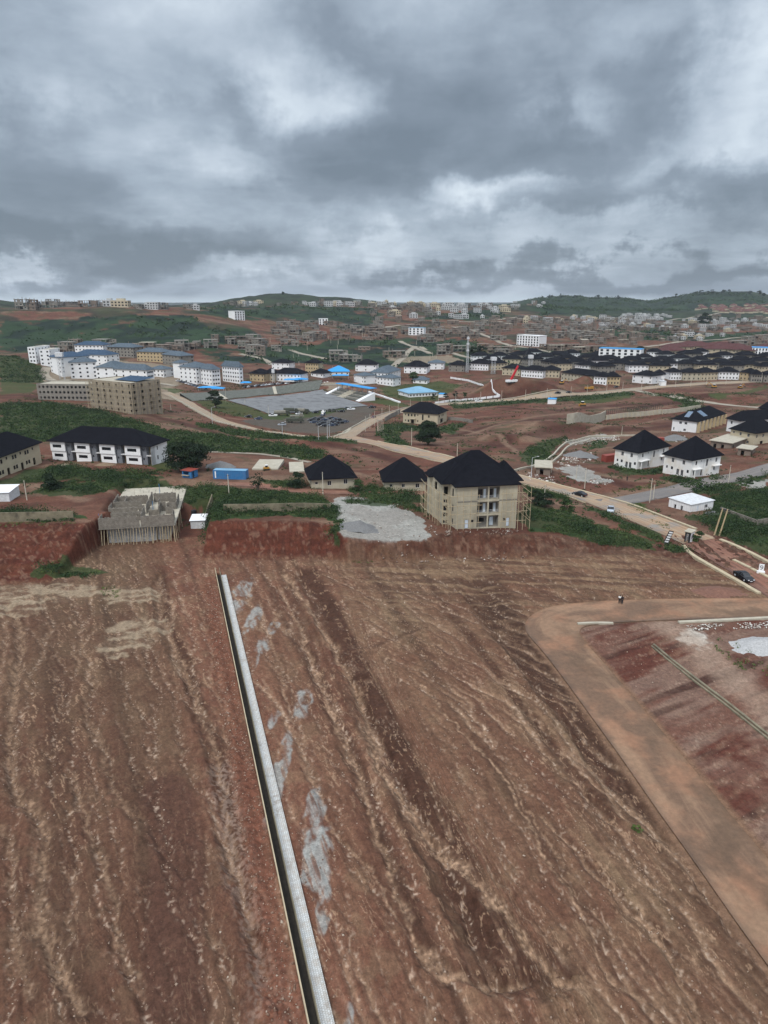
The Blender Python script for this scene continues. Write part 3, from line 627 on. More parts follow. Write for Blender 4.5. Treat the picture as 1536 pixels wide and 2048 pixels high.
M['cloth_w'] = mat('white_shirt_cloth', (.72,.72,.70), noise=.05)
M['cloth_k'] = mat('black_cloth', (.018,.018,.022), noise=.05)
M['hair'] = mat('black_hair', (.012,.010,.009), noise=0)
M['solar'] = mat('solar_glass', (.10,.15,.22), rough=.2, noise=0, spec=.6)
M['terrace'] = mat('dark_stone_pitching', (.105,.11,.095), noise=.3, nscale=.5, dirt=.3, dirtcol=(.05,.06,.04))
M['silver'] = mat('silver_car_paint', (.45,.50,.56), noise=0, rough=.3, metal=.3)
M['carblack'] = mat('black_car_paint', (.010,.011,.015), noise=0, rough=.3, spec=.3)
M['carblue'] = mat('dark_blue_car_paint', (.03,.05,.10), noise=0, rough=.3, spec=.6)
M['carwhite'] = mat('white_car_paint', (.70,.71,.72), noise=0, rough=.3)
M['carred'] = mat('maroon_car_paint', (.10,.02,.02), noise=0, rough=.3)
M['army'] = mat('dark_olive_canvas', (.055,.06,.045), noise=.2)
M['armytan'] = mat('grey_canvas', (.20,.19,.16), noise=.2)
def roofmat(name, c, n=.22, k=5.5):
    m = bpy.data.materials.new(name); m.use_nodes = True; t = NT(m.node_tree); bs = t.n['Principled BSDF']
    tcn = t.node('TexCoord').outputs['Object']; z = t.node('SeparateXYZ', {0: tcn}).outputs[2]
    wv_ = t.math('FRACT', t.math('MULTIPLY', z, k))
    nz = t.noise(tcn, .8, 5, .6)
    f = t.math('MULTIPLY', t.map(wv_, 0, .18, .62, 1.0), t.map(nz, .3, .7, 1 - n, 1 + n * 1.5, False))
    cc = t.node('CombineXYZ', {0: f, 1: f, 2: f}).outputs[0]
    t.l.new(t.mix(1.0, col(c), cc, 'MULTIPLY'), bs.inputs['Base Color']); bs.inputs['Roughness'].default_value = .75
    bs.inputs['Specular IOR Level'].default_value = .02
    bn = t.node('Bump', {'Strength': .5, 'Distance': .06, 'Height': wv_}); t.l.new(bn.outputs[0], bs.inputs['Normal'])
    return m
M['roofk'] = roofmat('black_stone_coated_tiles', (.0085,.009,.0125))
M['roofnavy'] = roofmat('navy_metal_tiles', (.045,.075,.12)); M['roofslate'] = roofmat('slate_grey_tiles', (.085,.11,.135)); M['roofmar'] = roofmat('maroon_tiles', (.085,.040,.040))
def blockmat(name, a, b, mort, sc_=(1, 1, 1), bw=.45, bh=.22):
    m = bpy.data.materials.new(name); m.use_nodes = True; t = NT(m.node_tree); bs = t.n['Principled BSDF']
    tcn = t.node('TexCoord').outputs['Object']; x, y, z = t.node('SeparateXYZ', {0: tcn}).outputs
    v = t.node('CombineXYZ', {0: t.math('ADD', x, y), 1: z, 2: 0.0}).outputs[0]
    br = t.node('TexBrick', {'Vector': v, 'Color1': col(a), 'Color2': col(b), 'Mortar': col(mort), 'Scale': 1.0, 'Mortar Size': .018, 'Brick Width': bw, 'Row Height': bh}).outputs[0]
    nz = t.noise(tcn, 1.2, 5, .7); f = t.map(nz, .3, .7, .6, 1.25, False); cc = t.node('CombineXYZ', {0: f, 1: f, 2: f}).outputs[0]
    t.l.new(t.mix(1.0, br, cc, 'MULTIPLY'), bs.inputs['Base Color']); bs.inputs['Roughness'].default_value = .95
    return m
M['block'] = blockmat('hollow_block_masonry', (.14,.122,.10), (.185,.165,.14), (.27,.245,.21))
M['blocklt'] = blockmat('grey_block_masonry', (.30,.30,.30), (.36,.36,.36), (.20,.20,.19))
def pavemat():
    m = bpy.data.materials.new('white_paving_blocks'); m.use_nodes = True; t = NT(m.node_tree); bs = t.n['Principled BSDF']
    tcn = t.node('TexCoord').outputs['UV']
    br = t.node('TexBrick', {'Vector': tcn, 'Color1': col((.42,.435,.43)), 'Color2': col((.52,.535,.53)), 'Mortar': col((.17,.16,.145)), 'Scale': 1.0, 'Mortar Size': .014, 'Brick Width': .2, 'Row Height': .2}).outputs[0]
    tco = t.node('TexCoord').outputs['Object']
    k = t.map(t.noise(tco, .30, 4, .6), .54, .66); k2 = t.map(t.noise(tco, 2.0, 6, .75), .42, .62)
    c = t.mix(t.math('MULTIPLY', k2, .45), br, col((.30,.24,.18)))
    c = t.mix(t.math('MULTIPLY', t.math('MULTIPLY', k, .7), k2), c, col((.22,.20,.18)))
    t.l.new(c, bs.inputs['Base Color']); bs.inputs['Roughness'].default_value = .9
    return m
M['paving'] = pavemat()

class MB:
    def __init__(s): s.v = []; s.f = []; s.m = []; s.mats = []
    def mi(s, m):
        if m not in s.mats: s.mats.append(m)
        return s.mats.index(m)
    def face(s, pts, m):
        n = len(s.v); s.v += [tuple(p) for p in pts]; s.f.append(tuple(range(n, n + len(pts)))); s.m.append(s.mi(m))
    def box(s, x0, x1, y0, y1, z0, z1, m, skip=''):
        a, b, c, d = (x0, y0), (x1, y0), (x1, y1), (x0, y1)
        for p, q in ((a, b), (b, c), (c, d), (d, a)): s.face([(*p, z0), (*q, z0), (*q, z1), (*p, z1)], m)
        s.face([(*a, z1), (*b, z1), (*c, z1), (*d, z1)], m); s.face([(*d, z0), (*c, z0), (*b, z0), (*a, z0)], m)
    def beam(s, p, q, r, m, n=5, r2=None):
        p, q = Vector(p), Vector(q); d = (q - p).normalized(); u = d.orthogonal().normalized(); w_ = d.cross(u); r2 = r if r2 is None else r2
        A_ = [p + (u * math.cos(k * 2 * math.pi / n) + w_ * math.sin(k * 2 * math.pi / n)) * r for k in range(n)]
        B_ = [q + (u * math.cos(k * 2 * math.pi / n) + w_ * math.sin(k * 2 * math.pi / n)) * r2 for k in range(n)]
        for k in range(n): s.face([A_[k], A_[(k + 1) % n], B_[(k + 1) % n], B_[k]], m)
        s.face(A_[::-1], m); s.face(B_, m)
    def build(s, name, parent=None, **props):
        me = s.mesh(name); return link(name, me, parent, **props)
    def mesh(s, name):
        me = bpy.data.meshes.new(name); me.from_pydata(s.v, [], s.f); me.polygons.foreach_set('material_index', s.m)
        for m in s.mats: me.materials.append(m)
        me.update(); return me
def thing(name, label, cat, loc, rot=0, group=None):
    o = bpy.data.objects.new(name, None); C.objects.link(o); o.location = loc; o.rotation_euler = (0, 0, rot)
    o.empty_display_size = .1; o['label'] = label; o['category'] = cat
    if group: o['group'] = group
    return o
def copy_tree(o, loc=None, rot=None, label=None, group=None, scale=None):
    def rec(a, parent):
        c = a.copy(); C.objects.link(c)
        if parent is not None: c.parent = parent; c.matrix_parent_inverse = a.matrix_parent_inverse
        for ch in KIDS.get(a.name, ()): rec(ch, c)
        return c
    KIDS = {}
    def gather(a):
        KIDS[a.name] = list(a.children)
        for b in a.children: gather(b)
    gather(o); c = rec(o, None)
    if loc is not None: c.location = loc
    if rot is not None: c.rotation_euler = (0, 0, rot)
    if scale is not None: c.scale = (scale,) * 3 if not hasattr(scale, '__len__') else scale
    if label: c['label'] = label
    if group: c['group'] = group
    return c
def hip(mb, x0, x1, y0, y1, z, h, m, oh=.6, ridge=None, th=.22, soffit=True):
    x0 -= oh; x1 += oh; y0 -= oh; y1 += oh; L, W = x1 - x0, y1 - y0
    if L >= W:
        rl = max(L - W, .3) if ridge is None else ridge; cx, cy = (x0 + x1) / 2, (y0 + y1) / 2
        r0, r1 = (cx - rl / 2, cy, z + h), (cx + rl / 2, cy, z + h)
        a, b, c, d = (x0, y0), (x1, y0), (x1, y1), (x0, y1)
        T = [(*p, z + .03) for p in (a, b, c, d)]
        mb.face([T[0], T[1], r1, r0], m); mb.face([T[1], T[2], r1], m); mb.face([T[2], T[3], r0, r1], m); mb.face([T[3], T[0], r0], m)
    else:
        rl = max(W - L, .3) if ridge is None else ridge; cx, cy = (x0 + x1) / 2, (y0 + y1) / 2
        r0, r1 = (cx, cy - rl / 2, z + h), (cx, cy + rl / 2, z + h)
        a, b, c, d = (x0, y0), (x1, y0), (x1, y1), (x0, y1)
        T = [(*p, z + .03) for p in (a, b, c, d)]
        mb.face([T[0], T[1], r0], m); mb.face([T[1], T[2], r1, r0], m); mb.face([T[2], T[3], r1], m); mb.face([T[3], T[0], r0, r1], m)
    for p, q in ((a, b), (b, c), (c, d), (d, a)): mb.face([(*p, z + .03 - th), (*q, z + .03 - th), (*q, z + .03), (*p, z + .03)], m)
    mb.face([(*d, z + .03 - th), (*c, z + .03 - th), (*b, z + .03 - th), (*a, z + .03 - th)], M['alu'] if soffit else m)
def wall(mb, p0, p1, z0, z1, ops, m, th=.22, inner=True):
    """a wall from p0 to p1 (outside on the right hand), with real openings (u0,u1,w0,w1)"""
    p0, p1 = Vector((*p0, 0)), Vector((*p1, 0)); d = p1 - p0; L = d.length; d = d / L; n = Vector((-d.y, d.x, 0)) * th   # n points inward
    us = sorted({0, L, *[min(max(o[0], 0), L) for o in ops], *[min(max(o[1], 0), L) for o in ops]}); ws = sorted({z0, z1, *[o[2] for o in ops], *[o[3] for o in ops]})
    P = lambda u, w_, k=0: p0 + d * u + n * k + Vector((0, 0, w_))
    for a, b in zip(us[:-1], us[1:]):
        for c_, e in zip(ws[:-1], ws[1:]):
            mu, mw = (a + b) / 2, (c_ + e) / 2
            if any(o[0] < mu < o[1] and o[2] < mw < o[3] for o in ops): continue
            mb.face([P(a, c_), P(b, c_), P(b, e), P(a, e)], m)
            if inner: mb.face([P(b, c_, 1), P(a, c_, 1), P(a, e, 1), P(b, e, 1)], m)
    for (a, b, c_, e) in [o[:4] for o in ops]:
        mb.face([P(a, c_), P(a, c_, 1), P(a, e, 1), P(a, e)], m); mb.face([P(b, c_, 1), P(b, c_), P(b, e), P(b, e, 1)], m)
        mb.face([P(a, c_), P(b, c_), P(b, c_, 1), P(a, c_, 1)], m); mb.face([P(a, e, 1), P(b, e, 1), P(b, e), P(a, e)], m)
_WC = {}
def window_mesh(w_, h, kind, fm):
    k = (round(w_, 2), round(h, 2), kind, fm)
    if k in _WC: return _WC[k]
    b = MB(); g = M['glass'] if kind == 'w' else M['door'] if kind == 'd' else M['dark']
    b.box(-w_ / 2, w_ / 2, .12, .15, 0, h, g)
    f = .05
    fr = M[fm]
    b.box(-w_ / 2, -w_ / 2 + f, .06, .119, 0, h, fr); b.box(w_ / 2 - f, w_ / 2, .06, .119, 0, h, fr)
    b.box(-w_ / 2 + f, w_ / 2 - f, .06, .119, 0, f, fr); b.box(-w_ / 2 + f, w_ / 2 - f, .06, .119, h - f, h, fr)
    if kind == 'w' and w_ > .9: b.box(-.025, .025, .07, .119, f, h - f, fr)
    me = b.mesh('window' if kind != 'd' else 'door'); _WC[k] = me; return me
def put_window(parent, p0, p1, op, fm='alu'):
    kind = op[4] if len(op) > 4 else 'w'
    if kind == 'o': return
    p0, p1 = Vector((*p0, 0)), Vector((*p1, 0)); d = (p1 - p0).normalized()
    o = link('window' if kind != 'd' else 'door', window_mesh(op[1] - op[0], op[3] - op[2], kind, fm), parent)
    c = p0 + d * ((op[0] + op[1]) / 2); o.location = (c.x, c.y, op[2]); o.rotation_euler = (0, 0, math.atan2(d.y, d.x))
def row(L, n, w_, z, h, kind='w', m0=1.2, m1=None):
    m1 = m0 if m1 is None else m1
    if n == 1: cs = [L / 2]
    else: cs = [m0 + w_ / 2 + (L - m0 - m1 - w_) * i / (n - 1) for i in range(n)]
    return [(c - w_ / 2, c + w_ / 2, z, z + h, kind) for c in cs]
def frame_of(A, B):
    """corner A (left) and B (right) of the facade nearest the viewer, as pixel pairs or ground points"""
    A = A if isinstance(A, Vector) else G(*A); B = B if isinstance(B, Vector) else G(*B)
    d = Vector((B.x - A.x, B.y - A.y, 0)); L = d.length; return A, B, L, math.atan2(d.y, d.x)
def base_z(A, L, D, rot):
    ds = (math.cos(rot), math.sin(rot)); ns = (-ds[1], ds[0])
    return min(Hh(A.x + ds[0] * u + ns[0] * v, A.y + ds[1] * u + ns[1] * v) for u in (0, L) for v in (0, D))
def depth_of(A, B, P, L, rot):
    """depth of a block whose far right corner is seen at P"""
    p = P if isinstance(P, Vector) else G(*P)
    return abs(-(p.x - B.x) * math.sin(rot) + (p.y - B.y) * math.cos(rot))
FOOT = []    # occupied ground (x, y, radius) so plants keep clear
def house(name, label, A, B, D, H, wm, rm, rise, ops=None, oh=.7, ridge=None, cat='house', group=None, z=None, fm='alu', floor_z=None, L=None, band=None, holes=True, sink=1.2):
    """rectangular building with a hipped roof; ops = {side: openings}, side 0 = the facade A-B, then round counter-clockwise"""
    A, B, LL, rot = frame_of(A, B); L = L or LL
    if not isinstance(D, (int, float)): D = depth_of(A, B, D, L, rot)
    zz = base_z(A, L, D, rot) if z is None else z
    zz = max(zz, A.z - .4) if z is None else z
    t = thing(name, label, cat, (A.x, A.y, zz), rot, group)
    cn = [(0, 0), (L, 0), (L, D), (0, D)]
    mb = MB(); ops = ops or {}
    for k in range(4):
        o = ops.get(k, []); ln = L if k % 2 == 0 else D
        o = [q for q in o if q[0] > .05 and q[1] < ln - .05]
        wall(mb, cn[k], cn[(k + 1) % 4], -sink, H, [q[:4] for q in o], M[wm])
        for q in o: put_window(t, cn[k], cn[(k + 1) % 4], q, fm)
    mb.build('wall', t)
    if floor_z:
        fb = MB()
        for f_ in floor_z: fb.box(.25, L - .25, .25, D - .25, f_ - .15, f_, M['conc'])
        fb.build('floor_slab', t)
    if band:
        bb = MB()
        for b_ in band: bb.box(-.06, L + .06, -.06, D + .06, b_, b_ + .18, M[wm])
        bb.build('cornice', t)
    if rm:
        rb = MB(); hip(rb, 0, L, 0, D, H, rise, M[rm], oh, ridge); rb.build('roof', t)
    else:
        rb = MB(); rb.box(.23, L - .23, .23, D - .23, H - .6, H - .35, M['concpale']); rb.build('roof', t)
    c = A + Vector((math.cos(rot) * L / 2 - math.sin(rot) * D / 2, math.sin(rot) * L / 2 + math.cos(rot) * D / 2, 0))
    FOOT.append((c.x, c.y, math.hypot(L, D) / 2 * .92))
    t['_L'] = L; t['_D'] = D
    return t, L, D, rot, zz
# ================================================================ ground works
def strip(name, pts, width, m, kind='structure', lift=.05, thick=.35, step=1.5, cross=4, world=False, smooth=2, **props):
    P = pts if world else [[*G(*p)[:2]] for p in pts]
    P = smooth_line(P, smooth)
    seg = np.hypot(*np.diff(P, axis=0).T); cum = np.concatenate([[0], np.cumsum(seg)])
    n = max(int(cum[-1] / step), 2); s = np.linspace(0, cum[-1], n + 1)
    cx, cy = np.interp(s, cum, P[:, 0]), np.interp(s, cum, P[:, 1])
    dx, dy = np.gradient(cx), np.gradient(cy); q = np.hypot(dx, dy); nx, ny = -dy / q, dx / q
    wd = width if np.isscalar(width) else np.interp(s / cum[-1], *width)
    k = np.linspace(-.5, .5, cross + 1)
    X_ = cx[:, None] + nx[:, None] * k * (wd if np.isscalar(wd) else wd[:, None]); Y_ = cy[:, None] + ny[:, None] * k * (wd if np.isscalar(wd) else wd[:, None])
    hz = macro(X_.ravel(), Y_.ravel()).reshape(X_.shape)
    crown = hz.copy()
    if cross > 1: crown = hz * .5 + hz.mean(1, keepdims=True) * .5; crown = np.maximum(crown, hz)
    Z_ = crown + lift
    c1 = cross + 1
    top = np.stack([X_, Y_, Z_], -1).reshape(-1, 3)
    bl = np.stack([X_[:, 0], Y_[:, 0], Z_[:, 0] - thick], -1); br = np.stack([X_[:, -1], Y_[:, -1], Z_[:, -1] - thick], -1)
    V = np.concatenate([top, bl, br]); o1 = len(top); o2 = o1 + n + 1
    i, j = np.mgrid[0:n, 0:cross]
    Fc = np.stack([i * c1 + j, i * c1 + j + 1, (i + 1) * c1 + j + 1, (i + 1) * c1 + j], -1).reshape(-1, 4)[:, ::-1]
    i = np.arange(n)
    Fl = np.stack([o1 + i, i * c1, (i + 1) * c1, o1 + i + 1], -1); Fr = np.stack([i * c1 + cross, o2 + i, o2 + i + 1, (i + 1) * c1 + cross], -1)
    me = new_mesh(name, V, np.concatenate([Fc, Fl, Fr]), m)
    uv = me.uv_layers.new(name='UVMap')
    UV = np.concatenate([np.stack([np.broadcast_to(s[:, None], X_.shape), np.broadcast_to(k[None] * (wd if np.isscalar(wd) else 1), X_.shape)], -1).reshape(-1, 2), np.stack([s, s * 0 - .5], -1), np.stack([s, s * 0 + .5], -1)])
    idx = np.zeros(len(me.loops), np.int32); me.loops.foreach_get('vertex_index', idx)
    uv.data.foreach_set('uv', UV[idx].astype(np.float32).ravel())
    o = link(name, me, None, **props)
    if kind: o['kind'] = kind
    return o, np.stack([cx, cy], 1)
def roadmat(name, c1, c2, c3, rx=.35, fine=3.0, ruts=0.):
    m = bpy.data.materials.new(name); m.use_nodes = True; t = NT(m.node_tree); bs = t.n['Principled BSDF']
    uv = t.node('TexCoord').outputs['UV']
    st = t.node('Mapping', {'Vector': uv, 'Scale': (.035, 1.35, 1)}).outputs[0]; ob = t.node('TexCoord').outputs['Object']
    a = t.noise(st, 1.1, 5, .6, .6); b = t.noise(ob, .18, 5, .6); f = t.noise(ob, fine, 6, .7)
    c = t.mix(t.map(a, .44, .56), col(c1), col(c2)); c = t.mix(t.math('MULTIPLY', t.map(b, .45, .68), rx * 2), c, col(c3))
    if ruts:
        y_ = t.node('SeparateXYZ', {0: uv}).outputs[1]
        wz = t.noise(t.node('Mapping', {'Vector': uv, 'Scale': (.05, .12, 1)}).outputs[0], 1.0, 4, .6)
        wv_ = t.math('SINE', t.math('MULTIPLY', t.math('ADD', y_, t.math('MULTIPLY', wz, 3.2)), 4.2))
        rm_ = t.map(t.noise(t.node('Mapping', {'Vector': uv, 'Scale': (.06, .5, 1)}).outputs[0], 1.3, 3, .5), .42, .56)
        rk = t.math('MULTIPLY', t.math('MULTIPLY', t.map(wv_, .45, .95), rm_), ruts)
        c = t.mix(rk, c, col(tuple(q * .45 for q in c1)))
        c = t.mix(t.math('MULTIPLY', t.map(wv_, -.6, -.98), t.math('MULTIPLY', rm_, ruts * .5)), c, col(tuple(min(q * 1.45, .5) for q in c1)))
    g_ = t.map(f, .3, .7, .8, 1.2, False); cc = t.node('CombineXYZ', {0: g_, 1: g_, 2: g_}).outputs[0]
    t.l.new(t.mix(1.0, c, cc, 'MULTIPLY'), bs.inputs['Base Color']); bs.inputs['Roughness'].default_value = .95
    bn = t.node('Bump', {'Strength': .4, 'Distance': .08, 'Height': a}); t.l.new(bn.outputs[0], bs.inputs['Normal'])
    return m
Rtan = roadmat('dusty_tan_road', (.25,.182,.12), (.30,.228,.155), (.225,.20,.168)); Rora = roadmat('orange_dust_road', (.285,.178,.108), (.32,.24,.162), (.205,.195,.18), .45, 3.0, .35)
Rdirt = roadmat('graded_dirt', (.222,.136,.084), (.140,.084,.053), (.230,.122,.072), .55, 1.4, .7); Rred = roadmat('red_dirt_road', (.205,.092,.060), (.125,.056,.038), (.22,.115,.075), .45, 3.0, .35)
Rasp = roadmat('worn_asphalt', (.13,.12,.115), (.17,.155,.145), (.20,.165,.14), .3); Rlane = roadmat('concrete_lane', (.25,.225,.18), (.29,.255,.20), (.21,.17,.13))
Mpar = roadmat('grey_parade_tarmac', (.145,.15,.155), (.18,.185,.19), (.085,.088,.092), .4)
strip('dirt_road', ROADL, ([0, .2, .42, .47, .52, .8, 1], [8.6, 8.8, 9.0, 9.4, 8.2, 7.8, 7.6]), Rdirt, world=True, lift=.03, thick=.3, step=.8, cross=8, smooth=0)
main = [(690,874),(735,884),(800,898),(880,917),(960,938),(1050,962),(1105,976),(1160,990),(1215,1008),(1260,1026),(1310,1046),(1360,1066),(1400,1082)]
o, ML = strip('main_road', main, 10.5, Rora, lift=.10, step=2)
o, _ = strip('red_dirt_street', [(1398,1081),(1440,1104),(1490,1132),(1540,1162),(1620,1215)], 10.5, Rred, lift=.07, step=1.5)
o, _ = strip('asphalt_road', [(1210,1006),(1260,1000),(1330,985),(1400,968),(1470,955),(1540,937),(1640,905)], 8.5, Rasp, lift=.07, step=2)
strip('road', [(330,785),(365,800),(400,822),(440,842),(500,858),(570,868),(640,876),(692,876)], 8, Rtan, lift=.10, step=3)
o, JL = strip('side_road', [(692,874),(712,860),(740,843),(780,828),(830,815),(880,809),(960,804),(1040,799),(1100,794),(1170,789),(1270,779),(1360,771),(1440,767),(1560,762)], 8.5, Rtan, lift=.14, step=3)
strip('lane', [(1262,779),(1300,787),(1350,796),(1420,806),(1500,814),(1560,820)], 6, Rlane, lift=.14, step=3)
strip('paved_track', [(395,903),(450,905),(520,908),(580,915),(620,925)], 2.2, Rlane, lift=.1, step=2)
strip('lower_track', [(440,967),(520,970),(600,984),(700,985),(800,984),(850,988)], 4.5, Rred, lift=.05, step=2)
for k, pts in enumerate([[(785,735),(830,690),(850,700)],[(800,682),(830,695),(860,708)],[(620,770),(700,770),(760,765)],[(880,700),(930,715),(990,720)],[(940,660),(1000,685),(1060,697),(1180,715)],[(580,700),(625,712),(650,718)],[(480,708),(530,718),(545,730)],[(1290,694),(1400,680),(1536,672)],[(900,645),(1000,640),(1040,634)],[(1340,640),(1420,628),(1536,622)],[(700,663),(770,655),(830,648)],[(245,768),(310,765),(350,772)],[(95,735),(85,750),(110,765),(140,760)]]):
    strip('hill_track', pts, 7, Rlane, lift=.25, step=6, cross=2)
def offs(L, d):
    L = np.asarray(L); g_ = np.gradient(L, axis=0); q = np.hypot(g_[:, 0], g_[:, 1]); return L + np.stack([-g_[:, 1] / q * d, g_[:, 0] / q * d], 1)
def wallstrip(name, label, cat, pts, h, th, m, world=False, group=None, capm=None, sink=.6, part='wall_face'):
    world = world or isinstance(pts, np.ndarray)
    P = np.array(pts if world else [[*G(*p)[:2]] for p in pts], float)
    mb = MB(); z = [Hh(*p) for p in P]
    n = []
    for i in range(len(P)):
        a, b = P[max(i - 1, 0)], P[min(i + 1, len(P) - 1)]; d = (b - a) / np.hypot(*(b - a)); n.append(np.array((-d[1], d[0])) * th / 2)
    for i in range(len(P) - 1):
        p, q = P[i], P[i + 1]; a, b = n[i], n[i + 1]; za, zb = z[i], z[i + 1]
        p0, p1, q0, q1 = p - a, p + a, q - b, q + b
        mb.face([(*p0, za - sink), (*q0, zb - sink), (*q0, zb + h), (*p0, za + h)], m); mb.face([(*q1, zb - sink), (*p1, za - sink), (*p1, za + h), (*q1, zb + h)], m)
        mb.face([(*p0, za + h), (*q0, zb + h), (*q1, zb + h), (*p1, za + h)], capm or m)
    p, a = P[0], n[0]; mb.face([(*(p + a), z[0] - sink), (*(p - a), z[0] - sink), (*(p - a), z[0] + h), (*(p + a), z[0] + h)], m)
    p, a = P[-1], n[-1]; mb.face([(*(p - a), z[-1] - sink), (*(p + a), z[-1] - sink), (*(p + a), z[-1] + h), (*(p - a), z[-1] + h)], m)
    o = mb.build(name, None, label=label, category=cat)
    if group: o['group'] = group
    return o
def resample(P, step):
    P = np.asarray(P, float); seg = np.hypot(*np.diff(P, axis=0).T); cum = np.concatenate([[0], np.cumsum(seg)]); n = max(int(cum[-1] / step), 1); s = np.linspace(0, cum[-1], n + 1)
    return np.stack([np.interp(s, cum, P[:, 0]), np.interp(s, cum, P[:, 1])], 1)
def gl(pts, n=2): return smooth_line([[*G(*p)[:2]] for p in pts], n)
# kerbs along the main road
nML = offs(ML, 6.3); sML = offs(ML, -6.1)
kn = resample(nML[12:-4], 3); ks = resample(sML[8:int(len(sML) * .80)], 3)
wallstrip('kerb', 'long cream concrete kerb along the far side of the sandy main road', 'kerb', kn, .28, .8, M['creamkerb'], world=True)
wallstrip('kerb', 'narrow dark edged kerb along the near side of the sandy main road beside the shrubs', 'kerb', ks, .22, .35, M['creamkerb'], world=True)
wallstrip('kerb', 'wide cream kerb between the graded field and the red dirt street beside the black car', 'kerb', resample(gl([(1366,1093),(1376,1106),(1400,1122),(1450,1150),(1518,1189)], 1), 1.5), .45, .9, M['creamkerb'], world=True)
wallstrip('kerb', 'wide cream kerb along the far side of the red dirt street above the number sign', 'kerb', resample(gl([(1440,1081),(1475,1095),(1510,1112),(1560,1138)], 1), 1.5), .45, .9, M['creamkerb'], world=True)
wallstrip('kerb', 'broken cream median kerb in the middle of the red dirt street', 'kerb', resample(gl([(1467,1121),(1482,1128),(1500,1137)], 1), 1.5), .3, .8, M['creamkerb'], world=True)
wallstrip('kerb', 'cream median kerb running out of frame behind the number sign', 'kerb', resample(gl([(1502,1138),(1520,1147),(1560,1168)], 1), 1.5), .3, .8, M['creamkerb'], world=True)
wallstrip('kerb', 'long pale kerb wall on the slope side of the curving side road', 'kerb', resample(offs(JL, 5.2)[10:], 5), .4, .5, M['concpale'], world=True)
# drain channel and paved walk down the field
def drain():
    a = PATH_A - PATH_D * 3; Lp = (PATH_B - PATH_A).length + 14
    rot = math.atan2(PATH_D.y, PATH_D.x)
    t = thing('drain_channel', 'dark open concrete drain running beside the white paved walk', 'drain', (a.x, a.y, 0), rot)
    s_ = -1   # local +y is to the left of the walking direction; the drain lies on the picture-left side
    yl = 1 if (Vector((-PATH_D.y, PATH_D.x, 0)) - PATH_N).length < 1 else -1
    def bx(nm, x0, x1, y0, y1, z0, z1, m, par=t): b = MB(); y0, y1 = sorted((y0 * yl, y1 * yl)); b.box(x0, x1, y0, y1, z0, z1, m); return b.build(nm, par)
    bx('channel_floor', -1, Lp, .62, 1.38, -.6, -.50, mat('wet_silt', (.022, .018, .014), noise=.5, nscale=2.5, dirt=.5, dirtcol=(.02,.018,.015)))
    bx('channel_wall', -1, Lp, 1.38, 1.50, -.7, .26, M['creamkerb']); bx('channel_wall', -1, Lp, .50, .62, -.7, .20, M['mould'])
    a2 = PATH_A + PATH_D * .5
    P = [[a2.x, a2.y], [a2.x + PATH_D.x * (Lp - 4), a2.y + PATH_D.y * (Lp - 4)]]
    P = offs(np.array(P), 0)
    o, _ = strip('paved_walk', P, 1.05, M['paving'], world=True, smooth=0, lift=.24, thick=.4, step=2, cross=1)
drain()
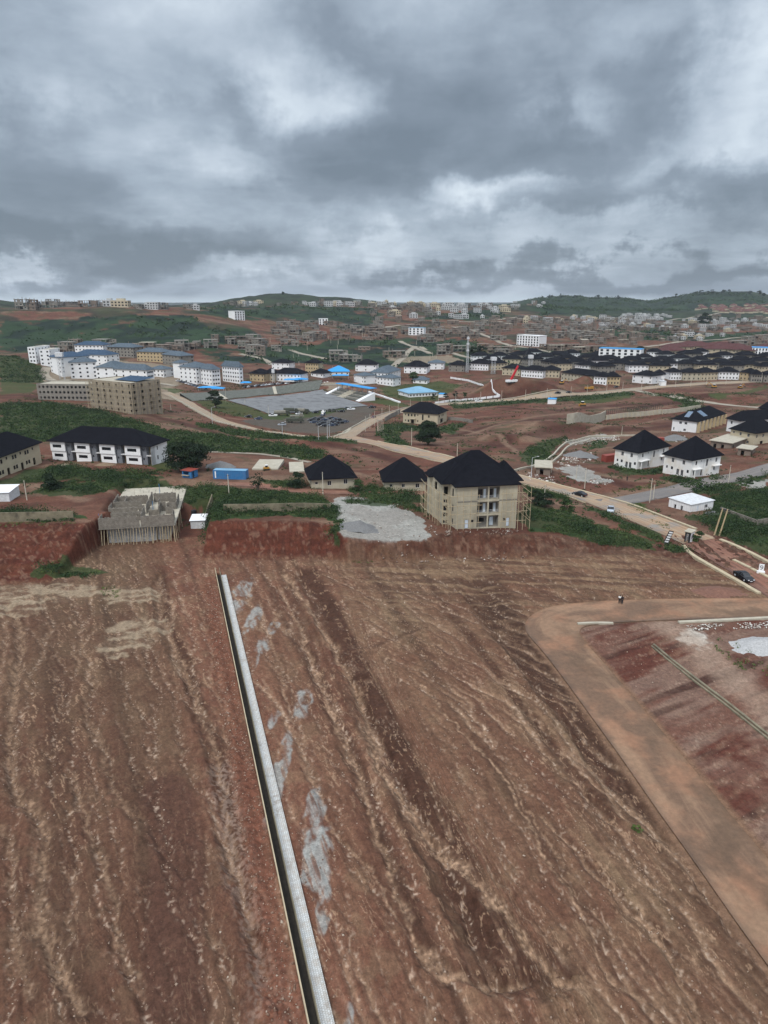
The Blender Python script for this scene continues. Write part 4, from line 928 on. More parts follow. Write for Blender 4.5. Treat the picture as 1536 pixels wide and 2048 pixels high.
# ================================================================ near buildings
def cream_block():
    A, B, L, rot = frame_of((912,1058.5), (1031,1056.5)); H = 10.4; z0 = A.z
    t = thing('apartment_block', 'three storey cream block under black hipped roof with bamboo scaffolding beside the gravel yard', 'building', (A.x, A.y, z0), rot)
    w_ = M['cream']; mb = MB(); x1, x2 = L * .338, L * .70
    # outline of the stepped plan, walked so that the outside is on the right
    pts = [(0,0),(L,0),(L,4.5),(L+1.6,4.5),(L+1.6,11),(L-.6,11),(L-.6,16),(-1.4,16),(-1.4,15),(-3.5,15),(-3.5,12.6),(-3.0,12.6),(-3.0,10.6),(-2.4,8.2),(-2.4,4.2),(-.7,4.2)]
    front = [(x1, x2, .1, 2.95), (x1, x2, 3.35, 6.35), (x1, x2, 6.85, 9.9), (L*.14, L*.20, 0.05, 2.2, 'd'), (L*.245,L*.285,1.5,2.1), (L*.78,L*.82,1.5,2.1), (L*.83,L*.885,.05,2.2,'d')]
    ops = {0: front, 4: [(1.5,2.9,4.3,5.6),(1.5,2.9,7.5,8.8),(1.5,2.9,1.1,2.4)], 2: [(1,2,7.6,9)],
           14: [(.35,1.35,7.1,9.3,'o'),(.35,.78,5.3,6.1),(.92,1.35,5.3,6.1),(.35,1.35,3.4,4.6),(.35,.78,1.9,2.9),(.92,1.35,1.9,2.9),(.35,.78,.3,1.0),(.92,1.35,.3,1.0)],
           13: [], 12: [(.5,1.9,7.2,9.2,'o')], 15: [(1.6,2.4,7.4,9.3),(1.8,2.4,3.8,5.4),(1.8,2.4,.4,2.0)]}
    # order in the list is counter-clockwise starting on the front; build left flank openings by their index
    n = len(pts)
    for i in range(n):
        p, q = pts[i], pts[(i + 1) % n]
        ln = math.hypot(q[0] - p[0], q[1] - p[1]); oo = [k for k in ops.get(i, []) if k[1] < ln - .05]
        wall(mb, p, q, -1.5, H, [k[:4] for k in oo], w_)
        for k in oo:
            if k[0] == x1: continue
            put_window(t, p, q, k, 'blackmetal')
    mb.build('wall', t)
    lg = MB()
    # loggias: back wall, slabs, middle pier
    wall(lg, (x1, 1.8), (x2, 1.8), -.1, 10, [(.9,2.3,.9,1.9),(3.0,3.9,1.0,1.9)], M['conc']); lg.box(x1-.05, x2+.05, .24, 1.8, 2.97, 3.3, w_); lg.box(x1-.05, x2+.05, .24, 1.8, 6.4, 6.8, w_)
    lg.box(x1-.15, x1-.01, .24, 1.8, 0, 10, M['conc']); lg.box(x2+.01, x2+.15, .24, 1.8, 0, 10, M['conc'])
    lg.box(x1 - .1, x2 + .1, .24, 1.8, -.3, .05, M['conc'])
    xm = (x1 + x2) / 2; lg.box(xm-.16, xm+.16, .02, .3, -.1, 10, w_)
    lg.build('loggia', t)
    for fz in (3.35, 6.85):
        r_ = MB()
        for k in range(3): r_.beam((x1, .12, fz + .35 + k * .3), (x2, .12, fz + .35 + k * .3), .025, M['alu'])
        r_.build('railing', t)
        for xa in (x1 + .6, xm + .5):
            d_ = MB(); d_.box(xa, xa + 1.1, 1.72, 1.79, fz, fz + 2.1, M['glass']); d_.build('window', t)
            d_ = MB(); d_.box(xa + 1.35, xa + 1.9, 1.72, 1.79, fz, fz + 2.1, M['door']); d_.build('door', t)
    d_ = MB(); d_.box(xm + 1.0, xm + 1.9, 1.7, 1.79, .05, 2.1, M['door']); d_.build('door', t)
    fl = MB()
    for fz in (0, 3.2, 6.6): fl.box(.3, L - .3, 2.1, 15.6, fz - .2, fz, M['conc']); fl.box(-2.1, -.2, 4.6, 14.6, fz - .2, fz, M['conc'])
    fl.build('floor_slab', t)
    bn = MB()
    for (a, b) in ((0, x1 - .02), (x2 + .02, L)):
        bn = MB(); bn.box(a - .08, b + .0, -.09, -.005, 6.5, 6.72, M['conc']); bn.build('cornice', t)
    rf = MB(); rm = M['roofk']
    hip(rf, -2.4, L + 1.6, 3.4, 15.8, H, 6.2, rm, .8, 2.2)
    hip(rf, 0, L, 0, 9.5, H + .012, 3.9, rm, .75, 5.0)
    hip(rf, -2.4, 5, 4.2, 13, H + .024, 3.9, rm, .7)
    hip(rf, -3.5, 0, 11.6, 15.2, H - .35, 1.6, rm, .6); hip(rf, L - 3, L + 1.8, 4.6, 11.4, H + .036, 3.6, rm, .7)
    rf.build('roof', t)
    FOOT.append((A.x + L / 2, A.y + 7, 13))
    # scaffolding
    sc_ = thing('scaffolding', 'bamboo scaffold poles tied round the cream three storey block', 'scaffolding', (A.x, A.y, z0), rot)
    rr_ = random.Random(3)
    lines = [((-1.6, -1.1), (L * .33, -1.1), 5), ((L * .72, -1.1), (L + 1.2, -1.1), 6), ((L + 3.0, -.6), (L + 3.4, 12), 6), ((-1.4, -1.0), (-3.2, 3.6), 5), ((-3.6, 3.4), (-4.7, 12), 6), ((-4.8, 12), (-4.8, 16), 3)]
    for (a, b, n_) in lines:
        for i in range(n_):
            f_ = i / (n_ - 1); x = a[0] + (b[0] - a[0]) * f_ + rr_.uniform(-.2, .2); y = a[1] + (b[1] - a[1]) * f_
            p = MB(); h_ = rr_.uniform(7.0, 9.9); p.beam((x, y, -1), (x + rr_.uniform(-.3, .3), y + .2, h_), .065, M['wood']); p.build('upright_pole', sc_)
        for lv in range(4):
            zz = 1.7 + lv * 2.2 + rr_.uniform(-.2, .2); p = MB(); e = rr_.uniform(.3, 1.2); d = Vector((b[0] - a[0], b[1] - a[1], 0)).normalized() * e
            p.beam((a[0] - d.x, a[1] - d.y, zz), (b[0] + d.x, b[1] + d.y, zz + rr_.uniform(-.2, .2)), .06, M['wood']); p.build('ledger_pole', sc_)
            if lv in (1, 2) and n_ > 3:
                p = MB(); p.beam((a[0], a[1] - .1, zz - 2), (b[0], b[1] - .1, zz + .3), .035, M['wood']); p.build('brace_pole', sc_)
    return t
cream_block()
def wins(L, spec): return [(L * a - w_ / 2, L * a + w_ / 2, z, z + h, k) for (a, w_, z, h, k) in spec]
# two single storey houses with steep roofs
house('bungalow', 'cream bungalow with steep black hipped roof beside the gravel yard, left one of two', (623,977), (709,978), 11.5, 3.1, 'cream', 'roofk', 5.4,
      {0: wins(12, [(.12,.8,1.5,.7,'w'),(.42,1.1,1.0,1.3,'w'),(.80,1.1,1.2,1.4,'w')]), 3: [(2,3,.3,2.2),(5,6,1,2)]}, oh=.8)
house('bungalow', 'cream bungalow with steep black hipped roof tucked against the scaffolded three storey block', (770,981), (852,981), 11, 3.1, 'cream', 'roofk', 5.6,
      {0: wins(11.5, [(.15,.8,1.4,.8,'w'),(.45,.9,1.2,1.0,'w'),(.8,1.1,1.0,1.2,'w')]), 3: [(2,3,.3,2.2),(6,6.8,.3,2.2)]}, oh=.8)
# long white terrace
def terrace():
    A, B, L, rot = frame_of((106,919), (305,931)); H = 6.4; z0 = min(A.z, B.z); D = 9.5
    t = thing('terrace_house', 'long white two storey terrace with grey panels under a long black roof', 'house', (A.x, A.y, z0), rot)
    mb = MB(); W = M['white']; n = 4; u = L / n
    for i in range(n):
        x = i * u
        fr = [(.9, 3.4, 1.2, 2.2), (.9, 3.4, 4.4, 5.4)] if u > 6 else [(.6, u * .4, 1.2, 2.2), (.6, u * .4, 4.4, 5.4)]
        w1, w2 = u * .60, u * .80
        wall(mb, (x, 0), (x + w1, 0), -1.2, 3.05, [(.9, w1 - 1.3, 1.1, 2.1)], W); wall(mb, (x, -.35), (x + w1, -.35), 3.05, H, [(.9, w1 - 1.3, 4.2, 5.2)], W)
        mb.face([(x, 0, 3.05), (x, -.35, 3.05), (x + w1, -.35, 3.05), (x + w1, 0, 3.05)], W)
        mb.face([(x, 0, 3.05), (x, -.35, 3.05), (x, -.35, H), (x, 0, H)][::-1], W); mb.face([(x + w1, -.35, 3.05), (x + w1, 0, 3.05), (x + w1, 0, H), (x + w1, -.35, H)], W)
        put_window(t, (x, 0), (x + w1, 0), (.9, w1 - 1.3, 1.1, 2.1, 'w'), 'blackmetal'); put_window(t, (x, -.35), (x + w1, -.35), (.9, w1 - 1.3, 4.2, 5.2, 'w'), 'blackmetal')
        g_ = MB(); wall(g_, (x + w1 + .003, .5), (x + w2, .5), -1.2, H, [(.3, .8, 1.5, 2.2), (.3, .8, 4.6, 5.3)], M['greywall']); g_.face([(x + w2, .5, -1), (x + w2, 1.8, -1), (x + w2, 1.8, H), (x + w2, .5, H)], M['greywall'])
        g_.face([(x + w1 + .003, .0, 3), (x + w1 + .003, .5, 3), (x + w1 + .003, .5, H), (x + w1 + .003, .0, H)], M['greywall']); g_.build('grey_panel', t)
        b_ = MB(); wall(b_, (x + w2, 2.0), (x + u, 2.0), -1.2, H, [(.3, 1.2, .05, 2.1), (.3, 1.1, 3.3, 5.3)], M['tan']); b_.box(x + w2 + .02, x + u - .02, .0, 1.99, 2.95, 3.1, M['white']); b_.build('porch', t)
        r_ = MB()
        for k in range(3): r_.beam((x + w2, .05, 3.4 + k * .3), (x + u, .05, 3.4 + k * .3), .03, M['blackmetal'])
        r_.build('railing', t)
        mb.face([(x + u, 0, -1), (x + u, 2, -1), (x + u, 2, H), (x + u, 0, H)] if i < n - 1 else [(x+u,0,-1),(x+u,2,-1),(x+u,2,H),(x+u,0,H)], W)
    sd = [(3.2, 4.0, 1.2, 2.6, 'w'), (3.4, 4.0, 4.3, 5.6, 'w')]
    wall(mb, (L, .003), (L, D), -1.2, H, [s[:4] for s in sd], W); wall(mb, (L, D), (0, D), -1.2, H, [], W); wall(mb, (0, D), (0, 0), -1.2, H, [(4,5,1,2.2)], W)
    for s in sd: put_window(t, (L, 0), (L, D), s)
    mb.build('wall', t)
    rf = MB(); hip(rf, 0, L, -.35, D, H, 4.3, M['roofk'], .75, L * .52)
    for i in range(n): hip(rf, i * u + u * .58, i * u + u + .1, -.25, 3.5, H + .01, 1.5, M['roofk'], .35)
    rf.build('roof', t); FOOT.extend([(A.x + math.cos(rot) * L * f_, A.y + 5, 6) for f_ in (.15, .4, .65, .88)])
terrace()
A_, B_ = G(-70, 985), G(84, 926)
house('terrace_house', 'cream two storey house row with black roof at the left frame edge', A_, B_, 12, 6.4, 'cream2', 'roofk', 4.6,
      {0: sum([[(x, x+1.0, 1.1, 2.3, 'w'), (x+1.3, x+2.3, 1.1, 2.3, 'w'), (x, x+1.0, 4.2, 5.4, 'w'), (x+1.3, x+2.3, 4.2, 5.4, 'w'), (x+4.0,x+4.8,4.8,5.6,'w'), (x+3.9,x+5.2,.1,2.3,'o')] for x in (1.5, 8.5, 15.5, 22.5, 29)], []), 1: [(4,5,1,2.2,'w'),(4,5,4.2,5.4,'w')]}, oh=.8, band=[3.0], fm='blackmetal')
# white pair of houses on the right
def pair(A, B, Cn, lab, apex):
    A, B, L, rot = frame_of(A, B); D = depth_of(A, B, Cn, L, rot); H = 6.3
    L_, D_ = L, D; L, D = D_, L_
    f = [(L*.10,L*.10+.7,1.6,2.6,'w'),(L*.28,L*.28+.9,1.5,2.6,'w'),(L*.50,L*.50+1.0,.1,2.2,'w'),(L*.66,L*.66+1.0,.1,2.2,'w'),(L*.86,L*.86+.9,1.5,2.6,'w'),(L*.28,L*.28+1.0,4.1,5.6,'w'),(L*.68,L*.68+1.0,4.1,5.6,'w')]
    s = [(D*.14,D*.14+.9,4.1,5.6,'w'),(D*.32,D*.32+.5,5.0,5.6,'w'),(D*.50,D*.50+1.1,3.1,5.6,'w'),(D*.82,D*.82+1.0,4.0,5.6,'w'),(D*.64,D*.64+.5,4.9,5.5,'w'),(D*.10,D*.10+1.1,.6,2.4,'w'),(D*.78,D*.78+1.0,1.2,2.6,'w'),(D*.35,D*.35+.9,.1,2.2,'o')]
    L, D = L_, D_
    t, L, D, rot, z = house('detached_house', lab, A, B, D, H, 'whitestain', 'roofk', 6.6, {3: f, 0: s}, oh=.75, z=A.z - .1, ridge=.6)
    p = MB(); p.box(L * .04, L * .32, -1.3, -.005, 2.75, 3.05, M['whitestain']); p.box(L * .05, L * .05 + .3, -1.25, -.95, -1, 2.749, M['whitestain']); p.build('porch_canopy', t)
    p = MB(); p.box(L * .72, L * .98, -1.0, -.005, 2.8, 3.05, M['whitestain']); p.build('canopy', t)
    p = MB(); p.beam((L * .42, -.08, -.5), (L * .42, -.08, 6.2), .06, M['alu']); p.build('downpipe', t)
pair((1272.7,938.5), (1333,929.5), (1240,931), 'white two storey house with black pyramid roof beside the rust red container', 0)
pair((1379,955.5), (1437,947.5), (1338,944), 'white two storey house with black pyramid roof closest to the grey asphalt road', 0)
# solar roofed row, cream house, rows behind
t, L, D, rot, z = house('row_house', 'white ended two storey row house with solar panels on its black roof', (1342.5,862), (1391,865.5), 36, 6.4, 'white', 'roofk', 4.2,
      {0: [(3.5,4.8,4.2,5.4,'w'),(6.2,7.5,4.2,5.4,'w'),(6.0,7.2,.9,2.0,'w'),(.8,1.4,.8,2.2,'w')], 1: sum([[(x,x+1.6,.1,2.6,'o'),(x,x+1.6,3.4,5.8,'o'),(x+2.2,x+3.2,4.0,5.4,'w')] for x in (1,6,11,16,21,26,31)], [])}, oh=.9, floor_z=[3.1])
cb = MB()
for x in (0, 5, 10, 15, 20, 25, 30, 35): cb.box(L + .25, L + 1.7, x + .4, x + .75, -1, 6.1, M['tan']); 
cb.build('pier', t)
for (u, v) in ((.10, .17), (.45, .27)):
    sp = MB(); rise_, hw = 4.2, (L + 1.8) / 2
    for k in range(1):
        if u < .2: y = [3.2, 8.6]; x0, x1 = L * .52 + .6, L * .52 + 2.6
        else: y = [10.2, 15.2]; x0, x1 = L * .52 + 1.2, L * .52 + 5.0
        f_ = lambda x: 6.43 + rise_ * (1 - abs(x - L / 2) / hw) + .12
        if u < .2:
            x0, x1 = L * .42, L * .42 + 2.4; y = [1.2, 5.2]; e_ = [6.5 + rise_ * (q + .9) / hw + .1 for q in y]; Q = [(x0, y[0], e_[0]), (x1, y[0], e_[0]), (x1 + .3, y[1], e_[1]), (x0 + .3, y[1], e_[1])]
        else: Q = [(x0, y[0], f_(x0)), (x1, y[0], f_(x1)), (x1, y[1], f_(x1)), (x0, y[1], f_(x0))]
        sp.face(Q, M['solar']); sp.face([(a_, b_, c_ - .06) for a_, b_, c_ in Q][::-1], M['alu'])
    sp.build('solar_panel', t)
house('row_house', 'long black roofed row house with cream walls behind the solar panelled one', (1452,862), (1478,865), 48, 6.4, 'white', 'roofk', 4.2, {0: [(2,3.2,4,5.4,'w')], 1: sum([[(x,x+1.4,4.0,5.4,'w'),(x,x+1.4,.9,2.3,'w'),(x+2.4,x+4,.1,2.5,'o')] for x in (1,7,13,19,25,31,37,43)], [])}, oh=.9)
house('row_house', 'black roofed row house at the right edge beyond the other rows', (1516,838), (1538,841), 40, 6.4, 'tan', 'roofk', 4.2, {0: [(2,3.2,4,5.4,'w')]}, oh=.9)
house('detached_house', 'cream two storey house with black pyramid roof behind the concrete slab building', (1458,885), (1507,890), 16, 6.3, 'cream2', 'roofk', 5.2,
      {0: [(1.2,2.0,4.6,5.5,'w'),(4.5,5.5,4.1,5.5,'w'),(8.3,9.4,4.1,5.5,'w'),(1.2,2.0,1.6,2.4,'w'),(4.3,5.2,1.2,2.4,'w'),(6.4,7.3,.1,2.2,'d'),(8.3,9.4,1.2,2.4,'w')], 1: [(1.0,1.8,4,5.5,'w'),(5,6,4,5.5,'w'),(4,6,.1,2.4,'o')]}, oh=.8)
# mansion beyond the round tree
t, L, D, rot, z = house('mansion', 'large cream two storey house with broad black roof beside the curving side road', (806,845), (875,849.5), 15, 7.0, 'cream2', 'roofk', 5.2,
      {0: [(1.2,1.9,4.9,5.8,'w'),(3.0,4.0,4.4,5.9,'w'),(5.0,6.0,4.4,5.9,'w'),(7.0,8.0,4.4,5.9,'w'),(9.0,9.7,5,5.8,'w'),(12,13,2.6,6.0,'w'),(15.8,16.8,4.4,5.8,'w'),(1.2,1.9,1.5,2.3,'w'),(3.0,4.0,1.0,2.4,'w'),(5.2,7.6,.1,2.6,'o'),(9.0,9.7,1.5,2.4,'w'),(15.8,16.8,1.0,2.4,'w'),(14,14.6,1.6,2.4,'w')], 1: [(2.5,3.5,4.4,5.8,'w'),(6.5,7.5,4.4,5.8,'w'),(8.5,9.5,4.6,5.9,'w'),(4.5,8.5,1.0,3.4,'o')]}, oh=.9, fm='blackmetal')
rb = MB(); hip(rb, -.3, L * .45, -.3, D * .55, 7.01, 2.6, M['roofk'], .7); rb.build('roof', t)
p = MB(); p.box(4.8, 8.0, -1.4, -.005, 3.0, 3.3, M['cream2']); p.box(4.9, 5.2, -1.3, -1.0, -1, 3.0, M['cream2']); p.box(7.6, 7.9, -1.3, -1.0, -1, 3.0, M['cream2']); p.build('porch', t)
# white site office with flat zinc roof
A, B, L, rot = frame_of((1337,1013), (1380,1024.5)); D = depth_of(A, B, (1417,1016.5), L, rot)
t = thing('site_office', 'low white panelled cabin with flat white roof between the two roads', 'cabin', (A.x, A.y, min(A.z, B.z)), rot)
mb = MB(); f = [(L*.25,L*.25+.8,.1,1.3,'w'),(L*.55,L*.55+.8,.1,1.5,'w')]; s = [(D*.28,D*.28+.8,.05,2.0,'d'),(D*.62,D*.62+1.2,1.0,2.0,'w')]
for k, (p, q, o_) in enumerate([((0,0),(L,0),f),((L,0),(L,D),s),((L,D),(0,D),[]),((0,D),(0,0),[])]):
    wall(mb, p, q, -1, 2.7, [x[:4] for x in o_], M['white'])
    for x in o_: put_window(t, p, q, x, 'alu')
    n_ = int((L if k % 2 == 0 else D) / .9); d = Vector((q[0]-p[0], q[1]-p[1], 0)).normalized(); nn = Vector((d.y, -d.x, 0)) * .03
    for i in range(n_ + 1):
        c = Vector((*p, 0)) + d * i * .9 + nn; mb.beam((c.x, c.y, -.5), (c.x, c.y, 2.65), .03, M['alu'], 4)
mb.build('wall', t); rb = MB(); rb.face([(-.3,-.3,2.7),(L+.3,-.3,2.72),(L+.3,D+.3,3.0),(-.3,D+.3,3.05)], M['tin']); rb.face([(-.3,D+.3,2.93),(L+.3,D+.3,2.9),(L+.3,-.3,2.62),(-.3,-.3,2.6)], M['tin'])
for a, b in (((-.3,-.3,2.7),(L+.3,-.3,2.72)),((L+.3,-.3,2.72),(L+.3,D+.3,3.0))): rb.face([(a[0],a[1],a[2]-.12),(b[0],b[1],b[2]-.12),b,a], M['white'])
rb.build('roof', t); FOOT.append((A.x+4, A.y+4, 8))
# half built block-wall building on props
def half_built():
    A, B, L, rot = frame_of((206,1092), (352,1084)); z0 = 0.6; zs = 4.0; D = 36
    rot = rad(11); L = 16.6
    t = thing('unfinished_building', 'half built blockwork house with roofless rooms on bamboo propped slab', 'building', (A.x, A.y, z0), rot)
    A_ = t
    s = MB(); s.box(-.5, L + .1, -.15, D, zs - z0, zs - z0 + .2, M['block']); s.box(-.4, L, .05, D - .1, zs - z0 + .2, zs - z0 + .22, M['concpale']); s.build('floor_slab', t)
    lw = MB(); wall(lw, (1.2, 1.4), (L * .72, 1.4), -1, zs - z0, [], M['blocklt']); wall(lw, (L * .74, 1.7), (L - 1.6, 1.7), -1, zs - z0, [], M['blocklt']); lw.box(1.2, 1.42, 1.63, D, -1, zs - z0, M['blocklt']); lw.box(L - 1.8, L - 1.6, 1.93, D, -1, zs - z0, M['blocklt']); lw.build('lower_wall', t)
    zb = zs - z0 + .22; h = 2.3; k = M['block']
    def w_(x0, y0, x1, y1, hh=h, name='partition_wall'):
        b = MB(); th = .2
        if x0 == x1: b.box(x0, x0 + th, y0, y1, zb, zb + hh, k)
        else: b.box(x0, x1, y0, y0 + th, zb, zb + hh, k)
        # ragged block tops
        rr_ = random.Random(int(x0 * 7 + y0 * 13)); ln = max(x1 - x0, y1 - y0); q = .3
        while q < ln - .6:
            if rr_.random() < .45:
                if x0 == x1: b.box(x0 + .005, x0 + th - .005, y0 + q, y0 + q + .42, zb + hh, zb + hh + .2, k)
                else: b.box(x0 + q, x0 + q + .42, y0 + .005, y0 + th - .005, zb + hh, zb + hh + .2, k)
            q += .6
        b.build(name, t)
    m_ = L * .53; X0, X1 = -.4, L
    w_(X0, 0, m_ - .15, 0, 2.5); w_(m_ + .15, 0, X1 - .1, 0, 2.5); w_(X0, .2, X0, 4.2); w_(X1 - .7, .2, X1 - .7, 5.4)
    w_(1.6, 4.4, m_ - 1.6, 4.4); w_(X0 + .2, 4.0, 1.4, 4.0, .9); w_(m_ - 1.4, 4.9, m_ - .4, 4.9)
    w_(m_ - .2, 2.6, m_ - .2, 8.2); w_(.2, 9.2, m_ - 1.8, 9.2, 2.1); w_(m_ - 1.6, 10, m_ - .2, 10); w_(.2, 9.4, .2, 13.8)
    w_(m_, 10.2, m_, 15.8); w_(m_ + .8, 8.6, m_ + 3.2, 8.6, 1.4); w_(m_ + 3.2, 8, m_ + 3.2, 13); w_(m_ + 3.4, 12, X1 - 3.2, 12); w_(X1 - 3.0, 9.2, X1 - 1.2, 9.2, 1.8); w_(X1 - 3.2, 12.9, X1 - .8, 12.9, 1.7)
    w_(X0 + .9, 14.2, m_ - 1.5, 14.2); w_(X0 + .8, 14.4, X0 + .8, 22); w_(X0 + 1, 19.4, m_ - .6, 19.4, 2.2); w_(m_ + .6, 20.5, X1 - 1.5, 20.5, 2.3); w_(m_, 17, m_, 22.4); w_(X1 - 3.0, 17.0, X1 - 1.4, 17.0, 1.8)
    w_(m_ + 2.6, 13.2, m_ + 2.6, 16); w_(X1 - .9, 13, X1 - .9, 20.3, 2.0); w_(3, 15, 3, 19)
    rr_ = random.Random(5)
    pr = [(x, -.1 + rr_.uniform(-.15, .5)) for x in np.linspace(0, L - .3, 26)] + [(L + rr_.uniform(-1.2, .2), y) for y in np.linspace(1, 30, 20)] + [(x, .8) for x in np.linspace(L - 3, L, 6)]
    for (x, y) in pr:
        p = MB(); p.beam((x + rr_.uniform(-.35, .35), y - rr_.uniform(0, .5), -1.0), (x, y, zs - z0), .085, M['wood']); p.build('bamboo_prop', t)
    for (x, y, c_, h_) in ((4.0, 25, 'pole', 2.6), (10.4, 25.5, 'blue', 3.6), (m_ + 1.6, 11, 'blue', 3.0), (-1.2, 5.0, 'blue', 2.2)):
        p = MB(); p.beam((x, y, zb - .1), (x, y, zb + h_), .07, M[c_]); p.build('standing_post', t)
    for k_ in range(14):
        p = MB(); x, y = rr_.uniform(2, L - 1), rr_.uniform(24, 34); p.beam((x, y, zb), (x + rr_.uniform(-.1, .1), y, zb + .6), .03, M['blackmetal']); p.build('starter_bar', t)
    FOOT.append((A.x + 2, A.y + 10, 12)); FOOT.append((A.x + 2, A.y + 26, 12)); return t
half_built()
# ================================================================ walls, sheds, yards near the cut
wallstrip('boundary_wall', 'long mould stained boundary wall above the red cut at the left', 'wall', resample(gl([(-120,1046),(0,1044),(80,1043),(148,1041)], 0), 3), 2.3, .25, M['mould'])
wallstrip('boundary_wall', 'overgrown mould stained boundary wall above the middle red cut', 'wall', resample(gl([(448,1026),(540,1025),(662,1025)], 0), 3), 2.2, .25, M['mould'])
wallstrip('boundary_wall', 'dark side wall overgrown with creepers behind the small zinc shed', 'wall', resample(gl([(425,1003),(412,1040)], 0), 3), 2.0, .25, M['mould'])
wallstrip('boundary_wall', 'unfinished block wall crossing the green slope beyond the twin poles', 'wall', resample(gl([(1440,1025),(1475,1038),(1512,1052)], 0), 3), 1.6, .25, M['block'])
wallstrip('boundary_wall', 'grey block wall returning to the right edge below the green slope', 'wall', resample(gl([(1513,1056),(1570,1046)], 0), 3), 2.2, .25, M['block'])
def shed(name, label, cat, A, B, D, H, wm, rm, slope=.3, group=None):
    A, B, L, rot = frame_of(A, B); t = thing(name, label, cat, (A.x, A.y, min(A.z, B.z)), rot, group)
    mb = MB(); mb.box(0, L, 0, D, -.5, H, M[wm]); mb.build('wall', t)
    r_ = MB(); r_.face([(-.25,-.3,H+.02),(L+.25,-.3,H+.02),(L+.25,D+.3,H+slope),(-.25,D+.3,H+slope)], M[rm]); r_.face([(-.25,D+.3,H+slope-.08),(L+.25,D+.3,H+slope-.08),(L+.25,-.3,H-.06),(-.25,-.3,H-.06)], M[rm]); r_.build('roof', t)
    FOOT.append((A.x + L / 2, A.y + D / 2, max(L, D) * .6)); return t, L, D
t, L, D = shed('shed', 'small zinc shed with white sheet roof beside the half built blockwork house', 'shed', (382,1058), (410,1057), 4.5, 2.2, 'tin', 'white', .25)
shed('shed', 'grey zinc shed with white roof at the left edge above the boundary wall', 'shed', (-30,1004), (20,1003), 6, 2.4, 'tin', 'white', .5)
b = MB(); b.beam((0,0,0),(0,0,1.3),.65,M['blackmetal'],12); b.beam((0,0,1.3),(0,0,1.42),.3,M['blackmetal'],12); p = G(388,1030); o = b.build('water_tank', None, label='small black plastic water tank behind the zinc shed', category='water tank'); o.location = p
def container(label, A, B, D, mt, cat='container'):
    A, B, L, rot = frame_of(A, B); t = thing('shipping_container', label, cat, (A.x, A.y, min(A.z, B.z)), rot)
    b = MB(); H = 2.6; n = int(L / .28)
    for (p0, p1) in (((0,0),(L,0)),((L,D),(0,D))):
        d = Vector((p1[0]-p0[0], p1[1]-p0[1], 0)).normalized(); nn = Vector((d.y,-d.x,0)); st = L / n
        for i in range(n):
            e0 = .05 * (i % 2); a_ = Vector((*p0,0)) + d * st * i - nn * e0; c_ = a_ + d * st * .999
            b.face([(a_.x,a_.y,.15),(c_.x,c_.y,.15),(c_.x,c_.y,H-.1),(a_.x,a_.y,H-.1)], M[mt])
            if i: q = Vector((*p0,0)) + d * st * i; b.face([(q.x,q.y,.15),(q.x-nn.x*.05,q.y-nn.y*.05,.15),(q.x-nn.x*.05,q.y-nn.y*.05,H-.1),(q.x,q.y,H-.1)], M[mt])
    b.face([(L,0,.15),(L,D,.15),(L,D,H-.1),(L,0,H-.1)], M[mt]); b.face([(0,D,.15),(0,0,.15),(0,0,H-.1),(0,D,H-.1)], M[mt])
    b.build('body', t)
    f = MB()
    for z in (0, H - .1): f.box(-.03, L+.03, -.04, .06, z, z+.15, M[mt]); f.box(-.03, L+.03, D-.06, D+.04, z, z+.15, M[mt])
    for x in (-.04, L-.1): f.box(x, x+.14, -.05, .09, .1, H, M[mt]); f.box(x, x+.14, D-.09, D+.05, .1, H, M[mt])
    f.build('frame', t)
    r_ = MB(); r_.box(0, L, .05, D-.05, H-.12, H+.02, M['paleblue'] if mt == 'blue' else M[mt]); r_.build('roof', t)
    d = MB(); d.box(L+.005, L+.05, .15, D-.15, .25, H-.2, M[mt]); d.build('door', t)
    if mt == 'blue':
        for x in (.5,): s_ = MB(); s_.box(x, x+.35, -.02, -.003, .3, H-.3, M['white']); s_.build('white_panel', t)
    FOOT.append((A.x + L / 2, A.y + 1, L * .55)); return t
container('long blue shipping container lying on the red yard right of the big tree', (427,957.5), (492,959.5), 2.6, 'blue')
container('rust red container standing at the left corner of the white house', (1212,925), (1240,921), 2.6, 'redbox')
container('dark red container half hidden behind the roof of the white house', (1296,886), (1328,886.5), 2.6, 'redbox')
A, B, L, rot = frame_of((365,955), (383,958)); t = thing('kiosk', 'little blue kiosk with open counter under the big dark tree', 'kiosk', (A.x,A.y,A.z), rot)
b = MB(); wall(b,(0,0),(L,0),0,2.2,[(.4,L-.9,1.0,1.9)],M['blue']); wall(b,(L,0),(L,3),0,2.2,[(.6,1.4,.05,1.9)],M['blue']); wall(b,(L,3),(0,3),0,2.2,[],M['blue']); wall(b,(0,3),(0,0),0,2.2,[],M['blue']); b.build('wall', t)
r_ = MB(); r_.box(-.3,L+.3,-.4,3.3,2.2,2.3,M['redbox']); r_.build('roof', t); c_ = MB(); c_.box(.2,L-.6,-.7,-.01,.85,.95,M['wood']); c_.build('counter', t)
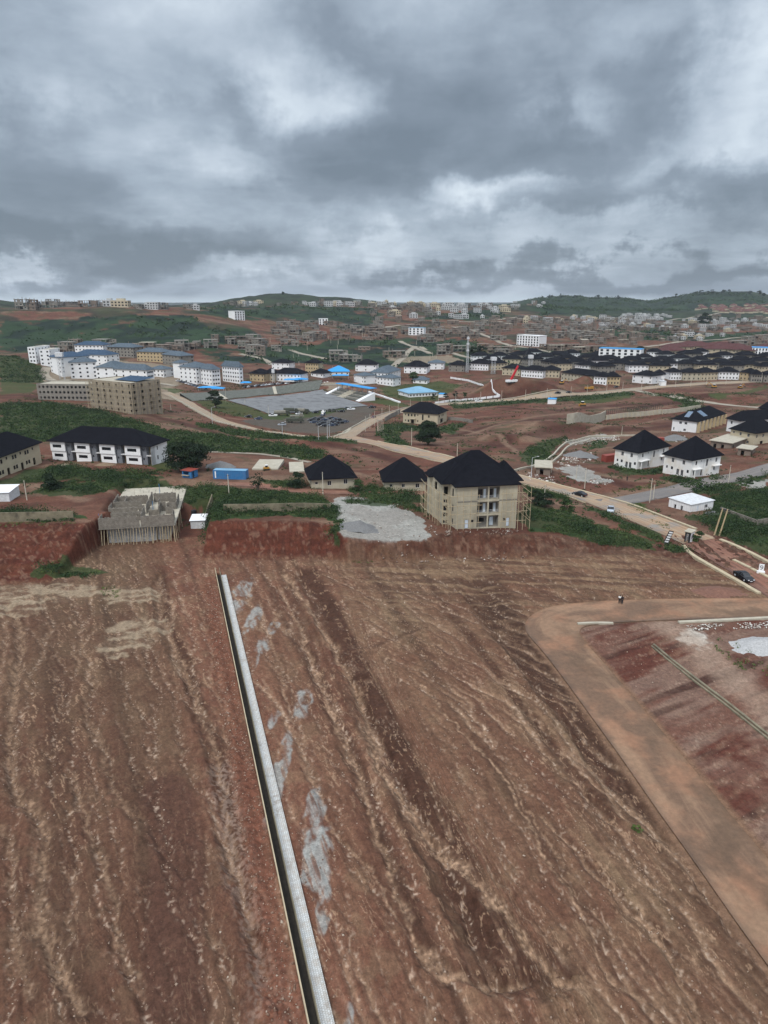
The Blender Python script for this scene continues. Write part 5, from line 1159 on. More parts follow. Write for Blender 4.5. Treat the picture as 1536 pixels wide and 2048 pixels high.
# heaps
def heap(name, label, px, py, rx, ry, h, m, seed=1, cat='heap'):
    p = G(px, py); n = 22; i, j = np.mgrid[0:n, 0:n]; u, v = (i / (n-1) - .5) * 2, (j / (n-1) - .5) * 2
    X_, Y_ = p.x + u * rx, p.y + v * ry; q = np.sqrt(u*u + v*v); Z_ = macro(X_.ravel(), Y_.ravel()).reshape(n, n)
    hh = h * np.clip(1 - q * (1 + (fbm(u * 2 + seed, v * 2, seed, 3) - .5) * .7), -.2, 1) * (.85 + .3 * fbm(u * 3, v * 3, seed + 4, 3))
    V = np.stack([X_ - p.x, Y_ - p.y, Z_ + hh - p.z - .05], -1).reshape(-1, 3); ii, jj = np.mgrid[0:n-1, 0:n-1]
    Fc = np.stack([ii*n+jj, (ii+1)*n+jj, (ii+1)*n+jj+1, ii*n+jj+1], -1).reshape(-1, 4)
    o = link(name, new_mesh(name, V, Fc, m, smooth=True), None, label=label, category=cat); o.location = p; return o
heap('gravel_heap', 'dark grey gravel heap at the front of the pale gravel yard', 719, 1056, 4.6, 3.6, 2.0, M['gravelm'], 2)
heap('gravel_heap', 'grey gravel heap under the tree beyond the blue container', 442, 934, 5, 4, 2.2, M['gravelm'], 3)
heap('gravel_heap', 'pale gravel heap beside the wall of the solar panelled row', 1349, 878, 7, 5, 2.6, M['gravelm'], 4)
heap('gravel_heap', 'grey gravel heap between the curving drain and the white house', 1160, 912, 8, 6, 2.4, M['gravelm'], 5)
heap('gravel_heap', 'small grey gravel heap behind the twin timber poles', 1426, 1028, 2.4, 2, 1.1, M['gravelm'], 6)
heap('gravel_heap', 'large pale gravel heap cut by the right frame edge', 1528, 1292, 6.0, 3.6, 1.3, mat('pale_chippings', (.38,.38,.38), noise=.3, nscale=4, bump=.8, bscale=14), 7)
heap('sand_heap', 'pale sand heap in the grass in front of the long white terrace', 131, 933, 3.0, 2, 1.0, M['sandm'], 8)
heap('sand_heap', 'brown sand heap on the grass before the white terrace', 210, 930, 3.5, 2, .9, mat('brown_sand', (.20,.14,.09), noise=.3, nscale=3), 9)
heap('soil_heap', 'red brown soil mound beside the lower edge of the red dirt street', 1440, 1184, 5.5, 3.0, 1.0, mat('dark_red_soil', (.17,.085,.06), noise=.3, nscale=2, bump=.6, bscale=6), 10)
for (px, py, w_, h_, lab) in ((536,932,52,26,'pale concrete floor slab with starter bars beyond the blue container'), (600,937,30,14,'white concrete slab corner just left of the bungalow roof')):
    A, B, L, rot = frame_of((px-w_/2-6, py+8), (px+w_/2-6, py+8)); b = MB(); b.box(0, L, 0, 13, -1, .35, M['concpale'])
    o = b.build('foundation_slab', None, label=lab, category='slab'); o.location = (A.x, A.y, min(A.z, B.z) + .1); o.rotation_euler = (0,0,rot)
# slab-roofed buildings near the white pair
def slab_building(label, A, B, D, H, holes, px=None):
    A, B, L, rot = frame_of(A, B); t = thing('slab_building', label, 'building', (A.x, A.y, min(A.z, B.z)), rot)
    b = MB(); ops0 = [(a, a+1.2, .1, 2.2) for a in np.arange(1.2, L-1.4, 3.2)] if holes else []
    for k, (p, q, o_) in enumerate([((0,0),(L,0),ops0),((L,0),(L,D),[(1.5,3,.1,2.3)]),((L,D),(0,D),[]),((0,D),(0,0),[(2,3,1,2)])]): wall(b, p, q, -1.5, H, o_, M['conc2'])
    b.build('wall', t); s = MB(); s.box(-.7, L+.7, -.7, D+.7, H, H+.25, M['concpale']); s.build('floor_slab', t); FOOT.append((A.x+L/2, A.y+D/2, max(L,D)*.6)); return t
slab_building('single storey shell with broad pale slab roof behind the white house', (1420,896), (1462,897), 20, 3.3, True)
slab_building('small dark block shell at the foot of the red bank near the asphalt road', (1474,911), (1500,912), 8, 3.0, True)
slab_building('low white slab culvert house beside the curving drain', (1072,948), (1100,952), 10, 2.8, True)
# roadside signs, booth
A, B, L, rot = frame_of((1368,1084), (1376,1086)); t = thing('guard_booth', 'small white guard booth with painted panel at the end of the main road', 'booth', (A.x,A.y,A.z), rot)
b = MB(); H = 2.6; wall(b,(0,0),(L+.4,0),-.3,H,[(.25,.9,.1,2.2)],M['blackmetal']); wall(b,(L+.4,0),(L+.4,2.4),-.3,H,[],M['white']); wall(b,(L+.4,2.4),(0,2.4),-.3,H,[],M['white']); wall(b,(0,2.4),(0,0),-.3,H,[(.5,1.4,1,2)],M['white']); b.build('wall', t)
r_ = MB(); r_.box(-.25,L+.65,-.25,2.65,H,H+.15,M['concpale']); r_.build('roof', t)
s_ = MB()
for k, (y, z, w2, h2, c_) in enumerate([(.5,.9,.35,.9,'carred'),(.95,1.1,.5,.8,'greywall'),(1.5,.7,.4,1.2,'carred'),(1.95,1.3,.3,.6,'yellow')]): s_.box(L+.402, L+.42, y, y+w2, z, z+h2, M[c_])
s_.build('poster', t)
A = G(1330,1092); t = thing('street_sign', 'tilted dark framed notice board with white bars in the shrubs by the road', 'sign', (A.x, A.y, A.z), rad(12))
b = MB(); b.beam((-.35,0,-.3),(.15,0,1.2),.05,M['blackmetal']); b.beam((.5,0,-.3),(.95,0,1.2),.05,M['blackmetal']); b.build('post', t)
b = MB()
def tilt(x, z): return (x * math.cos(-.45) + z * math.sin(.45) , -x * math.sin(.1) + z * 1.0)
def quad(mb, x0, x1, z0, z1, y, m):
    P = [(x0,z0),(x1,z0),(x1,z1),(x0,z1)]; Q = [(x + z * .38, y, z + .75 - x * .25) for x, z in P]; mb.face(Q, m); mb.face([(a, c + .06, d) for a, c, d in Q][::-1], m)
quad(b, -.5, .75, 0, 2.9, 0, M['blackmetal']); b.build('board', t)
for k in range(5):
    b = MB(); quad(b, -.35, .6, .2 + k*.54, .52 + k*.54, -.02, M['white']); b.build('white_bar', t)
A = G(1521,1147); t = thing('number_sign', 'white concrete number sign standing on the median beside the black car', 'sign', (A.x, A.y, A.z), rad(-20))
b = MB(); b.box(-.75,.75,-.3,.3,-.2,.55,M['white']); b.build('base', t); b = MB(); b.box(-.48,.48,-.08,.08,.55,2.1,M['white']); b.build('panel', t)
fc = bpy.data.curves.new('numeral', 'FONT'); fc.body = '9'; fc.size = 1.45; fc.extrude = .01; fc.align_x = 'CENTER'; fc.materials.append(M['greywall'])
fo = bpy.data.objects.new('numeral', fc); fm_ = bpy.data.meshes.new_from_object(fo); bpy.data.objects.remove(fo); fo = link('numeral', fm_, t); fo.rotation_euler = (rad(90),0,0); fo.location = (0,-.095,.85)
# ================================================================ poles
def pole(px, py, top, label, r=.11, mt='pole', arm=0, group=None):
    A = G(px, py); q = pdir(px, top); d = A.y / q[1]; h = CAMZ + q[2] * d - A.z
    t = thing('utility_pole' if not arm else 'street_lamp', label, 'pole' if not arm else 'street lamp', A, 0, group)
    b = MB(); b.beam((0,0,-.5),(0,0,h), r*1.3, M[mt], 7, r*.8); b.build('post', t)
    if arm:
        b = MB(); b.beam((0,0,h-.1),(arm,0,h+.35),.05,M[mt]); b.build('arm', t); b = MB(); b.box(arm-.1 if arm>0 else arm-.5, arm+.5 if arm>0 else arm+.1,-.12,.12,h+.3,h+.42,M['alu']); b.build('lamp_head', t)
    else:
        b = MB(); b.box(-.45,.45,-.05,.05,h-.5,h-.38,M['blackmetal']); b.build('crossarm', t)
    return t, A, h
PL = [(458,987,948,'pale pole standing in the shrubs in front of the blue container'),(646,989,944,'pale pole in front of the left bungalow'),(54,1000,961,'pale pole beside the zinc shed at the left edge'),(823,891,856,'pale pole beside the large round tree'),
 (914,918,887,'slim pole behind the ridge of the cream three storey block'),(1088,1006,969,'slim pole in the shrubs right of the scaffolded block'),(1306,999,969,'short thin pole at the asphalt road junction'),
 (1152,958,930,'slim pole on the rubble beside the culvert house'),(1102,945,915,'slim pole next to the low slab culvert house'),(1243,872,853,'small pole on the red earthworks beyond the white house'),(342,820,808,'wire mast on the gravel below the hostel blocks')]
for p_ in PL: pole(*p_)
for (px, py, tp, arm, lab) in [(1062,958,915,1.6,'street lamp with one arm beside the main road past the cream block'),(1169,977,936,0,'tall pale pole on the road verge left of the junction'),(1299,1005,957,0,'tall pale pole at the mouth of the asphalt road'),(1456,969,930,0,'tall slim pole on the verge of the asphalt road'),
     (425,848,815,1.5,'street lamp on the verge left of the parked saloons'),(452,803,779,0,'white flagpole on the round plinth by the parade ground'),(565,872,845,1.4,'street lamp behind the kerb below the army trucks'),(655,880,842,1.2,'tall lamp in front of the parked black cars'),(659,878,838,-1.2,'twin tall lamp beside the parked black cars'),(637,880,853,1.0,'short lamp at the left end of the parked black cars'),
     (490,808,798,0,'short white post along the near edge of the parade ground'),(537,830,810,0,'thin white mast beside the parade ground corner')]:
    pole(px, py, tp, lab, r=.10, mt='steelpole' if arm else 'pole', arm=arm)
for k, (px, py, tp) in enumerate([(755,866,838),(758,867,840),(762,866,840),(766,868,841)]): pole(px, py, tp, ['outermost left of the four bare posts by the junction','second of the four bare posts by the junction','third of the four bare posts by the junction','rightmost of the four bare posts by the junction'][k], r=.13, group='four bare posts by the junction')
def twin():
    A, B = G(1428,1070), G(1438,1071.5); t = thing('transformer_poles', 'pair of tall tan timber poles joined by a crossbar on the green slope', 'pole', A, math.atan2(B.y-A.y, B.x-A.x))
    q = pdir(1437,1016); d = A.y / q[1]; h = CAMZ + q[2]*d - A.z; L = (B-A).length; lean = 1.0
    for x in (0, L):
        b = MB(); b.beam((x,0,-.5),(x+lean,0,h),.2,mat('tan_timber', (.42,.33,.20), noise=.2) if x == 0 else bpy.data.materials['tan_timber'],8,.15); b.build('post', t)
    b = MB(); b.box(lean-.5, L+lean+.5, -.1, .1, h-.35, h-.1, M['blackmetal']); b.build('crossarm', t)
twin()
rp = random.Random(11)
for k in range(58):   # wiring poles scattered over the middle ground
    px, py = rp.uniform(540, 1180), rp.uniform(668, 745)
    t, A, h = pole(px, py, py - 9, 'thin pale wiring pole standing on the far building plots', r=.16, group='thin wiring poles on the far plots')
for k in range(26):
    i = int(len(JL) * (.08 + .9 * k / 26)); c = offs(JL, -6.0)[i]; z = Hh(*c); A = Vector((c[0], c[1], z))
    t = thing('utility_pole', 'slender pole in the line of poles along the curving side road', 'pole', A, 0, 'poles lining the curving side road')
    b = MB(); b.beam((0,0,-.5),(0,0,8.0),.14,M['pole'],6,.1); b.build('post', t)
# bollards: white-and-dark kerb stones around the parade ground
def stones(name, label, pts, step, group, size=(.5,.5,.7), m2='white'):
    L = resample(gl(pts, 2), step); b = MB(); b.box(-size[0]/2, size[0]/2, -size[1]/2, size[1]/2, -.2, size[2], M[m2]); me = b.mesh(name)
    for i, c in enumerate(L):
        o = link(name, me, None, label=label, category='kerb stone', group=group); o.location = (c[0], c[1], Hh(*c)); 
stones('kerb_stone', 'white painted kerb stone in the dotted row round the vehicle park', [(340,792),(400,826),(450,850),(520,862),(590,872),(650,877),(690,868),(700,858)], 3.2, 'white kerb stones round the vehicle park', (1.6,.9,.55), 'concpale')
stones('kerb_stone', 'white kerb stone on the rim above the stone pitched bank', [(384,791),(450,786),(520,780),(620,769),(655,764)], 3.6, 'white kerb stones above the pitched bank', (1.2,.8,.5))
# ================================================================ parade ground, bank, stand
def ground_patch(name, pts, m, lift, step=6):
    P = np.array([[*G(*p)[:2]] for p in pts]); x0, y0 = P.min(0); x1, y1 = P.max(0)
    gx_, gy_ = np.arange(x0, x1 + step, step), np.arange(y0, y1 + step, step); V = []; Fc = []; idx = {}
    import bmesh
    bm = bmesh.new(); vs = [bm.verts.new((p[0], p[1], 0)) for p in P]; bm.faces.new(vs)
    for x in gx_[1:-1]: bmesh.ops.bisect_plane(bm, geom=bm.verts[:] + bm.edges[:] + bm.faces[:], plane_co=(x,0,0), plane_no=(1,0,0))
    for y in gy_[1:-1]: bmesh.ops.bisect_plane(bm, geom=bm.verts[:] + bm.edges[:] + bm.faces[:], plane_co=(0,y,0), plane_no=(0,1,0))
    me = bpy.data.meshes.new(name); bm.to_mesh(me); bm.free(); co = np.zeros(len(me.vertices) * 3, np.float32); me.vertices.foreach_get('co', co); co = co.reshape(-1, 3)
    co[:, 2] = macro(co[:, 0], co[:, 1]) + lift; me.vertices.foreach_set('co', co.ravel())
    if me.polygons[0].normal.z < 0: me.flip_normals()
    uv = me.uv_layers.new(name='UVMap'); idx = np.zeros(len(me.loops), np.int32); me.loops.foreach_get('vertex_index', idx); uv.data.foreach_set('uv', co[idx][:, :2].ravel()); me.materials.append(m); me.update()
    return link(name, me, None, kind='structure')
ground_patch('parade_ground_surface', [(455,801),(630,782),(645,780),(722,808),(736,812),(536,828)], Mpar, .35)
def bank():
    top = gl([(360,793),(450,788),(520,781),(600,772),(645,765)], 1); bot = gl([(385,803),(455,799),(520,791),(600,783.5),(638,779.5)], 1)
    top, bot = resample(top, 1e9 if 0 else 6), None or resample(bot, 6); n = min(len(top), len(bot)); 
    top = np.stack([np.interp(np.linspace(0,1,30), np.linspace(0,1,len(top)), top[:,k]) for k in (0,1)],1); bot = np.stack([np.interp(np.linspace(0,1,30), np.linspace(0,1,len(bot)), bot[:,k]) for k in (0,1)],1)
    b = MB()
    for i in range(29):
        zt = [Hh(*top[i]) + 2.2, Hh(*top[i+1]) + 2.2]; zb = [Hh(*bot[i]) + .3, Hh(*bot[i+1]) + .3]
        b.face([(*bot[i], zb[0]), (*bot[i+1], zb[1]), (*top[i+1], zt[1]), (*top[i], zt[0])], M['terrace'])
        b.face([(*top[i], zt[0]), (*top[i+1], zt[1]), (*top[i+1], zt[1]-4), (*top[i], zt[0]-4)][::1], M['terrace'])
    t = b.build('stone_bank', None, label='dark stone pitched bank rising behind the grey parade ground', category='embankment')
    for f_ in (.25, .66):
        i = int(f_ * 29); s = MB(); z0, z1 = Hh(*bot[i]) + .4, Hh(*top[i]) + 2.3; dx = (bot[i+1] - bot[i]) / np.hypot(*(bot[i+1] - bot[i])) * 1.6
        sh = -dx * 2.2
        s.face([(*(bot[i]-dx), z0+.12), (*(bot[i]+dx), z0+.12), (*(top[i]+dx+sh), z1+.12), (*(top[i]-dx+sh), z1+.12)], M['concpale']); s.build('stairs', None, label=['pale stair strip climbing the stone bank near the flagpole', 'pale stair strip climbing the middle of the stone bank'][int(f_ > .5)], category='stairs')
bank()
def stand():
    A, B, L, rot = frame_of((655,789), (715,802)); t = thing('grandstand', 'long stepped grandstand with thin blue roof overlooking the parade ground', 'grandstand', (A.x,A.y,min(A.z,B.z)), rot)
    for k in range(6):
        b = MB(); m_ = M['conc'] if k % 2 else M['terrace']; b.box(0, L, k*2.2, k*2.2+2.19, -1, .6 + k*.75, m_); b.build('tier', t)
    b = MB(); b.box(L*.33, L*.55, -.3, 13, -1, .65, M['concpale']); 
    for k in range(6): b.box(L*.33, L*.55, k*2.2-.1, k*2.2+2.1, -1, .72+k*.75, M['concpale'])
    b.build('stairs', t)
    b = MB(); b.box(-1.5, L+3, 8.5, 15.5, 8.2, 8.5, M['blueroof']); b.build('roof', t)
    for k in range(7): b = MB(); x = L * k / 6; b.beam((x,14,-1),(x,14,8.2),.25,M['greywall'],6); b.build('pillar', t); b = MB(); b.beam((x,9.2,4),(x,9.2,8.2),.18,M['greywall'],6); b.build('pillar', t)
    for x0, x1 in ((-3.5,-.2),(L+.2,L+4)):
        b = MB(); b.face([(x0,-2,.3),(x1,-2,.3),(x1,13,5.4),(x0,13,5.4)], M['white']); b.face([(x0,-2,-1),(x0,-2,.3),(x0,13,5.4),(x0,13,-1)][::-1], M['white']); b.face([(x1,-2,-1),(x1,-2,.3),(x1,13,5.4),(x1,13,-1)], M['white']); b.build('side_ramp', t)
stand()
wallstrip('white_wall', 'white wall sloping down the lawn right of the grandstand', 'wall', resample(gl([(738,785),(760,792),(790,803),(800,806)], 0), 5), 1.0, 1.2, M['white'])
# ================================================================ vehicles
def car_proto(name, label, paint, L=4.6, W=1.8, H=1.45, loc=(0,0,0), rot=0, pick=False, group=None):
    t = thing(name, label, 'car', loc, rot, group)
    S = [(0,.38,.62,.62,.80,.3),(.05,.25,.68,.68,.88,.5),(.22,.2,.86,.88,.9,.7),(.30,.2,.90,1.05,.9,.72),(.42,.2,.92,1.40,.9,.68),(.55,.2,.93,H,.9,.68),(.70,.2,.94,1.40,.9,.68),(.84,.2,.95,1.12,.9,.70),(.96,.28,.92,.94,.88,.66),(1.0,.4,.80,.80,.80,.4)]
    if pick: S = [(0,.38,.8,.8,.85,.3),(.05,.3,.9,.9,.9,.5),(.24,.3,1.0,1.02,.92,.7),(.32,.3,1.05,1.65,.92,.68),(.55,.3,1.05,1.7,.92,.68),(.60,.3,1.05,1.10,.92,.9),(.97,.3,1.05,1.08,.92,.9),(1.0,.4,1.0,1.0,.9,.85)]
    n = len(S); V = []; half = W / 2
    for (x, zb, zt, zr, hw, hr) in S:
        X_ = (x - .5) * L; hb = hw * half / .9
        V += [(X_, -hb, zb), (X_, -hb * 1.02, zt), (X_, hb * 1.02, zt), (X_, hb, zb)]
    Fc = []
    for i in range(n - 1):
        for k in range(4): Fc.append((i*4+k, i*4+(k+1)%4, (i+1)*4+(k+1)%4, (i+1)*4+k))
    Fc += [(3,2,1,0), tuple((n-1)*4+k for k in range(4))]
    me = bpy.data.meshes.new('body'); me.from_pydata(V, [], Fc); me.materials.append(paint); me.update(); link('body', me, t)
    g_ = MB()
    def sec(s): x, zb, zt, zr, hw, hr = s; return [((x-.5)*L, -half*.96, zt), ((x-.5)*L, -half*hr/.9, zr), ((x-.5)*L, half*hr/.9, zr), ((x-.5)*L, half*.96, zt)]
    hi = [s for s in S if s[3] > s[2] + .08]; lo = S.index(hi[0]); up = S.index(hi[-1])
    seq = [S[lo-1]] + hi + [S[min(up+1, n-1)]]
    r_ = MB()
    for a, b_ in zip(seq[:-1], seq[1:]):
        P, Q = sec(a), sec(b_)
        g_.face([P[0], Q[0], Q[1], P[1]][::-1], M['glass']); g_.face([P[3], P[2], Q[2], Q[3]][::-1], M['glass'])
        flat = abs(a[3] - b_[3]) < .12 and a[3] > 1.2
        (r_ if flat else g_).face([P[1], Q[1], Q[2], P[2]][::-1], paint if flat else M['glass'])
    g_.build('window', t); r_.build('roof', t)
    for sx in (-.31, .31):
        for sy in (-1, 1):
            b = MB(); b.beam((sx*L, sy*(half-.2), .32), (sx*L, sy*(half+.02), .32), .32, M['tyre'], 12); wh = b.build('wheel', t)
            b = MB(); b.beam((sx*L, sy*(half+.015), .32), (sx*L, sy*(half+.03), .32), .19, M['alu'], 10); b.build('rim', wh)
    for sy in (-.62, .62):
        b = MB(); b.box(-L*.5-.02, -L*.5+.12, sy*half-.16, sy*half+.16, .55, .72, M['alu']); b.build('headlight', t)
        b = MB(); b.box(L*.5-.08, L*.5+.02, sy*half-.16, sy*half+.16, .6, .75, M['red']); b.build('tail_light', t)
    b = MB(); b.box(-L*.5-.035, -L*.5+.02, -.25, .25, .35, .47, M['white']); b.build('number_plate', t)
    return t
def face_to(p, q): p, q = G(*p), G(*q); return math.atan2(q.y-p.y, q.x-p.x) + math.pi
p = G(1487,1158); car_proto('parked_car', 'black saloon car on the red dirt street beside the cream kerb', M['carblack'], 4.9, 1.85, loc=(p.x,p.y,p.z+.08), rot=face_to((1470,1148),(1505,1170)))
p = G(1159,992); car_proto('moving_car', 'very dark car driving on the sandy main road near the junction', M['carblack'], 4.6, 1.8, loc=(p.x,p.y,p.z+.12), rot=face_to((1200,1003),(1120,980)))
p = G(1221,1023); car_proto('moving_car', 'silver blue car coming towards the viewer on the near verge of the main road', M['silver'], 4.4, 1.8, loc=(p.x,p.y,p.z+.1), rot=face_to((1221,1010),(1220,1040)))
base = {k: car_proto('parked_car', '', M[k], loc=(0,-300,-50)) for k in ('carblack','carblue','carwhite','silver','carred')}
pk = {k: car_proto('parked_pickup', '', M[k], 5.2, 1.9, 1.7, loc=(0,-300,-50), pick=True) for k in ('army','carblue','carwhite','carblack')}
def put(proto, px, py, ang, label, group=None, dz=.1, scale=1.0):
    p = G(px, py); c = copy_tree(proto, (p.x, p.y, p.z + dz), ang, label, group, scale); c['category'] = 'pickup' if 'pickup' in proto.name else 'car'; return c
rc_ = random.Random(4)
for i, (px, py) in enumerate([(622,842),(629,839),(636,840),(643,838),(627,846),(634,845),(641,846),(650,841),(658,839),(664,838),(672,840),(679,841),(646,848),(653,847),(660,845),(667,846),(673,846),(640,851),(650,853),(664,852),(671,851),(677,847),(684,847),(690,845),(656,850)]):
    put(base['carblack' if rc_.random() < .75 else 'carblue'], px, py, rad(rc_.choice([20, 25, 200, 15])) , 'black saloon packed in the dark block of parked cars by the junction', 'black cars packed together by the junction')
for (px, py, k, pkk, a, lab) in [(497,835,'carblack',0,10,'black saloon at the left end of the vehicle park'),(517,839,'carblue',0,5,'dark blue estate car at the left end of the vehicle park'),(564,851,'silver',0,8,'grey saloon parked alone near the dotted kerb'),(546,833,'carwhite',1,10,'white truck cab parked left of the flatbed'),
    (631,826,'carblack',0,15,'black saloon between the tall army truck and the white pickup'),(647,826,'carwhite',1,80,'white pickup nosed toward the parade ground'),(646,831,'carblue',1,80,'navy pickup parked in front of the white pickup'),(660,823,'army',1,10,'dark green jeep right of the white pickup'),(668,823,'army',1,10,'second dark green jeep in the pair right of the white pickup'),
    (694,819,'army',1,10,'dark green jeep parked by the lawn strip'),(702,820,'carwhite',1,15,'pale pickup parked by the lawn strip'),(744,816,'carblack',1,20,'black pickup parked alone near the end of the parade ground'),(598,829,'carwhite',0,30,'white car peeking between the army trucks'),(747,836,'carred',0,70,'maroon car driving on the junction road'),
    (683,824,'carblack',0,0,'small black car between the jeeps on the lawn edge'),(957,804,'carwhite',1,5,'white pickup on the side road near the white fence'),(1115,787,'carblack',0,10,'black car on the side road past the red spoil heaps'),(1137,786,'carblack',0,10,'second black car on the side road past the red spoil heaps'),(1232,775,'carblack',0,40,'black car at the track crossing before the estate'),(1316,846,'carblack',0,5,'')]:
    if lab: put((pk if pkk else base)[k], px, py, rad(a), lab)
LOT = [[(357,763),(363,765),(369,766),(375,768),(381,770),(387,772),(393,774),(399,776),(404,778),(410,779)], [(490,776),(497,775),(505,774),(512,773),(519,772),(526,772),(533,771),(541,770),(548,770),(556,769),(564,768),(574,768)]]
for li, (lot, lab) in enumerate(zip(LOT, ('parked car in the row along the white hostel blocks', 'parked car in the row above the stone pitched bank'))):
    for (px, py) in lot: put(base[rc_.choice(['carblack','silver','carwhite','carblue','carblack'])], px, py, rad(rc_.choice([60, 70, 240])), lab, lab.replace('parked car in the', 'cars in the'))
for o in list(base.values()) + list(pk.values()):
    for ch in o.children:
        for g_ in ch.children: bpy.data.objects.remove(g_)
        bpy.data.objects.remove(ch)
    bpy.data.objects.remove(o)
def truck(px, py, a, label, covered=True, cm='army', bm='armytan', L=7.5):
    p = G(px, py); t = thing('army_truck', label, 'truck', (p.x,p.y,p.z+.1), rad(a))
    b = MB(); b.box(L/2-2.2, L/2, -1.15, 1.15, .9, 2.0, M[cm]); b.box(L/2-2.0, L/2-.5, -1.1, 1.1, 2.0, 2.8, M[cm]); b.box(L/2-.2,L/2+.5,-.95,.95,.8,1.5,M[cm]); b.build('cab', t)
    b = MB(); b.box(L/2-.52, L/2-.47, -.95, .95, 2.05, 2.65, M['glass']); b.build('windscreen', t)
    b = MB(); b.box(-L/2, L/2-2.4, -1.2, 1.2, 1.0, 1.6, M[cm]); b.build('bed', t)
    if covered:
        b = MB(); n = 8; pts = [(-1.2,1.6)] + [(1.2*-math.cos(math.pi*i/n), 2.4+.8*math.sin(math.pi*i/n)) for i in range(n+1)] + [(1.2,1.6)]
        for (y0,z0),(y1,z1) in zip(pts[:-1],pts[1:]): b.face([(-L/2,y0,z0),(L/2-2.5,y0,z0),(L/2-2.5,y1,z1),(-L/2,y1,z1)][::-1], M[bm])
        b.face([(-L/2,y,z) for y,z in pts][::-1], M[bm]); b.face([(L/2-2.5,y,z) for y,z in pts], M[bm]); b.build('canvas_cover', t)
    for x in (-L*.36,-L*.18,L*.34):
        for s in (-1,1): b = MB(); b.beam((x,s*.85,.5),(x,s*1.2,.5),.5,M['tyre'],12); b.build('wheel', t)
    return t
truck(590,846,4,'long dark covered army truck parked in the vehicle park foreground',bm='army',L=10); truck(564,831,10,'flatbed transporter with grey cover behind the saloons',bm='armytan',L=9.5); truck(606,827,-15,'tall grey covered army truck facing the viewer',L=8); truck(582,826,0,'grey green army truck at the edge of the parade lawn',bm='army',L=9)
truck(593,836,10,'low open army truck loaded with crates',covered=False,cm='armytan',L=8)
def tent(px, py, w_, d_, h, label, mt='blueroof', a=0, name='canopy_tent'):
    p = G(px, py); t = thing(name, label, 'tent', p, rad(a)); b = MB(); hip(b, -w_/2, w_/2, -d_/2, d_/2, h, .9, M[mt], .2, soffit=False, ridge=w_*.5); b.build('cover', t)
    for x in (-w_/2, w_/2):
        for y in (-d_/2, d_/2): b = MB(); b.beam((x,y,-.3),(x,y,h),.06,M['alu']); b.build('leg', t)
for (px, py, w_, lab) in [(418,782,14,'blue awning in front of the middle hostel block'),(437,784,9,'small blue awning at the corner of the hostel car park'),(492,772,8,'blue awning at the left end of the upper parked row'),(583,766,12,'blue canopy behind the upper parked row'),(601,765,12,'pale blue canopy at the right end of the upper parked row'),(681,757,14,'blue canopy beside the white gateway of the stand')]: tent(px, py, w_, 6, 2.8, lab)
def machine(px, py, a, label, mt='yellow', kind='dozer', s=1.0):
    p = G(px, py); t = thing('excavator' if kind == 'exc' else 'dump_truck' if kind == 'dump' else 'bulldozer', label, 'excavator' if kind == 'exc' else 'truck' if kind == 'dump' else 'bulldozer', p, rad(a)); t.scale = (s,)*3
    if kind == 'dump':
        b = MB(); b.box(-3.5,1.2,-1.2,1.2,1.0,2.4,M[mt]); b.build('tipper_body', t); b = MB(); b.box(1.5,3.4,-1.1,1.1,.8,2.8,M[mt]); b.build('cab', t)
        for x in (-2.6,-1.2,2.4):
            for q in (-1,1): b = MB(); b.beam((x,q*.8,.5),(x,q*1.15,.5),.5,M['tyre'],10); b.build('wheel', t)
        return
    for q in (-1,1): b = MB(); b.box(-2,2,q*1.1-.3,q*1.1+.3,.05,.95,M['tyre']); b.build('track', t)
    b = MB(); b.box(-1.9,1.8,-1.1,1.1,.96,1.9,M[mt]); b.build('body', t); b = MB(); b.box(-.7,.9,-.8,.8,1.9,3.1,M['glass']); b.box(-.8,1.0,-.9,.9,3.1,3.25,M['white']); b.build('cab', t)
    if kind == 'exc':
        b = MB(); b.beam((1.2,0,1.9),(4.2,0,4.6),.3,M[mt]); b.beam((4.2,0,4.6),(6.2,0,2.0),.22,M[mt]); b.build('boom', t); b = MB(); b.box(5.7,6.7,-.5,.5,1.2,2.0,M['blackmetal']); b.build('bucket', t)
    else: b = MB(); b.box(2.2,2.4,-1.7,1.7,.1,1.3,M['yellow']); b.build('blade', t)
machine(1165,812,180,'yellow bulldozer with white canopy on the red earthworks above the retaining wall', s=.95)
machine(1178,780,10,'tan tipper truck on the side road beside the spoil mound','yellow','dump',.95); machine(1123,768,0,'yellow excavator working on the red spoil mound','yellow','exc',.85); machine(1428,776,160,'orange excavator on the red plot before the estate','yellow','exc',.9); machine(1480,777,20,'small excavator behind the parked drums on the red plot','yellow','exc',.75); machine(533,940,10,'small yellow concrete mixer beside the foundation slab','yellow','dozer',.5)
def crane():
    p = G(1024,766); t = thing('mobile_crane', 'mobile crane with red lower boom and dark raised jib in front of the estate', 'crane', p, rad(25)); b = MB(); b.box(-5,4,-1.3,1.3,.9,2.4,M['white']); b.build('carrier', t)
    for x in (-4,-2,1,3):
        for q in (-1,1): b = MB(); b.beam((x,q*.9,.55),(x,q*1.3,.55),.55,M['tyre'],10); b.build('wheel', t)
    b = MB(); b.beam((-1,0,2.4),(3.2,-2,12.5),1.0,M['red'],6,.8); b.build('lower_boom', t); b = MB(); b.beam((3.2,-2,12.5),(9.5,-5,25),.45,M['blackmetal'],6,.3); b.beam((9.5,-5,25),(12.5,-6,27.5),.3,M['blackmetal'],6,.25); b.build('jib', t)
crane()
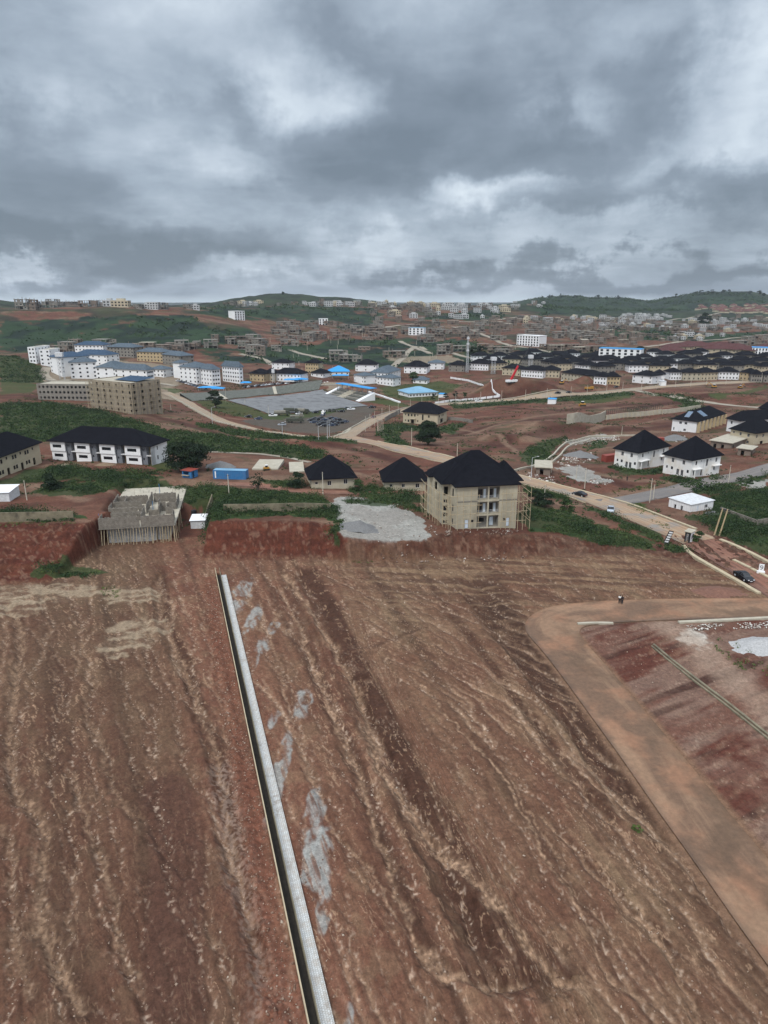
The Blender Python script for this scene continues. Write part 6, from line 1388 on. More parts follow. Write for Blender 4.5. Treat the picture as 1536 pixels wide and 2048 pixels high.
def tower(px, py, top, label, w_=2.4, tank=None):
    A = G(px, py); q = pdir(px, top); d = A.y / q[1]; h = CAMZ + q[2]*d - A.z; t = thing('water_tower' if tank else 'lattice_mast', label, 'tower', A, rad(10))
    hs = h - 3 if tank else h; leg = [(x,y) for x in (-w_/2,w_/2) for y in (-w_/2,w_/2)]
    for x, y in leg: b = MB(); b.beam((x,y,-.5),(x*(1 if tank else .35),y*(1 if tank else .35),hs),.13,M['steelpole']); b.build('leg', t)
    b = MB(); n = int(hs / 2.5)
    for k in range(n):
        f = lambda z: (1 if tank else 1 - .65*z/hs) * w_/2
        z0, z1 = k*2.5, (k+1)*2.5
        for (ax,ay,bx_,by_) in ((-1,-1,1,-1),(1,-1,1,1),(1,1,-1,1),(-1,1,-1,-1)): b.beam((ax*f(z0),ay*f(z0),z0),(bx_*f(z1),by_*f(z1),z1),.07,M['steelpole'],4); b.beam((ax*f(z1),ay*f(z1),z1),(bx_*f(z1),by_*f(z1),z1),.07,M['steelpole'],4)
    b.build('bracing', t)
    if tank: b = MB(); b.box(-w_*.75,w_*.75,-w_*.75,w_*.75,hs,h,M['tin']); b.build('tank', t)
    else:
        for z in (h*.95,h*.8,h*.62): b = MB(); b.box(-1.0,1.0,-1.0,1.0,z-1.2,z+.4,M['alu']); b.build('antenna', t)
tower(125,758,705,'steel water tower with square tank among the white hostel blocks',3.4,True); tower(934,745,672,'tall lattice telecom mast behind the white mansions',2.0); tower(986,748,714,'square panelled water tower in front of the dark roofed houses',3.0,True); tower(547,765,738,'small water tower in the hostel compound',1.6,True); tower(1060,740,710,'panelled water tower rising among the estate roofs',2.6,True)
# ================================================================ people
def person(px, py, label, shirt, rot, pose):
    p = G(px, py); t = thing('person', label, 'person', (p.x, p.y, p.z + .0), rot)
    J = {'pel':(0,0,.95),'che':(0,.02,1.25),'nec':(0,.01,1.50),'hed':(0,-.02,1.62),'top':(0,-.01,1.74)}
    edges = [('pel','che'),('che','nec'),('nec','hed'),('hed','top')]; rdi = {'pel':.155,'che':.17,'nec':.06,'hed':.10,'top':.075}
    for s in (-1,1):
        n = 'l' if s < 0 else 'r'
        J['sh'+n] = (s*.19,.01,1.43); J['el'+n] = (s*.26,.03+pose*.02,1.14); J['wr'+n] = (s*.24,-.10 if s > 0 else -.02,.90); J['ha'+n] = (s*.235,-.13 if s > 0 else -.03,.80)
        J['hi'+n] = (s*.10,0,.90); J['kn'+n] = (s*.11,-.03*s*pose,.50); J['an'+n] = (s*.115,.03*s*pose,.09); J['to'+n] = (s*.125,-.17+.03*s*pose,.04)
        edges += [('che','sh'+n),('sh'+n,'el'+n),('el'+n,'wr'+n),('wr'+n,'ha'+n),('pel','hi'+n),('hi'+n,'kn'+n),('kn'+n,'an'+n),('an'+n,'to'+n)]
        rdi.update({'sh'+n:.075,'el'+n:.05,'wr'+n:.035,'ha'+n:.045,'hi'+n:.10,'kn'+n:.07,'an'+n:.048,'to'+n:.04})
    keys = list(J)
    def skin(name, ks, ed, m, grow, par):
        me = bpy.data.meshes.new(name); me.from_pydata([J[k] for k in ks], [(ks.index(a), ks.index(b)) for a, b in ed], []); o = link(name, me, par); me.materials.append(m)
        md = o.modifiers.new('skin', 'SKIN'); 
        for i, k in enumerate(ks): r = rdi[k] + grow; me.skin_vertices[0].data[i].radius = (r, r * (.75 if k in ('pel','che') else 1))
        me.skin_vertices[0].data[0].use_root = True; sd = o.modifiers.new('sub', 'SUBSURF'); sd.levels = sd.render_levels = 2; md.use_smooth_shade = True; return o
    body = skin('body', keys, edges, M['skin'], 0, t)
    tor = [k for k in keys if k in ('pel','che','nec') or k[:2] in ('sh','el')]; skin('shirt', tor, [e for e in edges if e[0] in tor and e[1] in tor], M[shirt], .022, t)
    leg = [k for k in keys if k == 'pel' or k[:2] in ('hi','kn','an')]; skin('trousers', leg, [e for e in edges if e[0] in leg and e[1] in leg], M['cloth_k'], .02, t)
    b = MB(); me = bpy.data.meshes.new('hair'); import bmesh
    bm = bmesh.new(); bmesh.ops.create_uvsphere(bm, u_segments=12, v_segments=8, radius=.112, matrix=Matrix.Translation((0,.0,1.70))); bmesh.ops.delete(bm, geom=[v for v in bm.verts if v.co.z < 1.67 and v.co.y < .03], context='VERTS'); bm.to_mesh(me); bm.free(); me.materials.append(M['hair']); link('hair', me, t)
person(1238.6,1207,'person in white shirt and dark trousers standing on the dirt road', 'cloth_w', rad(-25), 1); person(1243.5,1208.5,'person in dark clothes walking beside the one in white on the dirt road', 'cloth_k', rad(10), -1)
person(1254+0*1,962,'person in dark clothes alone on the dirt yard before the white houses', 'cloth_k', 0, 1)
# ================================================================ retaining wall and drain lines
wallstrip('retaining_wall', 'tall pale concrete retaining wall panel at the left of the earthworks', 'wall', resample(gl([(1133,848),(1150,846),(1210,839)], 0), 4), 5.2, .5, M['concpale'])
wallstrip('retaining_wall', 'lower retaining wall stretch with reinforcement mesh still standing above it', 'wall', resample(gl([(1211,839.5),(1260,834),(1322,828)], 0), 4), 2.8, .5, M['concpale'])
wallstrip('retaining_wall', 'plain pale retaining wall running behind the solar panelled row', 'wall', resample(gl([(1323,828),(1360,824),(1400,818)], 0), 4), 2.6, .5, M['concpale'])
Lr = resample(gl([(1211,839.5),(1260,834),(1322,828)], 0), 1.4)
t = thing('rebar_cage', 'dark reinforcement mesh rising above the middle of the retaining wall', 'rebar', (0,0,0), 0)
b = MB()
for c in Lr: z = Hh(*c); b.beam((c[0],c[1],z+1),(c[0],c[1],z+6.0),.10,M['blackmetal'],4)
for dz in (3.4,4.2,5.0,5.8):
    for c, d in zip(Lr[:-1:3], Lr[3::3]): b.beam((c[0],c[1],Hh(*c)+dz),(d[0],d[1],Hh(*d)+dz),.10,M['blackmetal'],4)
b.build('mesh_panel', t)
b = MB()
for c in Lr[::2]: z = Hh(*c); b.beam((c[0],c[1]-2.4,z-.3),(c[0],c[1]-.3,z+2.9),.12,M['wood'],4)
b.build('timber_shoring', t)
wallstrip('drain_wall', 'curving pale outer wall of the storm drain beside the rubble', 'drain', resample(gl([(1000,948),(1050,938),(1090,925),(1110,908),(1120,895),(1145,882),(1190,872),(1240,872),(1290,872)], 2), 3), .7, .6, M['concpale'])
wallstrip('drain_wall', 'inner pale wall of the curving storm drain', 'drain', resample(gl([(1105,925),(1121,912),(1130,898),(1150,888),(1180,880)], 2), 3), .7, .6, M['concpale'])
for (pts, lab, w_, hh) in [([(1155,1249),(1190,1247),(1226,1248)],'short trench kerb at the inside bend of the dirt road',.5,.3),([(1357,1246),(1440,1242),(1560,1236)],'pale concrete drain line below the dirt road at the right edge',.7,.3),([(1307,1290),(1340,1318),(1400,1365),(1460,1410),(1560,1490)],'long thin concrete drain crossing the red plots at the right',.35,.25),([(1303,1293),(1336,1321),(1396,1369),(1456,1414),(1556,1495)],'second parallel edge of the thin concrete drain at the right',.25,.2)]:
    wallstrip('drain_kerb', lab, 'drain', resample(gl(pts, 1), 2), hh, w_, M['concpale'] if w_ > .4 else M['mould'], sink=.3)
for (pts, lab) in [([(870,808),(905,803),(960,799),(1000,794)],'white panelled fence along the side road'),([(1000,794),(985,783),(965,772),(935,762),(900,757)],'white panelled fence climbing back from the side road corner'),([(770,812),(780,800),(790,806)],'')]:
    if lab:
        L_ = resample(gl(pts, 0), 4.5); t = thing('white_fence', lab, 'fence', (0,0,0), 0)
        for a, c in zip(L_[:-1], L_[1:]):
            b = MB(); za, zb_ = Hh(*a), Hh(*c); d = (c - a) * .88; c2 = a + d; nn = np.array((-d[1], d[0])) / np.hypot(*d) * .15
            for s in (-1, 1):
                q = [(*(a+nn*s), za-.3), (*(c2+nn*s), zb_-.3), (*(c2+nn*s), zb_+1.5), (*(a+nn*s), za+1.5)]; b.face(q if s < 0 else q[::-1], M['white'])
            b.face([(*(a-nn), za+1.5), (*(c2-nn), zb_+1.5), (*(c2+nn), zb_+1.5), (*(a+nn), za+1.5)], M['white']); b.face([(*(a-nn), za-.3), (*(a+nn), za-.3), (*(a+nn), za+1.5), (*(a-nn), za+1.5)], M['white']); b.build('panel', t)
wallstrip('boundary_wall', 'grey stepped wall along the road bend beside the cream mansion', 'wall', resample(gl([(770,843),(785,834),(800,826)], 0), 4), 2.6, .4, M['conc'])
wallstrip('boundary_wall', 'low concrete wall running from the mansion toward the earthworks', 'wall', resample(gl([(896,840),(925,842),(945,846)], 0), 4), 1.8, .4, M['conc'])
# ================================================================ middle distance buildings
def rows(L, fl, n, w_=1.0, h=1.3, kind='w', m0=1.0, fh=3.1, z0=1.0): return sum([row(L, n, w_, z0 + fh * k, h, kind, m0) for k in range(fl)], []) if n else []
def mid(label, A, B, D, fl, wm, rm, rise, nf=4, nr=3, nl=3, name='house', cat='house', kind='w', oh=.9, group=None, w_=1.1, ridge=None, **kw):
    A, B, L, rot = frame_of(A, B)
    if not isinstance(D, (int, float)): D = depth_of(A, B, D, L, rot)
    H = fl * 3.1 + .3
    return house(name, label, A, B, D, H, wm, rm, rise, {0: rows(L, fl, nf, w_, kind=kind), 1: rows(D, fl, nr, w_, kind=kind), 3: rows(D, fl, nl, w_, kind=kind)}, oh=oh, cat=cat, group=group, ridge=ridge, fm='blackmetal', sink=3, **kw)
# scaffolded raw concrete pair
t, L, D, rot, z = mid('tall raw concrete block wrapped in bamboo scaffolding in front of the hostels', (184,818), (268,829), (297,822), 5, 'stain', None, 0, 7, 4, 2, 'unfinished_building', 'building', 'o', w_=1.3, floor_z=[3.1,6.2,9.3,12.4])
b = MB(); b.face([(L*.4,D*.3,15.9),(L*.95,D*.3,15.9),(L*.95,D*.9,17.0),(L*.4,D*.9,17.0)], M['roofnavy']); b.build('roof_sheet', t)
sc2 = thing('scaffolding', 'bamboo scaffold poles round the tall raw concrete block', 'scaffolding', t.location, rot)
rr2 = random.Random(9)
for x in np.arange(-.8, L + 1.5, 1.9): b = MB(); b.beam((x,-1.2,-2),(x+rr2.uniform(-.3,.3),-1.1,15.5),.09,M['wood'],4); b.build('upright_pole', sc2)
for y in np.arange(0, D, 2.2): b = MB(); b.beam((L+1.2,y,-2),(L+1.1,y,15.5),.09,M['wood'],4); b.build('upright_pole', sc2)
for k in range(7): b = MB(); b.beam((-1.2,-1.25,1.5+2.1*k),(L+1.5,-1.2,1.5+2.1*k),.08,M['wood'],4); b.beam((L+1.2,-1,1.5+2.1*k),(L+1.2,D,1.5+2.1*k),.08,M['wood'],4); b.build('ledger_pole', sc2)
mid('lower raw concrete shell with rough parapet left of the scaffolded tall block', (77,799), (185,803), 16, 3, 'conc', None, 0, 13, 3, 3, 'unfinished_building', 'building', 'o', w_=1.3, floor_z=[3.1,6.2])
# hostel blocks
HB = [('white four storey hostel nearest the raw concrete block with gable end to the right',(232,770),(296,777),(318,776),4,'white','roofslate',4.0,5,4,0),
 ('white four storey hostel with small windows behind the scaffolded tall block',(195,767),(236,770),22,4,'white','roofslate',4,3,3,3),
 ('white hostel block with dark window bays just right of the water tower',(143,757),(196,758),18,4,'white','roofslate',3.5,4,3,2),
 ('white narrow hostel behind the steel water tower',(103,744),(125,754),24,4,'white','roofnavy',3.5,2,3,3),
 ('white block with navy corner strip at the far left of the hostels',(82,730),(103,734),22,4,'white',None,0,2,2,3),
 ('plain white flat topped block at the very left of the hostels',(59,725),(74,728),26,4,'white',None,0,2,5,3),
 ('white hostel with long navy roof in the second row',(150,728),(215,733),16,3,'white','roofnavy',4,6,3,3),
 ('grey framed hostel with navy roof at the back of the compound',(216,712),(268,716),16,3,'conc','roofslate',3.5,8,3,3),
 ('white hostel with wide navy roof at the back left of the compound',(151,708),(208,710),16,3,'white','roofnavy',3.5,8,3,3),
 ('tan framed block with slate roof right of the hostels',(275,722),(327,726),15,3,'tan','roofslate',3.5,8,3,3),
 ('small grey block with slate roof behind the tan framed one',(326,728),(362,736),14,3,'conc','roofslate',3.5,6,2,3),
 ('small white wing with slate roof at the right end of the corner hostel',(300,752),(328,755),12,2,'white','roofslate',2.5,4,2,2),
 ('white four storey hostel with plain gable left of the car row',(361,764),(394,769),18,4,'white','roofslate',3.8,4,3,1),
 ('white four storey hostel standing above the blue awning',(403,768),(425,773),(458,775),4,'white','roofslate',3.8,4,3,1),
 ('long white hostel with many dark windows right of the one with the blue awning',(446,762),(480,768),(498,769),4,'white','roofslate',4.2,7,3,1),
 ('plain white stair tower beside the hostel car row',(348,755),(361,757),10,4,'white','roofslate',2,0,1,1)]
for (lab, A, B, D, fl, wm, rm, ri, nf, nr, nl) in HB: mid(lab, A, B, D, fl, wm, rm, ri, nf, nr, nl, 'hostel_block', 'building', w_=1.4)
# black roofed villas left of the stand
V = [('tan villa with black roof just right of the long white hostel',(500,762),(528,764),12,2,'tan','roofk',3.6,4,2,2),('cream villa with black roof between two villas above the parked row',(527,761),(547,763),12,2,'cream2','roofk',3.6,3,2,2),
 ('white villa with triple peaked black roof above the blue canopies',(547,761),(601,765),14,2,'white','roofk',4.2,8,2,2),('small white house with black roof behind the triple peaked villa',(544,738),(578,740),12,2,'white','roofk',3,4,2,2),
 ('tall tan three storey house with dark roof on the open plots',(611,746),(637,748),11,3,'tan','roofk',3.2,5,2,2),('white house with black roof left of the bright blue roof',(622,752),(646,756),12,1,'white','roofk',3.6,3,2,2),
 ('white hall under a bright blue hipped roof',(659,750),(698,751),16,1,'white','blueroof',4.5,4,2,2),
 ('white villa with curved black roof behind the white mansion',(711,742),(752,744),16,2,'white','roofk',4.5,3,2,2),
 ('large white three storey mansion with slate roof beside the blue roofed stand',(741,766),(776,770),(808,760),3,'white','roofslate',4.5,5,5,2),
 ('rounded front wing of the white mansion with its own slate roof',(754,768),(786,773),10,2,'white','roofslate',2.6,5,2,2),
 ('left white wing of the mansion beside the car park',(708,763),(727,769),14,2,'white','roofslate',2.2,2,2,2),
 ('white mansion with steep black roof right of the slate roofed one',(808,746),(853,748),16,2,'white','roofk',5.0,5,2,2),
 ('white two storey villa with slate roof beside the steep black roofed mansion',(856,739),(887,739),12,2,'white','roofslate',2.5,3,2,2),
 ('small white pavilion with slate roof between mansion and pool hall',(826,766),(854,768),9,1,'white','roofslate',2.6,3,1,1),
 ('long low white hall with faded blue roof on the lawn',(797,789),(818,795),(872,790),1,'white','paleblue',3.6,3,9,1),
 ('dark roofed grey house behind the telecom mast',(897,743),(928,744),12,2,'conc','roofk',3.6,3,2,2),('white house with black roof right of the telecom mast',(938,740),(976,741),13,2,'white','roofk',4,7,2,2),
 ('cream house with black roof behind the square water tower',(983,741),(1014,739),13,2,'cream2','roofk',4,5,2,2),
 ('beige house with long black roof behind the crane',(1004,750),(1040,752),12,2,'cream2','roofk',3.2,5,2,2),('white pair of houses under one long black roof behind the crane',(1042,754),(1085,757),13,2,'white','roofk',3.6,8,2,2),
 ('cream house with black roof at the right of the crane',(1083,755),(1118,756),14,2,'cream2','roofk',3.6,5,2,2),('long cream row with black roof behind the red spoil heaps',(1122,760),(1188,762),16,2,'cream','roofk',3.8,10,2,2),
 ('white gabled house beside the red spoil heaps',(1187,768),(1212,771),12,2,'white','roofk',3.4,4,2,2),('tan house with black hipped roof beside the parked black car',(1213,769),(1239,772),(1254,770),2,'tan','roofk',3.6,4,2,2),
 ('white double house with plain gable near the track crossing',(1264,765),(1303,768),14,2,'white','roofk',3.6,3,1,2),('white plain walled house right of the double house',(1306,764),(1328,765),13,2,'white','roofk',3.4,1,1,2),
 ('white modern house with black window bands in the front row',(1340,760),(1363,760),12,2,'white','roofk',3.2,4,2,2),('beige double house in the front row right of the modern house',(1365,761),(1400,761),13,2,'cream','roofk',3.4,4,1,2),
 ('cream white house in the middle of the front row at the right',(1401,761),(1434,760),13,2,'cream2','roofk',3.6,5,2,2),('white house with grey forecourt in the front row at the right',(1436,759),(1477,760),13,2,'white','roofk',3.8,6,2,2),
 ('yellow tan house in the front row near the right edge',(1478,760),(1500,762),12,2,'tan','roofk',3.4,3,2,2),('grey concrete house in the front row at the right edge',(1501,764),(1524,765),12,2,'conc','roofk',3.4,4,2,2),('grey house cut by the right edge in the front row',(1526,765),(1556,766),12,2,'conc','roofk',3.4,4,2,2)]
for (lab, A, B, D, fl, wm, rm, ri, nf, nr, nl) in V: mid(lab, A, B, D, fl, wm, rm, ri, nf, nr, nl, 'villa', 'house', w_=1.0)
shed('kiosk', 'small white cabin with blue roof beside the side road', 'kiosk', (1095,808), (1111,808), 5, 3.4, 'white', 'blueroof', .3)
shed('shed', 'small blue roofed shelter on the lawn right of the long low hall', 'shed', (877,795), (890,795), 5, 2.6, 'white', 'blueroof', .3)
shed('cabin', 'white cabin on the track in front of the estate', 'cabin', (1322,772), (1332,772), 4, 3.6, 'white', 'tin', .3)
# estate roofs packed behind the front row
rv = random.Random(21); proto = {}
def estate_proto(rm, wm, L, D, ri, key):
    t, *_ = mid('x', Vector((0, -400, -60)), Vector((L, -400, -60)), D, 2, wm, rm, ri, 5, 3, 3, 'estate_house', 'house'); t['label'] = ''; proto[key] = t; FOOT.pop(); return t
for i, (rm, wm) in enumerate([('roofk','white'),('roofk','cream2'),('roofk','conc'),('roofmar','cream2')]): estate_proto(rm, wm, 17 + 2 * i, 11, 3.4, i)
def put_house(px, py, k, label, group, s=1.0, rot=None):
    p = G(px, py); c = copy_tree(proto[k], p, rad(rv.uniform(-12, 22)) if rot is None else rot, label, group, (s, s, 1)); c.location.x -= 8; FOOT.append((p.x, p.y + 5, 9)); return c
EST = [(1000,724),(1022,731),(1040,722),(1062,716),(1068,732),(1090,727),(1110,738),(1112,722),(1135,730),(1128,742),(1150,719),(1155,738),(1175,728),(1180,745),(1195,735),(1200,722),(1212,748),(1222,732),(1240,741),(1248,722),(1262,733),(1275,745),(1290,728),(1298,739),(1318,746),(1325,733),(1345,742),(1340,722),(1362,730),(1382,742),(1400,733),(1378,720),(1412,744),(1425,728),(1440,739),(1452,724),(1462,745),(1480,734),(1500,744),(1496,724),(1520,736),(1540,748),(1545,726),(985,731),(962,724),(1270,718),(1310,716),(1405,716)]
for (px, py) in EST: put_house(px, py, rv.choice([0,0,1,2]), 'black roofed two storey house packed in the estate behind the front row', 'black roofed houses packed behind the front row', rv.uniform(.85, 1.15))
for (px, py) in [(1350,706),(1375,700),(1400,704),(1425,710),(1455,706),(1485,712),(1515,714),(1540,708),(1335,714),(1440,702)]: put_house(px, py, 3, 'maroon roofed house at the back of the estate below the red bank', 'maroon roofed houses below the red bank', 1.35)
# white and blue flats
def flats(label, A, B, D, fl, bays, mt='white', rm='blueroof'):
    A, B, L, rot = frame_of(A, B); t = thing('apartment_block', label, 'building', (A.x,A.y,min(A.z,B.z)), rot); H = fl*3.1+.6; b = MB()
    for k, (p, q) in enumerate([((0,0),(L,0)),((L,0),(L,D)),((L,D),(0,D)),((0,D),(0,0))]):
        o_ = [] 
        if k == 0:
            for i in range(bays): x = L*(i+.25)/bays; o_ += [(x, x+L/bays*.45, .8+3.1*f_, 3.0+3.1*f_) for f_ in range(fl)]
        wall(b, p, q, -3, H, o_, M[mt])
        for o in o_: put_window(t, p, q, (*o, 'w'), 'blackmetal')
    b.build('wall', t); r_ = MB(); r_.box(-.3,L+.3,-.3,D+.3,H,H+.4,M[rm]); r_.build('roof', t); FOOT.append((A.x+L/2,A.y+D/2,L*.5)); return t
flats('white and blue row of four storey flats behind the estate roofs', (1196,722), (1280,726), 14, 4, 7)
flats('long white four storey block standing on the open slope', (1033,690), (1077,694), 16, 4, 8, 'white', 'white')
flats('white flats with bright blue roof at the right edge', (1502,714), (1540,716), 16, 3, 6)
flats('white two storey pair with pale blue roofs among grey shells', (817,670), (847,670), 12, 3, 4, 'white', 'paleblue')
flats('white cube house on the red hillside left of centre', (470,640), (490,641), 14, 4, 4, 'white', 'white')
flats('white modern house alone on the red hillside', (638,649), (656,651), 12, 3, 3, 'white', 'white')
# ---------------------------------------------------------------- unfinished concrete shells and finished cubes on the slopes
def shell_mesh(nx, ny, fl, m, seed, bay=4.2, pale=False, infill=.5):
    q = random.Random(seed); b = MB(); L, D = nx * bay, ny * bay; mm = M[m]
    for f in range(fl + 1):
        cut = q.uniform(0, .35) * L if f == fl and not pale else 0
        b.box(-.5, L + .5 - cut, -.5, D + .5, f * 3.1 - .3, f * 3.1, mm if f < fl or not pale else M['concpale'])
    for f in range(fl):
        for i in range(nx + 1):
            for j in range(ny + 1):
                if 0 < j < ny and 0 < i < nx: continue
                b.box(i * bay - .2, i * bay + .2, j * bay - .2, j * bay + .2, f * 3.1 + .001, f * 3.1 + 2.8, mm)
        for i in range(nx):
            for (y, fl_) in ((0, 0), (D, 1)):
                if q.random() < infill: wall(b, (i * bay + .2, y - .1), ((i + 1) * bay - .2, y - .1), f * 3.1, f * 3.1 + 2.8, [(1.1, 2.7, f * 3.1 + .9, f * 3.1 + 2.1)], mm)
        for j in range(ny):
            for x in (0, L):
                if q.random() < infill: wall(b, (x, j * bay + .2), (x, (j + 1) * bay - .2), f * 3.1, f * 3.1 + 2.8, [(1.3, 2.5, f * 3.1 + .9, f * 3.1 + 2.1)], mm)
    b.box(-.5, L + .5, -.5, D + .5, -4, -.31, mm)
    if not pale and q.random() < .6:
        for i in range(nx + 1): b.box(i * bay - .15, i * bay + .15, -.15, .15, fl * 3.1, fl * 3.1 + q.uniform(.6, 2.2), mm)
    return b.mesh('unfinished_building')
def cube_mesh(nx, ny, fl, m, seed, top='white'):
    q = random.Random(seed); b = MB(); L, D = nx * 4, ny * 4; H = fl * 3.1
    for k, (p, e) in enumerate([((0,0),(L,0)),((L,0),(L,D)),((L,D),(0,D)),((0,D),(0,0))]):
        ln = L if k % 2 == 0 else D; wall(b, p, e, -4, H + .5, [(i * 4 + .9, i * 4 + 3.1, f * 3.1 + .7, f * 3.1 + 2.4) for i in range(int(ln / 4)) for f in range(fl)], M[m])
    b.box(.23, L - .23, .23, D - .23, H - .2, H, M[top]); b.box(.5, L - .5, .5, D - .5, -2, H - .25, M['dark'])  # near-black box added inside, standing in for room shade behind the openings
    for f in range(1, fl): b.box(.23, L-.23, .23, D-.23, f*3.1-.2, f*3.1, M['conc'])
    if q.random() < .35: b.box(L * .3, L * .75, D * .3, D * .8, H, H + 2.6, M[m])
    return b.mesh('hillside_house')
M['offwhite'] = mat('weathered_white_render', (.46,.47,.47), noise=.3, nscale=.15, dirt=.6, dirtcol=(.22,.20,.18))
SH = [shell_mesh(*a) for a in [(3,2,2,'conc',1),(4,2,2,'conc2',2),(3,3,3,'conc',3),(2,2,3,'conc2',4),(5,2,2,'conc',5),(4,3,3,'conc',6),(3,2,1,'conc2',7),(6,2,2,'conc2',8)]]
SP = [shell_mesh(*a, pale=True, infill=.8) for a in [(4,2,2,'conc2',11),(3,2,3,'conc2',12)]]
CB = [cube_mesh(*a) for a in [(3,2,2,'offwhite',1),(4,2,3,'offwhite',2),(3,3,2,'offwhite',3),(5,2,2,'cream2',4),(2,2,2,'offwhite',5),(4,2,2,'offwhite',6)]]
n_shell = [0]; placed = []
def scatter(label, group, boxes, n, meshes, name, seed, smin=.85, smax=1.15, gap=13, cat='building'):
    q = random.Random(seed); k = 0; tries = 0
    while k < n and tries < n * 60:
        tries += 1; x0, x1, y0, y1 = q.choice(boxes); px, py = q.uniform(x0, x1), q.uniform(y0, y1)
        p = G(px, py)
        if p.y > 2600 or any((p.x - a) ** 2 + (p.y - c) ** 2 < gap * gap for a, c in placed): continue
        placed.append((p.x, p.y)); s = q.uniform(smin, smax)
        o = link(name, q.choice(meshes), None, label=label, category=cat, group=group); o.location = (p.x, p.y, p.z + .2); o.rotation_euler = (0, 0, rad(q.choice([0, 10, -12, 20, 85, 100, 5]) + q.uniform(-6, 6))); o.scale = (s, s, s * q.uniform(.9, 1.05)); k += 1
def at(label, spec, meshes, name, k0=0, cat='building', s=1.0, rot=None, group=None):
    for i, (px, py) in enumerate(spec):
        p = G(px, py); placed.append((p.x, p.y)); o = link(name, meshes[(i + k0) % len(meshes)], None, label=label, category=cat); o.location = (p.x - 6, p.y, p.z + .3); o.rotation_euler = (0, 0, rad((i * 37) % 24 - 8 if rot is None else rot)); o.scale = (s, s, s)
        if len(spec) > 1: o['group'] = group or label.replace(' house ', ' houses ')
at('grey roofless shell on the left ridge crest below the clouds', [(40,619),(62,620),(85,616),(98,611),(112,610),(126,612),(140,612),(166,614),(184,613),(205,612)], SH, 'unfinished_building', 2, s=1.45, group='grey shells on the left ridge crest')
at('white flat topped house at the right end of the left ridge crest', [(192,612),(214,613),(230,614)], CB, 'hillside_house', 1, s=1.3, group='white houses on the left ridge crest')
at('house of the small cluster on the ridge between left ridge and central hill', [(275,618),(292,618),(303,619),(318,619),(375,618),(390,620)], [SH[0], CB[0], CB[1], SH[5]], 'hillside_house', 0, group='small cluster on the saddle of the ridge')
at('grey shell in the row behind the hostel compound under the green hillside', [(112,706),(130,706),(152,700),(178,700),(198,700),(228,702),(252,702),(270,704),(292,706),(326,708),(343,700),(362,702)], SH + SP, 'unfinished_building', 1, s=1.15, group='grey shells behind the hostel compound')
at('shell with pale green slab roof behind the tan framed block', [(295,704),(318,706)], [shell_mesh(6,2,2,'conc2',31)], 'unfinished_building', s=1.2, group='shells with pale green slab roofs')
at('concrete frame shell standing alone on the green middle plots', [(503,710),(524,712),(690,724),(672,722),(727,700),(740,668),(796,715),(780,716),(886,709),(900,707),(918,704),(850,685),(862,684),(987,706),(1005,712),(965,700)], SH, 'unfinished_building', 2, s=1.1, group='concrete frames alone on the green middle plots')
at('low grey shed roofed building behind the estate at centre right', [(1090,700),(1110,702),(1130,700),(1160,706),(1182,704)], [SH[7], SP[0]], 'unfinished_building', 0, group='low grey buildings behind the estate')
at('grey shell in the terraced row climbing the red bank at the right', [(1470,700),(1482,699),(1494,698),(1505,690),(1518,688),(1532,686)], [SH[3], SH[2]], 'unfinished_building', 0, group='terraced shells on the red bank')
scatter('white or cream house among the many on the long central ridge line', 'pale houses along the central ridge line', [(470,720,607,613),(700,1090,606,616),(880,1010,612,626),(740,900,606,611)], 64, CB, 'hillside_house', 41, .8, 1.1)
scatter('grey unfinished house among those on the long central ridge line', 'grey shells along the central ridge line', [(440,720,608,614),(720,1090,608,620),(740,860,612,636)], 56, SH, 'unfinished_building', 42, .8, 1.1)
scatter('grey unfinished shell in the rows on the red slope left of centre', 'grey shells on the red slope left of centre', [(385,560,682,702),(440,640,676,696),(520,700,650,672),(620,760,660,682)], 44, SH, 'unfinished_building', 43)
scatter('grey brown unfinished shell in the dense rows on the middle slope', 'shells in the dense rows on the middle slope', [(740,960,640,684),(900,1190,645,684),(960,1260,636,660),(1000,1200,650,684)], 108, SH + SP[:1], 'unfinished_building', 44, .8, 1.1, 14)
scatter('unfinished shell in the dense far rows at the right', 'shells in the dense far rows at the right', [(1130,1340,640,668),(1240,1400,650,690),(1380,1536,634,664),(1150,1290,655,690)], 84, SH + SP, 'unfinished_building', 45, .6, .95, 12)
scatter('white finished house scattered in the dense far rows at the right', 'white houses in the dense far rows at the right', [(1140,1260,634,652),(1190,1330,640,660),(1330,1450,640,678),(1400,1536,640,665),(1230,1340,630,642),(1340,1420,668,684)], 110, CB, 'hillside_house', 46, .55, .85, 12)
scatter('white finished house between the grey shells of the middle slope', 'white houses between the shells of the middle slope', [(760,1010,618,640),(1040,1120,636,650)], 16, CB, 'hillside_house', 47)
RR = []
for i, c in enumerate(((.12,.05,.04),(.10,.045,.035))):
    b = MB(); b.box(0,12,0,9,-3,3.2,M['cream2']); hip(b,0,12,0,9,3.2,2.6,mat('red_tile_roof_%d' % i if 0 else ('red_tile_roof' if i == 0 else 'brown_tile_roof'), c, noise=.2),.5); RR.append(b.mesh('bungalow'))
scatter('tiny red roofed bungalow in the far estate below the right hill', 'tiny red roofed bungalows below the right hill', [(1395,1536,612,620),(1440,1536,620,628)], 70, RR, 'bungalow', 48, 1.0, 1.4, 17, 'house')
for o in proto.values():
    for ch in o.children: bpy.data.objects.remove(ch)
    bpy.data.objects.remove(o)
